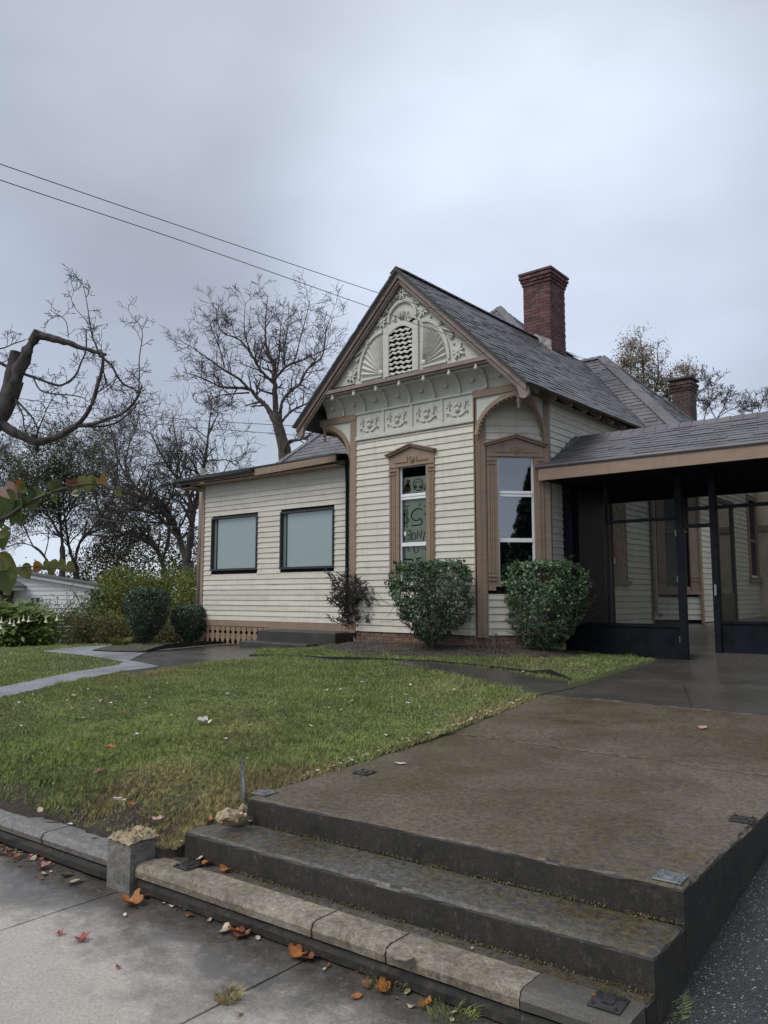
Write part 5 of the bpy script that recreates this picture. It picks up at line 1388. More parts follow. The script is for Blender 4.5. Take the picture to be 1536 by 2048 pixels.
# ------------------------------------------------------------------ vegetation helpers
def basis(d):
    a = np.cross(d, np.array([0.3, 0.2, 0.93])); a /= np.linalg.norm(a, axis=-1, keepdims=True) + 1e-9
    b = np.cross(d, a); return a, b
class Tree:
    def __init__(s, seed): s.lines = []; s.r = random.Random(seed); s.tips = []
    def limb(s, pts, r0, r1): s.lines.append((np.array(pts, float), np.linspace(r0, r1, len(pts))))
    def grow(s, p, d, r, L, lvl, maxl, up=0.1, spread=.6, wig=.16, nseg=5, kids=(3, 5), shrink=.62, rmin=.004):
        rr = s.r; pts = [np.array(p, float)]; d = np.array(d, float); d /= np.linalg.norm(d)
        rad = [r]; r_end = max(r * .45, rmin)
        for i in range(nseg):
            d = d + np.array([rr.gauss(0, wig), rr.gauss(0, wig), rr.gauss(0, wig) + up]); d /= np.linalg.norm(d)
            pts.append(pts[-1] + d * L / nseg); rad.append(r + (r_end - r) * (i + 1) / nseg)
        s.lines.append((np.array(pts), np.array(rad)))
        if lvl >= maxl: s.tips.append(pts[-1]); return
        for k in range(rr.randint(*kids)):
            t = rr.uniform(.25, 1.0); i = min(int(t * nseg), nseg - 1); q = pts[i] + (pts[i + 1] - pts[i]) * (t * nseg - i)
            dd = pts[i + 1] - pts[i]; dd /= np.linalg.norm(dd)
            a = np.array([rr.gauss(0, 1), rr.gauss(0, 1), rr.gauss(0, .7)]); a -= dd * a.dot(dd); a /= np.linalg.norm(a) + 1e-9
            nd = dd * (1 - spread * .5) + a * spread * rr.uniform(.7, 1.2)
            s.grow(q, nd, max(rad[i] * rr.uniform(.45, .65), rmin), L * shrink * rr.uniform(.7, 1.15), lvl + 1, maxl, up, spread, wig, max(3, nseg - 1), kids, shrink, rmin)
    def sprout(s, line_idx, n, L, maxl, r=None, **kw):
        pts, rad = s.lines[line_idx]; rr = s.r
        for k in range(n):
            t = rr.uniform(.15, 1.0) * (len(pts) - 1.001); i = int(t); q = pts[i] + (pts[i + 1] - pts[i]) * (t - i)
            dd = pts[i + 1] - pts[i]; dd /= np.linalg.norm(dd) + 1e-9
            a = np.array([rr.gauss(0, 1), rr.gauss(0, 1), rr.gauss(0, 1)]); a -= dd * a.dot(dd); a /= np.linalg.norm(a) + 1e-9
            s.grow(q, dd * .55 + a * .8, r or max(rad[i] * .5, .01), L * rr.uniform(.6, 1.2), 0, maxl, **kw)
    def mesh(s, name, mat, parent, rsplit=None, kind=None):
        V = []; F = []; off = 0; rs_ = np.random.RandomState(9)
        for pts, rad in s.lines:
            if rad[0] > .03 and len(pts) > 5:      # knots and swellings
                L_s = np.concatenate([[0], np.cumsum(np.linalg.norm(np.diff(pts, axis=0), axis=1))]); m1 = max(4, int(L_s[-1] / (rad.mean() * 1.5)))
                t_ = np.linspace(0, L_s[-1], m1); pts = np.stack([np.interp(t_, L_s, pts[:, k]) for k in range(3)], 1); rad = np.interp(t_, L_s, rad)
                for _ in range(2): pts[1:-1] = pts[1:-1] * .5 + (pts[:-2] + pts[2:]) * .25
                rad = rad * (1 + rs_.normal(0, .09, len(rad))); kp = rs_.normal(0, .10, pts.shape); kp[0] = 0; pts = pts + kp * rad[:, None]
            n = 3 if rad[0] < .02 else (5 if rad[0] < .06 else 9)
            m = len(pts)
            d = np.gradient(pts, axis=0); d /= np.linalg.norm(d, axis=1, keepdims=True) + 1e-9
            a, b = basis(d)
            q = np.arange(n) * 2 * PI / n
            ring = pts[:, None, :] + rad[:, None, None] * (a[:, None, :] * np.cos(q)[None, :, None] + b[:, None, :] * np.sin(q)[None, :, None])
            V.append(ring.reshape(-1, 3))
            i = np.arange(m - 1)[:, None] * n; k = np.arange(n)[None, :]
            F.append((np.stack([i + k, i + (k + 1) % n, i + n + (k + 1) % n, i + n + k], -1).reshape(-1, 4)) + off)
            off += m * n
        return soup(name, np.concatenate(V), np.concatenate(F), mat, parent, kind, smooth=True)
def leaf_soup(P, size, aspect=.55, up=0.0, tri=False, seed=0, nrm=None, jitter=1.0):
    """rhombic leaves at points P"""
    rs = np.random.RandomState(seed); n = len(P)
    d = rs.normal(size=(n, 3)); 
    if nrm is not None: d = nrm + d * jitter * .5
    d[:, 2] += up; d /= np.linalg.norm(d, axis=1, keepdims=True) + 1e-9
    a = rs.normal(size=(n, 3)); a -= d * np.sum(a * d, 1, keepdims=True); a /= np.linalg.norm(a, axis=1, keepdims=True) + 1e-9
    b = np.cross(d, a)
    s = size * rs.uniform(.6, 1.3, (n, 1))
    v = np.stack([P - a * s * .5, P + b * s * aspect * .5, P + a * s * .5, P - b * s * aspect * .5], 1)
    return v.reshape(-1, 3)

# clipped evergreen shrubs
def shrub(name, base, prof, n, leaf, mat, label, stems=5, seed=1, squash=(1, 1), lumps=.10, gap=.0, shoots=0, stem_mat='twig_dark', hang=0.0, stem_top=.6, cat='bush'):
    """prof: [(z above base, radius)]"""
    root = empty(name, base, label, cat)
    rs = np.random.RandomState(seed); zs = np.array([p[0] for p in prof]); rsd = np.array([p[1] for p in prof])
    H = zs[-1]
    z = rs.uniform(zs[0], H, n * 3); r_ = np.interp(z, zs, rsd)
    keep = rs.rand(len(z)) < (r_ / rsd.max()) ** 1.0
    z = z[keep][:n]; r_ = r_[keep][:n]; a = rs.uniform(0, 2 * PI, len(z))
    ph = rs.uniform(0, 6, 6)
    lump = 1 + lumps * (np.sin(a * 3 + ph[0] + z * 5) * .5 + np.sin(a * 7 + ph[1] - z * 9) * .35 + np.sin(a * 13 + z * 23 + ph[2]) * .3)
    rad = r_ * lump * (1 - np.abs(rs.normal(0, .10, len(z))) - (rs.rand(len(z)) < .25) * rs.uniform(0, .55, len(z)))
    P = np.stack([rad * np.cos(a) * squash[0], rad * np.sin(a) * squash[1], z + rs.normal(0, .012, len(z))], 1)
    # top cap
    nt_ = n // 4; rt = np.interp(H * .93, zs, rsd) * np.sqrt(rs.rand(nt_)); at = rs.uniform(0, 2 * PI, nt_)
    Pt = np.stack([rt * np.cos(at) * squash[0], rt * np.sin(at) * squash[1], H * (1 - .02 - .10 * (rt / rsd.max()) ** 2) + rs.normal(0, .02, nt_)], 1)
    P = np.concatenate([P, Pt])
    if gap:
        f = np.sin(P[:, 0] * 9 + ph[3]) * np.sin(P[:, 1] * 8 + ph[4]) * np.sin(P[:, 2] * 10 + ph[5])
        P = P[(f > -gap) | (rs.rand(len(P)) < .12)]
    for k in range(shoots):        # stray shoots beyond the clipped outline
        a = rs.uniform(0, 2 * PI); zz = rs.uniform(.45, 1.0) * H; rr_ = np.interp(zz, zs, rsd) * .9
        L = rs.uniform(.05, .15); m = 14; t = rs.rand(m)[:, None]
        p0 = np.array([rr_ * math.cos(a), rr_ * math.sin(a), zz]); dd = np.array([math.cos(a) * .6, math.sin(a) * .6, rs.uniform(.2, 1)])
        P = np.concatenate([P, p0 + dd * L * t + rs.normal(0, .012, (m, 3))])
    nrm = P * np.array([1, 1, .5]); nrm[:, 2] = nrm[:, 2] - H * .25; nrm /= np.linalg.norm(nrm, axis=1, keepdims=True) + 1e-9
    P = P + np.array(base)
    soup('foliage', leaf_soup(P, leaf, .6, .3, seed=seed, nrm=nrm, jitter=1.5), 4, mat, root)
    T = Tree(seed)
    for k in range(stems):
        a0 = 2 * PI * k / stems + T.r.uniform(-.4, .4); r0 = .10
        T.grow((base[0] + r0 * .4 * math.cos(a0), base[1] + r0 * .4 * math.sin(a0), base[2] - .02), (math.cos(a0) * .35, math.sin(a0) * .35, 1), .020, H * stem_top, 0, 2, up=.04, spread=.7, wig=.14, kids=(3, 4), rmin=.004)
    T.mesh('stem', stem_mat, root)
    return root
q1 = onD(864, 1290, 12.55); b1 = (q1.x, q1.y, gz(q1.x, q1.y)); q2 = onD(1092, 1290, 12.4); b2 = (q2.x, q2.y, gz(q2.x, q2.y))
shrub('evergreen_shrub', b1, [(.14, .18), (.32, .40), (.50, .55), (.75, .64), (1.0, .66), (1.22, .62), (1.40, .50)], 9000, .054, 'boxwood_leaf', 'big round clipped evergreen shrub with open base in front of the left bay window', 9, 21, lumps=.20, gap=.16, shoots=70)
shrub('evergreen_shrub', b2, [(.06, .25), (.25, .42), (.50, .58), (.80, .67), (1.05, .67), (1.25, .60), (1.40, .42)], 12000, .05, 'boxwood_leaf', 'big dense clipped evergreen shrub in front of the right bay window', 7, 22, lumps=.18, gap=.28, shoots=60)
bb = G(291, 1289, .585); b3 = (bb[0], bb[1], gz(*bb))
shrub('ball_shrub', b3, [(.08, .10), (.25, .25), (.5, .42), (.8, .51), (1.05, .52), (1.22, .42), (1.30, .22)], 7000, .05, 'boxwood_dark', 'large round topiary shrub standing alone left of the wing', 4, 23, lumps=.06, gap=.8, shoots=25)
bb = G(391, 1286, .59); b4 = (bb[0], bb[1] - .15, gz(*bb))
shrub('ball_shrub', b4, [(.08, .15), (.25, .30), (.45, .42), (.68, .46), (.82, .40), (.90, .22)], 5500, .048, 'boxwood_dark', 'smaller round topiary shrub at the left corner of the wing', 4, 24, lumps=.07, gap=.6, shoots=20)
# nearly bare shrub
bb = G(722, 1291, .79); b5 = (bb[0], bb[1], gz(*bb))
ds = empty('bare_shrub', b5, 'dark twiggy nearly leafless shrub beside the stoop at the bay corner', 'bush')
T = Tree(5)
for k in range(42):
    a0 = k * 2.4; T.grow((b5[0] + .06 * math.cos(a0), b5[1] + .06 * math.sin(a0), b5[2] - .02), (math.cos(a0) * .32, math.sin(a0) * .32, 1), .018, .98, 0, 3, up=.05, spread=.75, wig=.18, kids=(4, 5), shrink=.42, rmin=.0065)
T.mesh('branches', 'bark_grey', ds)
tp = np.array(T.tips); tp = tp[nrs.rand(len(tp)) < .55]
tp = np.concatenate([tp, np.array(b5) + np.stack([nrs.normal(0, .17, 1500), nrs.normal(0, .17, 1500), nrs.uniform(.05, .95, 1500)], 1)])
soup('leaves', leaf_soup(tp, .035, .6, 0, seed=4), 4, 'dead_leaf_dark', ds)
# dead stalks by the shrub
sk = empty('dead_stalk', (-6.3, 10.3, .85), 'dry broken stalks sticking up right of the first big shrub', 'plant')
T = Tree(6)
for k in range(5): T.grow((-6.42 + .07 * k, 10.28 + .02 * k, .82), (.15 * (k - 2), -.1, 1), .012, .32, 0, 1, up=.02, spread=.5, wig=.1, kids=(1, 2), rmin=.004)
T.mesh('stalk', 'bark', sk)

# ---- trees
def px_line(pts, D, dd=0.0, seed=0, off=(0, 0), sc_=1.0, wob=.25):
    rr = random.Random(seed); out = []; d = D
    for i, (x_, y_) in enumerate(pts):
        d += dd * rr.uniform(.3, 1) + rr.uniform(-wob, wob)
        out.append(tuple(onD(off[0] + x_ / sc_, off[1] + y_ / sc_, d)))
    return out
def smooth_line(pts, k=3):
    P = np.array(pts); n = len(P); out = []
    for i in range(n - 1):
        p0, p1, p2, p3 = P[max(i - 1, 0)], P[i], P[i + 1], P[min(i + 2, n - 1)]
        for j in range(k):
            t = j / k; out.append(.5 * ((2 * p1) + (-p0 + p2) * t + (2 * p0 - 5 * p1 + 4 * p2 - p3) * t * t + (-p0 + 3 * p1 - 3 * p2 + p3) * t ** 3))
    out.append(P[-1]); return np.array(out)
def guided_tree(label, trunk, limbs, D, off, sc_, bark, twigm, seed, n_sprout, L, maxl, base_z, leaves=None, name='bare_tree', rmin=.012, cat='tree', twig_kw=None):
    tr = px_line(trunk[0], D, 0, seed, off, sc_, wob=.05)
    b = tr[0]; tr = [(b[0], b[1], base_z)] + tr
    root = empty(name, (b[0], b[1], base_z), label, cat)
    A = Tree(seed); A.limb(smooth_line(tr), trunk[1] * .62, trunk[2] * .62)
    B = Tree(seed + 1)
    kw = dict(up=.06, spread=.75, wig=.16, kids=(3, 5), shrink=.58, rmin=rmin)
    if twig_kw: kw.update(twig_kw)
    for i, (pts, r0, r1) in enumerate(limbs):
        r0, r1 = r0 * .52, max(r1 * .6, rmin)
        P = smooth_line(px_line(pts, D, (.0 if i % 2 else -.0) + (-1) ** i * .22, seed + 5 + i, off, sc_, wob=.15))
        A.limb(P, r0, r1)
        B.lines.append((P, np.linspace(r0, r1, len(P))))
    nl = len(B.lines); tot = sum(len(l[0]) for l in B.lines)
    for i in range(nl): B.sprout(i, max(3, int(n_sprout * len(B.lines[i][0]) / tot)), L, maxl, **kw)
    B.lines = B.lines[nl:]
    A.mesh('trunk', bark, root)
    B.mesh('crown', twigm, root)
    if leaves:
        tp = np.array(B.tips); rs = np.random.RandomState(seed)
        for mt, frac, per, size in leaves:
            sel = tp[rs.rand(len(tp)) < frac]; P = np.repeat(sel, per, 0) + rs.normal(0, size * 2.2, (len(sel) * per, 3))
            soup('leaves', leaf_soup(P, size, .6, 0, seed=seed), 4, mt, root)
    return root
O6, S6 = (340, 560), 4.04
guided_tree('tall bare tree with a wide fan of fine branches rising behind the wing roof', ([(930, 1450), (900, 1300), (870, 1180), (855, 1080)], .50, .30), [
    ([(860, 1150), (850, 950), (845, 800), (835, 680), (780, 560), (770, 430), (775, 290), (790, 120)], .26, .02),
    ([(845, 800), (900, 740), (940, 700), (1060, 650), (1200, 590), (1300, 540)], .14, .02),
    ([(840, 1140), (780, 1020), (700, 950), (640, 880), (480, 870), (400, 860), (280, 800), (100, 740)], .24, .02),
    ([(640, 890), (560, 800), (440, 730), (330, 650), (200, 560), (120, 510)], .13, .02),
    ([(440, 710), (400, 550), (340, 400), (320, 330)], .07, .015),
    ([(890, 1130), (900, 1000), (960, 910), (1050, 840), (1110, 720), (1230, 620), (1260, 420), (1300, 290)], .16, .02),
    ([(900, 1150), (980, 1060), (1100, 1000), (1200, 940)], .13, .03),
    ([(835, 830), (760, 760), (700, 680), (660, 600), (560, 480), (430, 430), (380, 330), (375, 230)], .13, .02),
    ([(850, 790), (880, 640), (890, 450), (900, 300)], .10, .02), ([(930, 700), (920, 560), (950, 400), (960, 170)], .10, .015),
    ([(1010, 650), (1060, 450), (1110, 260), (1130, 170)], .07, .015), ([(690, 660), (620, 500), (600, 350), (610, 180)], .07, .015),
    ([(640, 910), (500, 920), (380, 940), (260, 1010)], .09, .02), ([(920, 1380), (960, 1300), (1060, 1290), (1170, 1220)], .16, .05)],
    34, O6, S6, 'bark', 'twig', 101, 230, 1.0, 2, 0.3, rmin=.0078)
O5, S5 = (0, 820), 3.49
dk_kw = dict(up=.07, spread=.8, wig=.2, kids=(3, 5))
guided_tree('huge dark leaning bare tree just left of the wing corner', ([(1290, 1300), (1300, 1150), (1310, 1050)], .62, .45), [
    ([(1310, 1060), (1250, 900), (1200, 760), (1120, 640), (950, 600), (800, 560), (700, 520)], .34, .05),
    ([(1310, 1050), (1335, 850), (1340, 700), (1300, 560), (1200, 430), (1120, 300), (1050, 150)], .34, .03),
    ([(1335, 800), (1400, 500), (1440, 300), (1460, 100), (1480, -50)], .22, .03),
    ([(1200, 760), (1060, 640), (900, 480), (820, 330), (800, 160)], .16, .03),
    ([(1250, 900), (1090, 740), (900, 690), (760, 740), (620, 850)], .16, .03),
    ([(1340, 700), (1420, 600), (1530, 480), (1620, 330)], .12, .03)],
    38, O5, S5, 'bark_dark', 'twig_dark', 131, 190, 1.6, 2, 0.2, [('mixed_olive', .05, 3, .10)], rmin=.010, twig_kw=dk_kw)
guided_tree('dark bare tree with a long limb bending left behind the big topiary shrub', ([(1160, 1280), (1155, 1180), (1150, 1120)], .45, .34), [
    ([(1150, 1130), (1100, 980), (1030, 880), (900, 860), (780, 900), (660, 980)], .26, .04),
    ([(1130, 1060), (1180, 880), (1150, 700), (1000, 600), (880, 420), (900, 250), (960, 90)], .20, .03),
    ([(1080, 950), (960, 820), (860, 700), (740, 640), (640, 600)], .14, .03), ([(1150, 700), (1230, 500), (1240, 300), (1200, 60)], .12, .03)],
    42, O5, S5, 'bark_dark', 'twig_dark', 161, 140, 1.6, 2, 0.2, [('yellow_green', .08, 4, .10)], rmin=.010, twig_kw=dk_kw)
guided_tree('dark many branched tree rising behind the white neighbour house gable end', ([(540, 1250), (530, 1150), (520, 1080)], .34, .26), [
    ([(520, 1080), (560, 920), (700, 760), (800, 560), (820, 380), (790, 200), (760, 60)], .20, .03),
    ([(520, 1080), (480, 950), (460, 800), (440, 600), (470, 420), (520, 250)], .18, .03),
    ([(560, 920), (640, 850), (760, 820), (900, 760), (1010, 640)], .12, .03), ([(700, 760), (660, 560), (640, 380), (680, 200)], .12, .03)],
    46, O5, S5, 'bark_dark', 'twig_dark', 191, 135, 1.7, 2, 0.1, [('mixed_olive', .14, 4, .11)], rmin=.011, twig_kw=dk_kw)
guided_tree('half leafy olive green tree left of the dark trees', ([(430, 1240), (440, 1100), (435, 950)], .28, .20), [
    ([(435, 950), (420, 750), (400, 550), (420, 380), (440, 240)], .16, .03), ([(435, 900), (340, 740), (270, 600), (230, 450), (200, 330)], .12, .03),
    ([(430, 800), (520, 640), (560, 480), (540, 330)], .12, .03), ([(330, 730), (240, 700), (150, 660)], .07, .02)],
    40, O5, S5, 'bark_dark', 'twig_dark', 221, 140, 1.5, 2, 0.1, [('tree_green', .6, 6, .13), ('yellow_green', .2, 4, .11)], name='leafy_tree', rmin=.010)
guided_tree('thin pale bare tree at the left edge beyond the white house', ([(350, 1170), (310, 1020), (230, 950)], .14, .10), [
    ([(230, 950), (140, 930), (0, 960), (-150, 930)], .07, .02), ([(230, 950), (160, 800), (90, 600), (60, 400), (40, 280)], .08, .02),
    ([(310, 1020), (340, 880), (300, 740), (200, 620)], .07, .02), ([(90, 600), (0, 480), (-60, 350)], .06, .02), ([(0, 760), (-20, 560), (30, 380)], .05, .02)],
    44, O5, S5, 'bark_grey', 'twig', 251, 130, 1.5, 2, 0.1, [('mixed_olive', .25, 3, .10)], rmin=.009)
O9, S9 = (1160, 660), 4.085
guided_tree('tan and green leafy autumn tree rising behind the main roof on the right', ([(520, 900), (510, 700), (500, 600)], .35, .22), [
    ([(500, 620), (430, 450), (410, 280), (420, 120)], .14, .03), ([(500, 620), (520, 420), (510, 250), (500, 110)], .14, .03), ([(510, 650), (620, 480), (640, 320), (630, 180)], .12, .03),
    ([(500, 650), (440, 520), (340, 320)], .08, .03), ([(620, 560), (740, 520), (860, 420), (880, 340)], .10, .03), ([(700, 640), (850, 620), (980, 560)], .08, .03), ([(560, 700), (740, 560), (720, 400)], .07, .02)],
    36, O9, S9, 'bark', 'twig', 281, 130, .60, 2, 0.5, [('tree_tan', .8, 6, .085)], name='leafy_tree', rmin=.010)
guided_tree('small bare tree right of the rear chimney', ([(1110, 950), (1120, 800), (1125, 720)], .10, .07), [
    ([(1120, 740), (1060, 620), (1080, 500), (1105, 440)], .05, .012), ([(1120, 720), (1180, 620), (1190, 540)], .05, .012), ([(1010, 740), (1040, 620), (1050, 500), (1035, 430)], .05, .012), ([(1120, 720), (1230, 650), (1310, 620)], .04, .012)],
    32, O9, S9, 'twig', 'twig', 301, 60, .55, 2, 0.6, rmin=.008)
guided_tree('row of thin bare saplings above the porch roof at the right edge', ([(1440, 900), (1440, 780), (1430, 720)], .08, .05), [
    ([(1430, 720), (1400, 640), (1400, 580)], .035, .01), ([(1430, 740), (1480, 640), (1490, 560)], .035, .01), ([(1430, 740), (1550, 680), (1580, 560)], .035, .01)],
    32, O9, S9, 'twig', 'twig', 331, 34, .5, 2, 0.6, rmin=.008)
# foreground gnarled tree: trunk stands left of the frame, its limbs reach in
D0 = 9.0
fg = empty('gnarled_tree', tuple(onD(-420, 1400, 9.4).xy) + (.45,), 'old pruned tree with a broken knobbly limb reaching in from the left', 'tree')
A = Tree(401); B = Tree(402)
bx_, by_ = onD(-420, 1400, 9.4).x, onD(-420, 1400, 9.4).y
A.limb(smooth_line([(bx_, by_, .4)] + px_line([(-410, 1150), (-330, 1000), (-200, 930), (-80, 905), (-10, 845), (8, 815), (22, 785), (33, 760)], D0, 0, 1, wob=.0)), .18, .085)
fgl = [([(26, 782), (36, 750), (48, 715), (60, 685), (76, 662)], .085, .052, 0), ([(8, 815), (16, 780), (23, 745), (30, 704)], .085, .055, 0),
       ([(70, 668), (90, 672), (110, 680), (128, 682), (152, 692), (178, 700), (212, 710)], .055, .020, 3),
       ([(-200, 930), (-100, 850), (-40, 838), (0, 848), (30, 866), (55, 879), (75, 885)], .075, .045, 4),
       ([(73, 884), (105, 880), (130, 866), (152, 852)], .045, .036, 6), ([(70, 870), (74, 892), (73, 900)], .035, .025, 1),
       ([(152, 852), (170, 832), (185, 805), (195, 770), (204, 740), (206, 715), (200, 700)], .030, .016, 10),
       ([(200, 715), (192, 690), (184, 668), (178, 630), (172, 595), (163, 556)], .014, .004, 14),
       ([(152, 852), (185, 849), (215, 838), (240, 830), (262, 812), (277, 790), (284, 770)], .028, .010, 14),
       ([(160, 851), (200, 853), (235, 844), (262, 822), (280, 800)], .018, .007, 8),
       ([(200, 712), (222, 730), (236, 755), (250, 770), (268, 778), (278, 790)], .016, .010, 10),
       ([(277, 790), (279, 750), (279, 715), (285, 672), (280, 650), (263, 634)], .010, .004, 10),
       ([(-60, 700), (-20, 715), (12, 732), (48, 748), (75, 757), (105, 768), (125, 770), (150, 752), (162, 725), (172, 700), (172, 660)], .022, .008, 16),
       ([(67, 757), (80, 780), (110, 788), (140, 790), (165, 795), (175, 803), (182, 798)], .012, .005, 8),
       ([(205, 730), (215, 778), (232, 758)], .008, .005, 5), ([(185, 790), (210, 775), (235, 755)], .010, .006, 6),
       ([(-40, 690), (0, 697), (25, 688), (50, 680)], .012, .006, 5), ([(30, 800), (45, 830), (47, 850), (55, 868)], .014, .006, 6), ([(30, 798), (60, 830), (72, 850), (76, 868)], .016, .007, 8),
       ([(74, 868), (85, 840), (95, 815), (104, 800)], .012, .004, 8), ([(180, 660), (172, 640), (155, 622), (143, 600), (148, 582)], .006, .003, 3), ([(137, 675), (133, 645), (118, 630)], .007, .004, 4),
       ([(85, 885), (120, 889), (150, 900), (180, 910), (240, 907)], .010, .004, 8)]
for pts, r0, r1, ns in fgl:
    A.limb(smooth_line(px_line(pts, D0, 0, len(pts), wob=.0 if r0 > .05 else .05)), r0, r1)
    if ns: B.lines.append(A.lines[-1]); B.sprout(len(B.lines) - 1, ns, .21, 2, r=.0045, up=.03, spread=.8, wig=.22, kids=(2, 3), shrink=.6, rmin=.0028); 
keepers = [l for l in B.lines if l[1][0] <= .0046]
B.lines = keepers
A.mesh('trunk', 'bark_grey', fg); B.mesh('crown', 'twig', fg)
# redbud branch with heart shaped leaves close to the camera
D1 = 2.9
rb = empty('redbud_tree', tuple(onD(-330, 1500, 3.2).xy) + (.05,), 'young redbud with heart shaped green and yellow leaves at the left edge', 'tree')
A = Tree(411); rx_, ry_ = onD(-330, 1500, 3.2).x, onD(-330, 1500, 3.2).y
A.limb(smooth_line([(rx_, ry_, 0)] + px_line([(-310, 1350), (-250, 1150), (-160, 1080), (-60, 1050), (0, 1038), (24, 1027), (48, 1010), (70, 998), (98, 987), (125, 977), (150, 971), (185, 968), (205, 968), (240, 978), (262, 986)], D1, 0, 3, wob=.02)), .014, .0016)
A.limb(smooth_line(px_line([(-160, 1080), (-100, 1110), (-20, 1140), (10, 1139), (40, 1135), (60, 1133), (95, 1135), (150, 1138)], D1, 0, 3, wob=.02)), .007, .0018)
A.limb(smooth_line(px_line([(-100, 1060), (-40, 1050), (0, 1048), (20, 1060), (16, 1080)], D1 + .1, 0, 3, wob=.02)), .006, .002)
A.mesh('branch', 'twig_dark', rb)
heart = [(0, 0), (.16, .10), (.36, .12), (.50, -.04), (.50, -.28), (.36, -.56), (.16, -.82), (0, -1.0), (-.16, -.82), (-.36, -.56), (-.50, -.28), (-.50, -.04), (-.36, .12), (-.16, .10)]
rvec = np.array([math.cos(th), math.sin(th), 0.0]); fvec = np.array([-math.sin(th), math.cos(th), 0.0]); uvec = np.array([0, 0, 1.0])
def hang_leaf(px, py, size, mat, ang=0.0, yaw=0.0, D=D1, parent=None, nm='leaf'):
    c_ = np.array(onD(px, py, D)); s_ = size * .88 * D / 1550
    r_ = rvec * math.cos(yaw) + fvec * math.sin(yaw); n_ = -fvec * math.cos(yaw) + rvec * math.sin(yaw)
    vs = []; m = len(heart)
    for a, b in heart:
        x_, y_ = a * math.cos(ang) - (b + .4) * math.sin(ang), a * math.sin(ang) + (b + .4) * math.cos(ang)
        fold = abs(a) * .45; vs.append(tuple(c_ + (r_ * x_ + uvec * y_ + n_ * fold * 1.0) * s_))
    mid = []
    for b in (0, -.35, -.7, -1.0):
        x_, y_ = -(b + .4) * math.sin(ang), (b + .4) * math.cos(ang); mid.append(tuple(c_ + (r_ * x_ + uvec * y_) * s_))
    mb = MB(); k = len(vs)
    vs2 = vs + [mid[1], mid[2]]
    mb.add(vs2, [(0, 1, 2, 3, k), (3, 4, k), (4, 5, k + 1, k), (5, 6, 7, k + 1), (7, 8, 9, k + 1), (9, 10, k, k + 1), (10, 11, k), (11, 12, 13, 0, k)])
    mb.build(nm, mat, parent, recalc=False, smooth=True)
for (px, py, sz, mt, an, yw) in ((6, 1010, 62, 'redbud_green', .3, .3), (40, 1018, 50, 'redbud_green', .25, -.5), (20, 985, 40, 'leaf_pink', .8, .5), (44, 978, 26, 'redbud_yellow', 1.2, 1.0), (40, 970, 24, 'leaf_orange', 1.4, .9),
                                 (64, 1010, 34, 'redbud_green', .1, .2), (80, 993, 36, 'redbud_green', -.5, -.3), (66, 998, 30, 'redbud_green', .9, .6), (108, 976, 34, 'redbud_green', .5, .8), (140, 972, 32, 'leaf_brown', .1, 1.0), (152, 982, 20, 'redbud_yellow', -.9, .2),
                                 (150, 987, 16, 'flower_white', -1.3, .2), (174, 968, 38, 'redbud_yellow', .1, .2), (192, 966, 26, 'redbud_yellow', -.2, .6), (206, 962, 24, 'redbud_orange', .8, .3), (236, 985, 22, 'redbud_yellow', .9, .9), (10, 1068, 26, 'redbud_yellow', .8, .4),
                                 (4, 1086, 28, 'redbud_green', .2, .5), (12, 1126, 44, 'redbud_yellow', 1.1, .5), (14, 1162, 58, 'redbud_green', .2, .1), (50, 1144, 34, 'redbud_yellow', .6, .6), (76, 1134, 26, 'redbud_orange', 1.5, .9), (102, 1134, 32, 'redbud_yellow', .2, .5),
                                 (122, 1132, 26, 'redbud_yellow', .7, .6), (140, 1136, 26, 'redbud_yellow', .9, .6), (42, 1042, 26, 'redbud_green', .1, .3), (28, 1040, 24, 'redbud_green', -.4, .3), (0, 1040, 36, 'redbud_green', .2, .1), (112, 998, 22, 'redbud_green', .4, -.5)):
    hang_leaf(px, py, sz, mt, an, yw, parent=rb)

# ---- thickets, hedge and flowering bush on the left
def thicket(name, boxes, n, size, mat, label, cat='bushes', seed=1, kind=None):
    rs = np.random.RandomState(seed); P = []
    for (c_, r_, w) in boxes:
        m = int(n * w); q = rs.normal(size=(m, 3)); q /= np.linalg.norm(q, axis=1, keepdims=True)
        q *= rs.uniform(.45, 1.0, (m, 1)) ** .6; P.append(np.array(c_) + q * np.array(r_))
    P = np.concatenate(P); P = P[P[:, 2] > -.8]
    # clump
    cl = P[rs.randint(0, len(P), len(P) // 9)]
    P2_ = cl[rs.randint(0, len(cl), len(P))] + rs.normal(0, size * 2.0, P.shape)
    o = soup(name, leaf_soup(P2_, size, .6, .2, seed=seed), 4, mat)
    tag(o, label, cat); 
    if kind: o['kind'] = kind
    return o
def bxs(lst, D):  # list of pixel ellipses (cx, cy, rx, ry) at depth D
    out = []; tot = sum(a[2] * a[3] for a in lst)
    for cx_, cy_, rx, ry in lst:
        c_ = onD(cx_, cy_, D + rnd.uniform(-1, 1)); out.append(((c_.x, c_.y, c_.z), (rx * D / 1550, rx * D / 1550, ry * D / 1550), cx_ and rx * ry / tot))
    return out
thicket('yellow_thicket', bxs([(215, 1215, 60, 35), (280, 1205, 50, 50), (345, 1195, 45, 60), (250, 1170, 50, 30), (390, 1205, 30, 60), (180, 1240, 50, 20), (300, 1240, 110, 20)], 34), 20000, .12, 'yellow_green', 'yellow green undergrowth filling the gap left of the wing', seed=31, kind='stuff')
thicket('olive_thicket', bxs([(200, 1150, 60, 60), (290, 1090, 70, 50), (380, 1130, 40, 80), (150, 1190, 50, 40), (260, 1190, 80, 50), (230, 1100, 40, 40)], 47), 17000, .15, 'mixed_olive', 'dark olive woodland edge behind the yellow undergrowth', seed=32, kind='stuff')
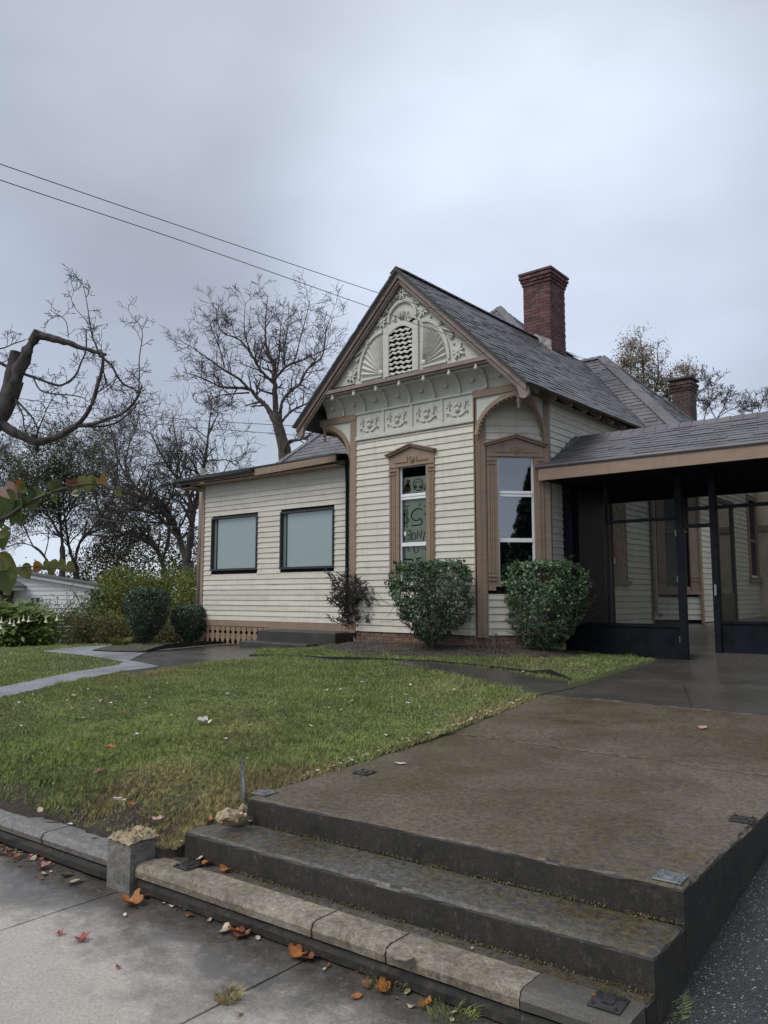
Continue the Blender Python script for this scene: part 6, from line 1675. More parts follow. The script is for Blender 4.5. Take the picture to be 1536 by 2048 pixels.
thicket('distant_woods', bxs([(40, 1170, 90, 20), (160, 1165, 90, 26), (300, 1150, 110, 45), (420, 1160, 80, 50), (-60, 1165, 80, 30), (600, 1150, 150, 60), (1450, 1150, 200, 60)], 75), 9000, .36, 'mixed_olive', 'far dark tree line on the horizon', 'woods', seed=33, kind='stuff')
thicket('fence_vines', bxs([(140, 1266, 45, 22), (190, 1262, 40, 24), (240, 1264, 40, 22), (300, 1266, 50, 22), (350, 1266, 40, 22), (390, 1266, 30, 22), (210, 1280, 100, 12), (130, 1246, 40, 12), (300, 1282, 100, 10)], 24.2), 24000, .08, 'mixed_olive', 'tangle of brown green vines grown through the chain link fence', 'vines', seed=34, kind='stuff')
# flowering bush
fb_ = onD(45, 1289, 20.6)
fbz = gz(fb_.x, fb_.y)
fbo = empty('trumpet_bush', (fb_.x, fb_.y, fbz), 'broad leafy green bush with hanging pale yellow trumpet flowers at the left', 'bush')
rs = np.random.RandomState(41); P = []
for cx_, cy_, rx, ry in ((20, 1250, 55, 32), (70, 1255, 45, 30), (-30, 1250, 50, 34), (45, 1230, 55, 18), (92, 1268, 34, 22), (-10, 1225, 50, 16), (10, 1275, 60, 14)):
    c_ = onD(cx_, cy_, 20.6); m = int(rx * ry * 1.1); q = rs.normal(size=(m, 3)); q /= np.linalg.norm(q, axis=1, keepdims=True); q *= rs.uniform(.6, 1, (m, 1))
    P.append(np.array(c_) + q * np.array([rx, rx * .6, ry * 1.08]) * 20.3 / 1550)
P = np.concatenate(P); P = P[P[:, 2] > fbz - .1]
nrm = np.tile(np.array([.35, -.6, .7]), (len(P), 1))
cl_i = P[rs.randint(0, len(P), len(P) // 14)]; P = cl_i[rs.randint(0, len(cl_i), len(P))] + rs.normal(0, .10, P.shape)
soup('foliage', leaf_soup(P, .17, .5, .5, seed=42, nrm=nrm, jitter=1.3), 4, 'trumpet_leaf', fbo)
T = Tree(43)
for k in range(9): T.grow((fb_.x + rnd.uniform(-.6, .6), fb_.y + rnd.uniform(-.4, .4), fbz), (rnd.uniform(-.3, .3), rnd.uniform(-.3, .3), 1), .02, .6, 0, 1, kids=(2, 3), rmin=.006)
T.mesh('stem', 'bark', fbo)
for (px, py) in ((20, 1242), (38, 1240), (47, 1236), (57, 1238), (92, 1239), (114, 1235), (3, 1240), (2, 1252), (28, 1246)):
    c_ = onD(px, py, 19.4)
    MB().lathe((c_.x, c_.y, c_.z), [(.05, -.07), (.026, -.045), (.016, 0), (.010, .06), (.006, .08)], 8).build('flower', 'flower_white', fbo, smooth=True)
# loose shrub in front of the white house
lp = onZ(140, 1275, .45)
ls = empty('loose_shrub', (lp.x, lp.y, .45), 'loose airy shrub with light green leaves in front of the white house wall', 'bush')
T = Tree(47); bse = onD(140, 1262, 27)
for k in range(10): T.grow((bse.x + rnd.uniform(-.5, .5), bse.y + rnd.uniform(-.5, .5), .1), (rnd.uniform(-.45, .45), rnd.uniform(-.45, .45), 1), .025, 1.15, 0, 2, kids=(3, 4), rmin=.007, shrink=.55)
T.mesh('stem', 'twig', ls); tp = np.array(T.tips); P = np.repeat(tp, 5, 0) + rs.normal(0, .09, (len(tp) * 5, 3))
soup('leaves', leaf_soup(P, .085, .6, 0, seed=48), 4, 'trumpet_leaf', ls)
# chain link fence
fe = empty('chain_link_fence', (-18, 15, -.4), 'low chain link fence overgrown with vines at the back of the lawn', 'fence')
fa, fb2 = onD(60, 1291, 24.5), onD(440, 1287, 24.5)
L_ = (fb2 - fa).length; u_ = (fb2 - fa).normalized(); FF = frame(fa.x, fa.y, u_.x, u_.y, u_.y, -u_.x)
MB().box(FF, 0, L_, -.002, .002, -.45, .72).build('fence_mesh', 'chain_link', fe, recalc=False)
MB().tube([FF(0, 0, .73), FF(L_ / 2, 0, .725), FF(L_, 0, .73)], .022, 8).build('top_rail', 'chain', fe)
k = 0.0
while k <= L_:
    MB().tube([FF(k, 0, -.6), FF(k, 0, .80)], .028, 8).build('fence_post', 'chain', fe); k += L_ / 4 - .001
# small clump by the path
cl_ = onZ(240, 1289, .59)
co = empty('grass_clump', (cl_.x, cl_.y, gz(cl_.x, cl_.y)), 'small yellow green clump of grass on the bed left of the big topiary shrub', 'plant')
rs = np.random.RandomState(51)
def tuft(name, c_, n, h, r, mat, parent, seed, lean=.5, w=.004):
    rs = np.random.RandomState(seed); a = rs.uniform(0, 2 * PI, n); rr = r * np.sqrt(rs.rand(n)); b = np.stack([c_[0] + rr * np.cos(a), c_[1] + rr * np.sin(a), np.full(n, c_[2])], 1)
    d = np.stack([np.cos(a) * lean * rs.rand(n), np.sin(a) * lean * rs.rand(n), np.ones(n)], 1); hh = h * rs.uniform(.5, 1.1, (n, 1)); mid = b + d * hh * .6
    tip = b + d * hh * .9 + np.stack([np.cos(a), np.sin(a), np.zeros(n)], 1) * hh * lean * .5
    s = np.stack([-np.sin(a + 1), np.cos(a + 1), np.zeros(n)], 1) * w
    v = np.stack([b - s, b + s, mid + s * .8, mid - s * .8, mid - s * .8, mid + s * .8, tip + s * .1, tip - s * .1], 1).reshape(-1, 3)
    return soup(name, v, 4, mat, parent)
tuft('blades', (cl_.x, cl_.y, gz(cl_.x, cl_.y)), 250, .22, .16, 'yellow_green', co, 3, .8, .008)
for (px, py, z, n, h, r, mt, lb) in ((262, 1775, 0.0, 150, .15, .05, 'grass', 'green grass tuft growing at the foot of the broken concrete post'),
                                     (455, 1998, 0.0, 190, .045, .055, 'grass_dry', 'dry yellowish grass tuft in the sidewalk joint'),
                                     (780, 1965, 0.0, 160, .055, .11, 'grass', 'thin green weeds along the foot of the coping beside the brown leaves'),
                                     (905, 2020, 0.0, 190, .06, .12, 'grass', 'green weeds along the foot of the coping near the bottom edge'),
                                     (1325, 2035, -.0, 240, .085, .09, 'grass', 'green grass tuft at the right bottom corner of the steps')):
    p = onZ(px, py, z); o = tuft('grass_tuft', (p.x, p.y, z), n, h, r, mt, None, int(px), .8, .0022); tag(o, lb, 'grass tuft')

# ---- lawn grass
def grass_pts(n, x0, x1, y0, y1, seed, dens=None):
    rs = np.random.RandomState(seed); x_ = rs.uniform(x0, x1, n); y_ = rs.uniform(y0, y1, n)
    keep = np.ones(n, bool)
    return x_, y_, rs
from mathutils.geometry import intersect_point_tri_2d
def inpoly(x_, y_, poly):
    c_ = np.zeros(len(x_), bool); n = len(poly); j = n - 1
    for i in range(n):
        xi, yi = poly[i]; xj, yj = poly[j]
        cond = ((yi > y_) != (yj > y_)) & (x_ < (xj - xi) * (y_ - yi) / (yj - yi + 1e-12) + xi); c_ ^= cond; j = i
    return c_
def lawn_mask(x_, y_, rs):
    ok = np.ones(len(x_), bool)
    for pl in (walk_poly, path_poly, far_poly): ok &= ~inpoly(x_ + rs.normal(0, .03, len(x_)) + .03 * np.sin(y_ * 17), y_ + rs.normal(0, .03, len(x_)) + .03 * np.sin(x_ * 19), pl)
    ok &= ~(inpoly(x_, y_, bed_dirt) & (rs.rand(len(x_)) < .93))
    ok &= ~(inpoly(x_, y_, bed_left) & (rs.rand(len(x_)) < .35))
    ok &= ~((x_ > left_edge(y_) - .005 + np.abs(rs.normal(0, .022, len(x_))) + .015 * np.sin(y_ * 14)) & (y_ < 8.2))
    ok &= ~((x_ > -4.3) & (y_ > 8.1) & (y_ < 9.25))
    ok &= ~((x_ > -3.98) & (y_ < 3.45) & (y_ < r2(x_) + .35))
    e = y_ - curbY(x_)
    edge = .40 + .10 * np.sin(x_ * 5) + .07 * np.sin(x_ * 13 + 1)
    ok &= (e > edge) | (((x_ > -4.35) | (rs.rand(len(x_)) < .16)) & (e > .22))
    ok &= ~((x_ < -10.1) & (y_ > 10.55) & (x_ > -12.5)); ok &= ~((y_ > 11.5) & (x_ > -14.9) & (x_ < -10)); ok &= ~((y_ > 10.62) & (x_ > -10) & (x_ < -6.5)); ok &= ~((y_ > 12.0) & (x_ > -10)) ; ok &= ~((x_ > -4.3) & (y_ > 9.2))
    ok &= (x_ < -3.75)
    return ok
def vnoise(x_, y_, s):
    return (np.sin(x_ * s + 1.3 * np.sin(y_ * s * .7)) + np.sin(y_ * s * 1.1 + 1.7 * np.sin(x_ * s * .6 + 2)) + np.sin((x_ + y_) * s * .55 + 1.1)) / 3
def grass_field(n, box, h, w, seed, mat_split=True, name='lawn_grass', label='short patchy lawn grass with dry spots'):
    x_, y_, rs = grass_pts(n, *box, seed); ok = lawn_mask(x_, y_, rs); x_, y_ = x_[ok], y_[ok]
    z_ = hills(x_, y_) + .0; n = len(x_)
    a = rs.uniform(0, 2 * PI, n); lean = np.abs(rs.normal(.5, .35, n)); hh = h * rs.uniform(.45, 1.25, n) * (1 + .25 * vnoise(x_, y_, 3.1)) * (1 + 1.6 * np.clip(vnoise(x_, y_, 12.7) - .30, 0, 1)) * (1 - .35 * np.clip(vnoise(x_ + 9, y_, 7.3), 0, 1))
    b = np.stack([x_, y_, z_ - .004], 1); d = np.stack([np.cos(a) * lean, np.sin(a) * lean, np.ones(n)], 1); d /= np.linalg.norm(d, axis=1, keepdims=True)
    tip = b + d * hh[:, None]; s = np.stack([-np.sin(a + .7), np.cos(a + .7), np.zeros(n)], 1) * (w * rs.uniform(.7, 1.3, (n, 1)))
    v = np.stack([b - s, b + s, tip], 1)
    near_edge = np.clip((x_ - left_edge(y_) + .5) / .5, 0, 1) * (y_ < 8) + np.clip(1 - (y_ - curbY(x_) - .3) / .9, 0, 1) * (x_ > -5.2)
    dry = (vnoise(x_ + 3, y_, 1.7) * .5 + vnoise(x_, y_ - 2, 4.3) * .3 + near_edge * .8 + rs.normal(0, .28, n)) > .50
    for sel, mt, nm in ((~dry, 'grass', name), (dry, 'grass_dry', 'dry_grass')):
        o = soup(nm, v[sel].reshape(-1, 3), 3, mt); o['kind'] = 'stuff'; tag(o, label + (' (yellowed blades)' if nm == 'dry_grass' else ''), 'grass')
grass_field(260000, (-7.2, -3.7, 2.85, 5.9), .040, .0038, 61, label='short green lawn grass nearest the kerb and landing')
grass_field(230000, (-11.5, -3.8, 5.0, 9.6), .040, .0045, 62, label='short green lawn grass in the middle of the yard')
grass_field(90000, (-12.0, -7.0, 2.9, 6.0), .040, .0045, 63, label='short green lawn grass toward the left of the yard')
grass_field(150000, (-20.5, -9.5, 4.5, 13.2), .042, .0055, 64, label='short green lawn grass around the far path')
grass_field(70000, (-10.8, -4.2, 9.1, 12.0), .040, .0036, 65, label='thin grass on the bed in front of the bay')
# clover and weeds in the near lawn
x_, y_, rs = grass_pts(17000, -8.5, -4.0, 3.0, 6.4, 66); ok = lawn_mask(x_, y_, rs) & ((vnoise(x_ + 5, y_, 2.1) + rs.normal(0, .25, len(x_)) + np.clip((-5.2 - x_) * .5, -.5, .6)) > .15); x_, y_ = x_[ok], y_[ok]
P = np.stack([x_, y_, hills(x_, y_) + rs.uniform(.012, .036, len(x_))], 1)
o = soup('clover', leaf_soup(P, .020, .9, 0, seed=67, nrm=np.tile(np.array([0, 0, 1.2]), (len(P), 1)), jitter=.8), 4, 'clover'); o['kind'] = 'stuff'; tag(o, 'low clover and small weeds mixed into the near lawn', 'clover')
# mulch and litter on the dirt bed
x_, y_, rs = grass_pts(5000, -10, -5, 9.5, 12, 68); ok = inpoly(x_, y_, bed_dirt); x_, y_ = x_[ok], y_[ok]
P = np.stack([x_, y_, hills(x_, y_) + .012], 1)
o = soup('leaf_litter', leaf_soup(P, .035, .5, 0, seed=69, nrm=np.tile(np.array([0, 0, 1.5]), (len(P), 1)), jitter=.8), 4, 'dead_leaf_dark'); o['kind'] = 'stuff'; tag(o, 'dark leaf litter on the soil under the bay', 'leaf litter')

soup('moss', leaf_soup(MOSS_P, .010, .8, .3, seed=77), 4, 'moss_dry', steps, kind='stuff')
# ---- fallen leaves
def leaf_mesh(kind, seed):
    rr = random.Random(seed); n = 26; pts = []
    for i in range(n):
        a = 2 * PI * i / n
        if kind == 'maple': r_ = .34 + .20 * abs(math.cos(a * 2.5)) ** 1.5 + rr.uniform(-.03, .03)
        elif kind == 'oak': r_ = (.5 * (1 - .45 * abs(math.sin(a)) ** .8)) * (1 - .18 * (i % 4 == 0)) + rr.uniform(-.02, .02)
        else: r_ = .5 * (1 - .5 * abs(math.sin(a)) ** .7) + rr.uniform(-.02, .02)
        pts.append((r_ * math.cos(a), r_ * math.sin(a)))
    cu = rr.uniform(.5, 1.9); ph = rr.uniform(0, 6)
    hz = lambda x, y: (x * x * cu * .5 + y * y * cu * .8) + .05 * math.sin(7 * x + ph) + .04 * math.sin(9 * y + ph * 2)
    vs = [(0, 0, hz(0, 0))] + [(x * .55, y * .55, hz(x * .55, y * .55)) for x, y in pts] + [(x, y, hz(x, y)) for x, y in pts]
    zm = min(v[2] for v in vs); vs = [(x, y, z - zm + .02) for x, y, z in vs]
    fs = [(0, 1 + i, 1 + (i + 1) % n) for i in range(n)] + [(1 + i, 1 + n + i, 1 + n + (i + 1) % n, 1 + (i + 1) % n) for i in range(n)]
    # stem
    k = len(vs); vs += [(-.45, -.012, .08), (-.45, .012, .08), (-.80, .008, .14), (-.80, -.008, .14)]; fs.append((k, k + 1, k + 2, k + 3))
    me = bpy.data.meshes.new('fallen_leaf'); me.from_pydata(vs, [], fs); me.shade_smooth(); return me
LM = {}
def drift(name, label, spots, parent=None):
    by = {}
    for (x_, y_, z_, sz, mt, kd) in spots:
        key = (kd, mt, 9)
        if key not in LM: LM[key] = leaf_mesh(kd, len(kd) + len(mt)); LM[key].materials.append(MATS[mt])
        by.setdefault(mt, []).append((LM[key], x_, y_, z_, sz))
    mats_ = list(by); me = bpy.data.meshes.new(name); V = []; F = []; MI = []
    for mi, mt in enumerate(mats_):
        me.materials.append(MATS[mt])
        for (lm, x_, y_, z_, sz) in by[mt]:
            M = Matrix.Translation((x_, y_, z_)) @ Matrix.Rotation(rnd.uniform(0, 6.28), 4, 'Z') @ Matrix.Rotation(rnd.uniform(-.4, .4), 4, 'X') @ Matrix.Scale(sz, 4)
            n0 = len(V); V += [tuple(M @ v.co) for v in lm.vertices]
            for p in lm.polygons: F.append(tuple(n0 + i for i in p.vertices)); MI.append(mi)
    me.from_pydata(V, [], F); me.polygons.foreach_set('material_index', MI); me.shade_smooth(); me.update()
    o = bpy.data.objects.new(name, me); C.objects.link(o); o['kind'] = 'stuff'; return tag(o, label, 'leaves')
def fallen(px, py, z, size_px, mat, kind, label, group=None, pos=None, flip=False):
    key = (kind, mat, rnd.randint(0, 2))
    if key not in LM: LM[key] = leaf_mesh(kind, hash(key[2]) + len(kind)); LM[key].materials.append(MATS[mat])
    p = onZ(px, py, z) if pos is None else Vector(pos)
    s_ = size_px * .85 * (p - CAM).length / 1550 if pos is None else size_px
    o = bpy.data.objects.new('fallen_leaf', LM[key]); C.objects.link(o); o.location = p; o.scale = (s_, s_, s_ * rnd.uniform(.7, 1.2)); o.rotation_euler = (rnd.uniform(-.25, .25) + (PI if flip else 0), rnd.uniform(-.25, .25), rnd.uniform(0, 6.28))
    if flip: o.location.z += s_ * .3
    return tag(o, label, 'leaf', group)
for (px, py, z, s_, mt, kd, lb) in (
        (150, 1766, .002, 36, 'leaf_tan', 'oval', 'pale tan oval leaf on the wet sidewalk left of the post stub'), (134, 1752, .002, 32, 'leaf_brown', 'oak', 'curled red brown leaf touching the pale tan oval leaf'),
        (88, 1750, .002, 22, 'leaf_tan', 'oval', 'small tan leaf near the kerb at the left'), (262, 1810, .002, 46, 'leaf_orange', 'maple', 'bright orange leaf on the sidewalk below the grass tuft'),
        (292, 1796, .002, 26, 'leaf_brown', 'oak', 'dark maroon leaf beside the bright orange leaf'), (250, 1831, .002, 14, 'leaf_pale', 'oval', 'tiny pale leaf below the bright orange leaf'), (344, 1813, .002, 16, 'leaf_pale', 'oval', 'white petal like leaf at the foot of the bottom step'),
        (379, 1831, .002, 24, 'leaf_brown', 'oval', 'small brown leaf at the foot of the bottom step'), (450, 1862, .002, 40, 'leaf_tan', 'oak', 'tan curled leaf in the pile at the foot of the coping'), (474, 1866, .002, 46, 'leaf_orange', 'maple', 'orange brown leaf in the pile at the foot of the coping'),
        (484, 1872, .002, 34, 'leaf_brown', 'maple', 'dark brown leaf at the right of the coping foot pile'), (592, 1913, .002, 40, 'leaf_orange', 'maple', 'orange brown leaf at the end of the sidewalk joint'), (618, 1920, .002, 36, 'leaf_brown', 'maple', 'dark brown leaf right of the joint end'),
        (164, 1880, .002, 28, 'leaf_red', 'maple', 'small red maple leaf alone on the sidewalk'), (120, 1868, .002, 16, 'leaf_red', 'maple', 'tiny reddish leaf left of the small red maple leaf'), (236, 1935, .002, 16, 'leaf_red', 'oval', 'faint red leaf flat on the sidewalk'), (478, 2029, .002, 22, 'leaf_pink', 'oval', 'tan pink leaf right of the dry grass tuft'),
        (766, 1978, .002, 58, 'leaf_orange', 'oak', 'large lobed orange brown leaf among the weeds below the coping'), (735, 1970, .002, 34, 'leaf_brown', 'oak', 'brown leaf beside the large lobed leaf'), (712, 1994, .002, 30, 'leaf_orange', 'oval', 'narrow orange leaf left of the large lobed leaf'), (852, 2013, .002, 44, 'leaf_orange', 'oval', 'curled orange leaf near the bottom edge below the coping'), (815, 1985, .002, 26, 'leaf_tan', 'oval', 'light brown leaf caught in the weeds'),
        (1381, 2024, .006, 60, 'leaf_orange', 'oval', 'big wet orange brown leaf on the asphalt at the steps corner'), (450, 1741, .158, 34, 'leaf_orange', 'oak', 'orange leaf on the bottom step below the second riser'), (414, 1728, .16, 34, 'leaf_orange', 'oak', 'orange lobed leaf at the left end of the bottom step'), (402, 1718, .17, 22, 'leaf_tan', 'oval', 'tan leaf at the soil edge of the bottom step'),
        (800, 1529, .456, 32, 'leaf_pale', 'oval', 'pale folded leaf on the near landing slab'), (1405, 1459, .52, 34, 'leaf_pink', 'oak', 'flat pinkish leaf on the second landing slab'), (1416, 1424, .56, 16, 'leaf_pale', 'oval', 'small white leaf at the back joint of the landing'),
        (942, 1897, .16, 12, 'leaf_tan', 'oval', 'tiny tan leaf on the bottom step tread'), (1188, 1990, .162, 12, 'leaf_orange', 'oval', 'tiny orange leaf behind the right black plate'),
        (316, 1640, .40, 26, 'leaf_pink', 'maple', 'pink tan leaf in the grass right of the post stub'), (238, 1602, .43, 26, 'leaf_pale', 'maple', 'grey white lobed leaf on the lawn above the dirt bank'), (265, 1612, .43, 22, 'leaf_orange', 'maple', 'orange leaf beside the grey white lobed leaf'), (140, 1650, .20, 20, 'leaf_pale', 'oval', 'white curled leaf lying on the kerb'), (80, 1622, .22, 24, 'leaf_tan', 'oval', 'tan leaf on the soil behind the kerb'),
        (222, 1497, .47, 28, 'leaf_orange', 'maple', 'orange brown leaf in the middle of the near lawn'), (197, 1545, .46, 26, 'leaf_brown', 'maple', 'dark maroon leaf on the near lawn'), (408, 1448, .49, 30, 'leaf_pale', 'maple', 'pale lobed leaf in the lawn centre'), (204, 1405, .51, 24, 'leaf_pink', 'oval', 'pink leaf on the lawn below the path'), (655, 1402, .54, 16, 'leaf_pink', 'oval', 'small pink leaf on the lawn below the walkway'),
        (480, 1637, .38, 26, 'leaf_pink', 'maple', 'pink brown leaf on the soil by the landing corner'), (500, 1642, .32, 14, 'leaf_pink', 'oval', 'small square looking pink leaf on the end of the second step')):
    fallen(px, py, z + .003, s_, mt, kd, lb)
# many small pale leaves nothing tells apart
for i in range(150):
    for _ in range(30):
        x_, y_ = rnd.uniform(-16, -4.2), rnd.uniform(3.3, 11) if rnd.random() < .5 else rnd.uniform(3.4, 8)
        if lawn_mask(np.array([x_]), np.array([y_]), nrs)[0] and y_ - curbY(x_) > .6: break
    fallen(0, 0, 0, rnd.uniform(.028, .065), rnd.choice(['leaf_pale', 'leaf_tan', 'leaf_pale', 'leaf_pink']), rnd.choice(['oval', 'maple']), 'small pale fallen leaf lying among the lawn grass', 'small fallen leaves on the lawn', pos=(x_, y_, gz(x_, y_) + .026))
sp_ = []
for i in range(170):
    y_ = rnd.uniform(3.7, 8.1); x_ = float(left_edge(y_)) - abs(rnd.gauss(0, .04)) - .005
    sp_.append((x_, y_, gz(x_, y_) + .022, rnd.uniform(.018, .045), rnd.choice(['leaf_pale', 'leaf_pale', 'leaf_tan', 'leaf_brown', 'leaf_pink']), 'oval'))
drift('edge_leaves', 'thin line of small pale leaves caught along the left edge of the landing', sp_)
sp_ = []
for i in range(150):
    x_ = rnd.uniform(-7.8, -4.6); y_ = curbY(x_) - abs(rnd.gauss(0, .09))
    if x_ > -5.0 and rnd.random() < .6: continue
    sp_.append((x_, y_, .004, rnd.uniform(.02, .06), rnd.choice(['leaf_brown', 'leaf_tan', 'leaf_brown', 'leaf_pink']), rnd.choice(['oval', 'oak'])))
drift('leaf_drift', 'drift of broken brown leaves piled against the foot of the kerb', sp_)
for i in range(30):
    x_ = rnd.uniform(-7.0, -4.75); y_ = curbY(x_) - abs(rnd.gauss(0, .14)) - .02
    fallen(0, 0, 0, rnd.uniform(.05, .085), rnd.choice(['leaf_brown', 'leaf_tan', 'leaf_pink', 'leaf_brown']), rnd.choice(['oval', 'oak', 'maple']), 'whole brown or tan leaf lying on the drift at the foot of the kerb', 'whole leaves on the kerb drift', pos=(x_, y_, .008))
for i in range(26):
    x_ = rnd.uniform(-3.95, -1.5); y_ = curbY(x_) - abs(rnd.gauss(0, .05)) + .02
    fallen(0, 0, 0, rnd.uniform(.02, .05), rnd.choice(['leaf_brown', 'leaf_brown', 'leaf_tan']), rnd.choice(['oval', 'oak']), 'small dark leaf along the foot of the coping', 'small leaves along the coping foot', pos=(x_, y_, .004))
for i in range(24):
    x_ = rnd.uniform(-4.0, -3.75); y_ = rnd.uniform(2.98, 3.4)
    fallen(0, 0, 0, rnd.uniform(.025, .06), rnd.choice(['leaf_brown', 'leaf_tan', 'leaf_orange']), rnd.choice(['oval', 'oak']), 'dry leaf in the soil pocket left of the steps', 'dry leaves in the soil pocket by the steps', pos=(x_, y_, max(.16, gz(x_, y_) + .02 if x_ < -3.95 else .165)))

# ------------------------------------------------------------------ neighbour house
nh = empty('neighbour_house', tuple(onD(60, 1230, 34).xy) + (0,), 'white sided neighbour house with a low gable and brick entry at the far left', 'house')
o0 = onD(0, 1190, 34.0); FN = frame(o0.x, o0.y, rvec[0], rvec[1], -fvec[0], -fvec[1])
px2s = lambda px: (px) / 1550 * 34.0 * 1.0
zof = lambda py: 1.70 - (py - 1191) / 1559 * 34.0
s_r = px2s(180)
rake = lambda s: zof(1143) + (zof(1174) - zof(1143)) * s / px2s(195)
MB().prism(FN, [(-3.5, -.4), (s_r, -.4), (s_r, rake(s_r) - .02), (-3.5, rake(-3.5) - .02)], -1.6, 0).build('wall', 'white_siding', nh)
z = .2
while z < 3.6:
    e = min(s_r, px2s(195) * (z + .1 - zof(1143)) / (zof(1174) - zof(1143))) if z + .12 > zof(1174) else s_r
    if e > -3: MB().add([FN(-3.4, .002, z), FN(e, .002, z), FN(e, .03, z), FN(-3.4, .03, z), FN(-3.4, .002, z + .19), FN(e, .002, z + .19), FN(e, .006, z + .19), FN(-3.4, .006, z + .19)], [(0, 1, 2, 3), (7, 6, 5, 4), (3, 2, 6, 7), (0, 3, 7, 4), (1, 5, 6, 2)]).build('siding_board', 'white_siding', nh, recalc=False)
    z += .19
se = px2s(197)
MB().prism(FN, [(-3.5, rake(-3.5) - .02), (se, rake(se) - .10), (se, rake(se) + .04), (-3.5, rake(-3.5) + .12)], 0, .22).build('rake_board', 'white_vinyl', nh)
MB().prism(FN, [(-3.5, rake(-3.5) + .12), (se + .02, rake(se) + .04), (se + .02, rake(se) + .09), (-3.5, rake(-3.5) + .17)], -1.8, .28).build('roof', 'shingle', nh)
wz0, wz1 = zof(1219), zof(1193)
wn1 = MB(); a, b_ = px2s(58), px2s(84)
wn1.box(FN, a, b_, .02, .07, wz1 - .05, wz1).box(FN, a, b_, .02, .07, wz0, wz0 + .05).box(FN, a, a + .09, .02, .07, wz0, wz1).box(FN, b_ - .09, b_, .02, .07, wz0, wz1).box(FN, (a + b_) / 2 - .015, (a + b_) / 2 + .015, .03, .06, wz0, wz1).box(FN, a, b_, .03, .06, (wz0 + wz1) / 2 - .015, (wz0 + wz1) / 2 + .015)
wno = wn1.build('window', 'white_vinyl', nh); MB().box(FN, a + .05, b_ - .05, .031, .035, wz0, wz1).build('pane', 'glass_coated', wno); MB().box(FN, a + .05, b_ - .05, .022, .026, wz0, wz1).build('curtain', 'blind', wno)
# brick entry with its own little gable
MB().box(FN, -3.5, px2s(28), 0, 1.4, -.4, zof(1178)).build('brick_entry', 'brick_dark', nh)
MB().prism(FN, [(-3.0, zof(1178)), (px2s(30), zof(1178)), (px2s(50), zof(1181)), (px2s(52), zof(1174)), (px2s(20), zof(1160)), (-3.0, zof(1120))], .2, 1.55).build('entry_gable', 'white_siding', nh)
MB().prism(FN, [(-3.0, zof(1120)), (px2s(20), zof(1160)), (px2s(55), zof(1176)), (px2s(55), zof(1172)), (px2s(20), zof(1155)), (-3.0, zof(1115))], .1, 1.7).build('entry_roof', 'shingle', nh)
MB().tube([FN(px2s(48), 1.6, zof(1183)), FN(px2s(40), 1.4, zof(1187)), FN(px2s(27), .6, zof(1189)), FN(px2s(22), .5, zof(1196)), FN(px2s(20), .5, -.3)], .045, 8).build('downspout', 'white_vinyl', nh)

# ------------------------------------------------------------------ utility pole, wires, roof coil
up_ = onD(399, 1200, 21.0)
po = empty('utility_pole', (up_.x, up_.y, .5), 'weathered grey wooden pole standing behind the wing corner', 'pole')
MB().tube([(up_.x, up_.y, .4), (up_.x + .01, up_.y, 3), (up_.x + .02, up_.y, 5.15)], [.105, .095, .085], 12).build('shaft', 'pole_wood', po, smooth=True)
def wire(pts, D_a, D_b, r, label, wob=0):
    x0, x1 = pts[0][0], pts[-1][0]; out = []
    for x_, y_ in pts:
        t = (x_ - x0) / (x1 - x0); D_ = 1 / ((1 - t) / D_a + t / D_b); out.append(tuple(onD(x_, y_, D_)))
    o = MB().tube([tuple(q) for q in smooth_line(out, 4)], r, 5).build('overhead_wire', 'wire_black', smooth=True); return tag(o, label, 'wire')
wire([(-300, 222), (0, 328), (380, 459), (760, 587), (880, 622), (1130, 702), (1185, 722), (1400, 783), (1560, 826), (1800, 890)], 5.6, 36, .0042, 'upper of the two black overhead wires crossing the sky to the gable')
wire([(-300, 252), (0, 360), (370, 484), (742, 615), (885, 666), (1130, 740), (1200, 762), (1415, 816), (1560, 850), (1800, 905)], 5.6, 36, .0042, 'lower of the two black overhead wires crossing the sky to the gable')
wire([(-100, 775), (60, 800), (200, 818), (360, 838), (520, 848), (720, 858)], 34, 34, .014, 'thin distant wire above the bare trees at the left')
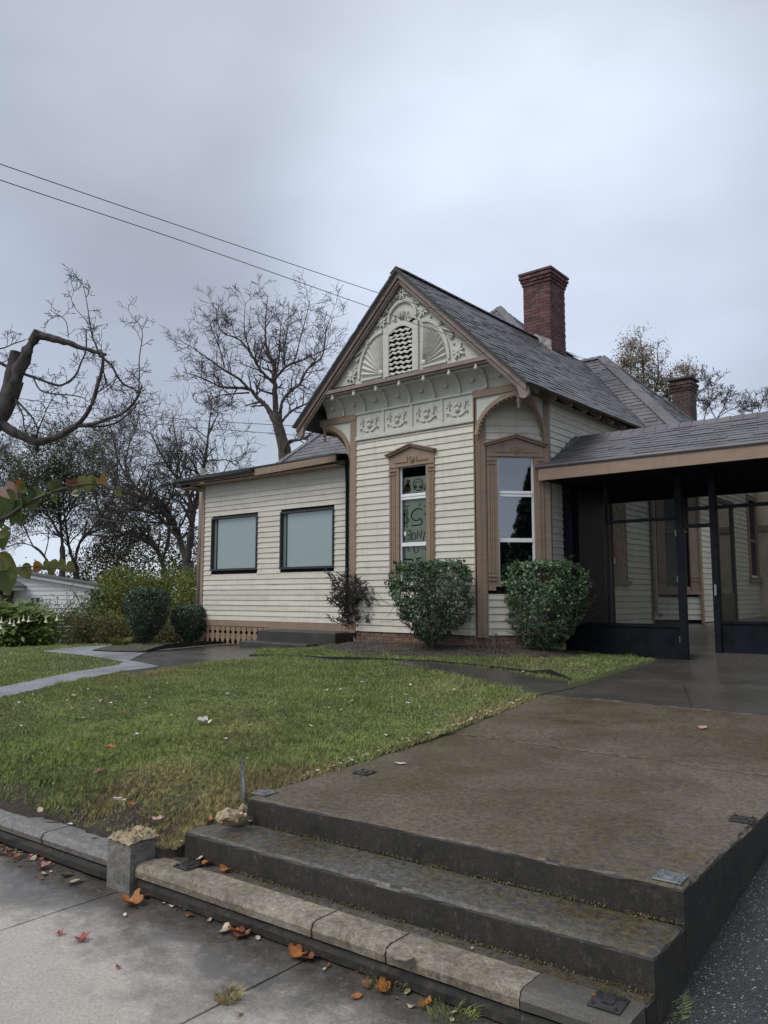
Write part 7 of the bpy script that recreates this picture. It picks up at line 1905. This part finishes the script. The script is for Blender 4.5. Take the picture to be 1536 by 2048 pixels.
wire([(-100, 800), (60, 820), (200, 838), (330, 850), (560, 868), (700, 878)], 34, 34, .012, 'second thin distant wire just below the first one at the left')
wire([(-60, 1000), (97, 1020), (230, 1043), (330, 1052), (399, 1058)], 24, 21, .012, 'sagging cable running from the left to the wooden pole')
# coil of pale cable on the wing roof edge
cc = onY(425, 944, 11.35); cpts = [(cc.x + .10 * math.cos(a) + .02 * a / 6, 11.35 + .02 * math.sin(a * 2), 4.60 + .085 * math.sin(a)) for a in np.linspace(0, 4 * PI, 40)] + [(cc.x - .1 - .05 * k, 11.34, 4.58 - .012 * k) for k in range(6)]
tag(MB().tube(cpts, .009, 6).build('cable_coil', 'sticker', smooth=True), 'loose coil of pale cable on the edge of the wing roof', 'cable')

# ------------------------------------------------------------------ conifers across the street (seen only as reflections in the panes)
def conifer(x_, y_, H, Rr, seed, label):
    root = empty('conifer', (x_, y_, 0), label, 'tree'); rs = np.random.RandomState(seed)
    MB().tube([(x_, y_, -.1), (x_, y_, H * .9)], [H * .02, .03], 8).build('trunk', 'bark', root)
    n = 14000; t = rs.rand(n) ** .75; t = 1 - t * .93; a = rs.uniform(0, 2 * PI, n); lay = .78 + .22 * np.abs(np.sin(t * 34 + np.sin(a * 5)))
    r_ = Rr * (1 - t) ** .85 * lay * rs.uniform(.45, 1.0, n)
    P = np.stack([x_ + r_ * np.cos(a), y_ + r_ * np.sin(a), H * t - r_ * .18], 1)
    soup('crown', leaf_soup(P, H * .035, .45, 0, seed=seed), 4, 'conifer', root)
conifer(15.1, 0.0, 7.7, 2.1, 71, 'tall dark conifer across the street behind the viewer')
conifer(22, 8, 11.5, 4.2, 72, 'biggest dark conifer beside the driveway behind the viewer')
conifer(17, -2.6, 4.6, 2.8, 75, 'low dark evergreen near the street behind the viewer')
conifer(14.5, -4.5, 3.6, 2.6, 76, 'low dark evergreen farthest down the street behind the viewer')
conifer(-24, -12, 14.0, 5.0, 73, 'big dark conifer across the street to the left behind the viewer')
conifer(-31, -17, 12.0, 5.0, 74, 'second dark conifer farther left across the street')
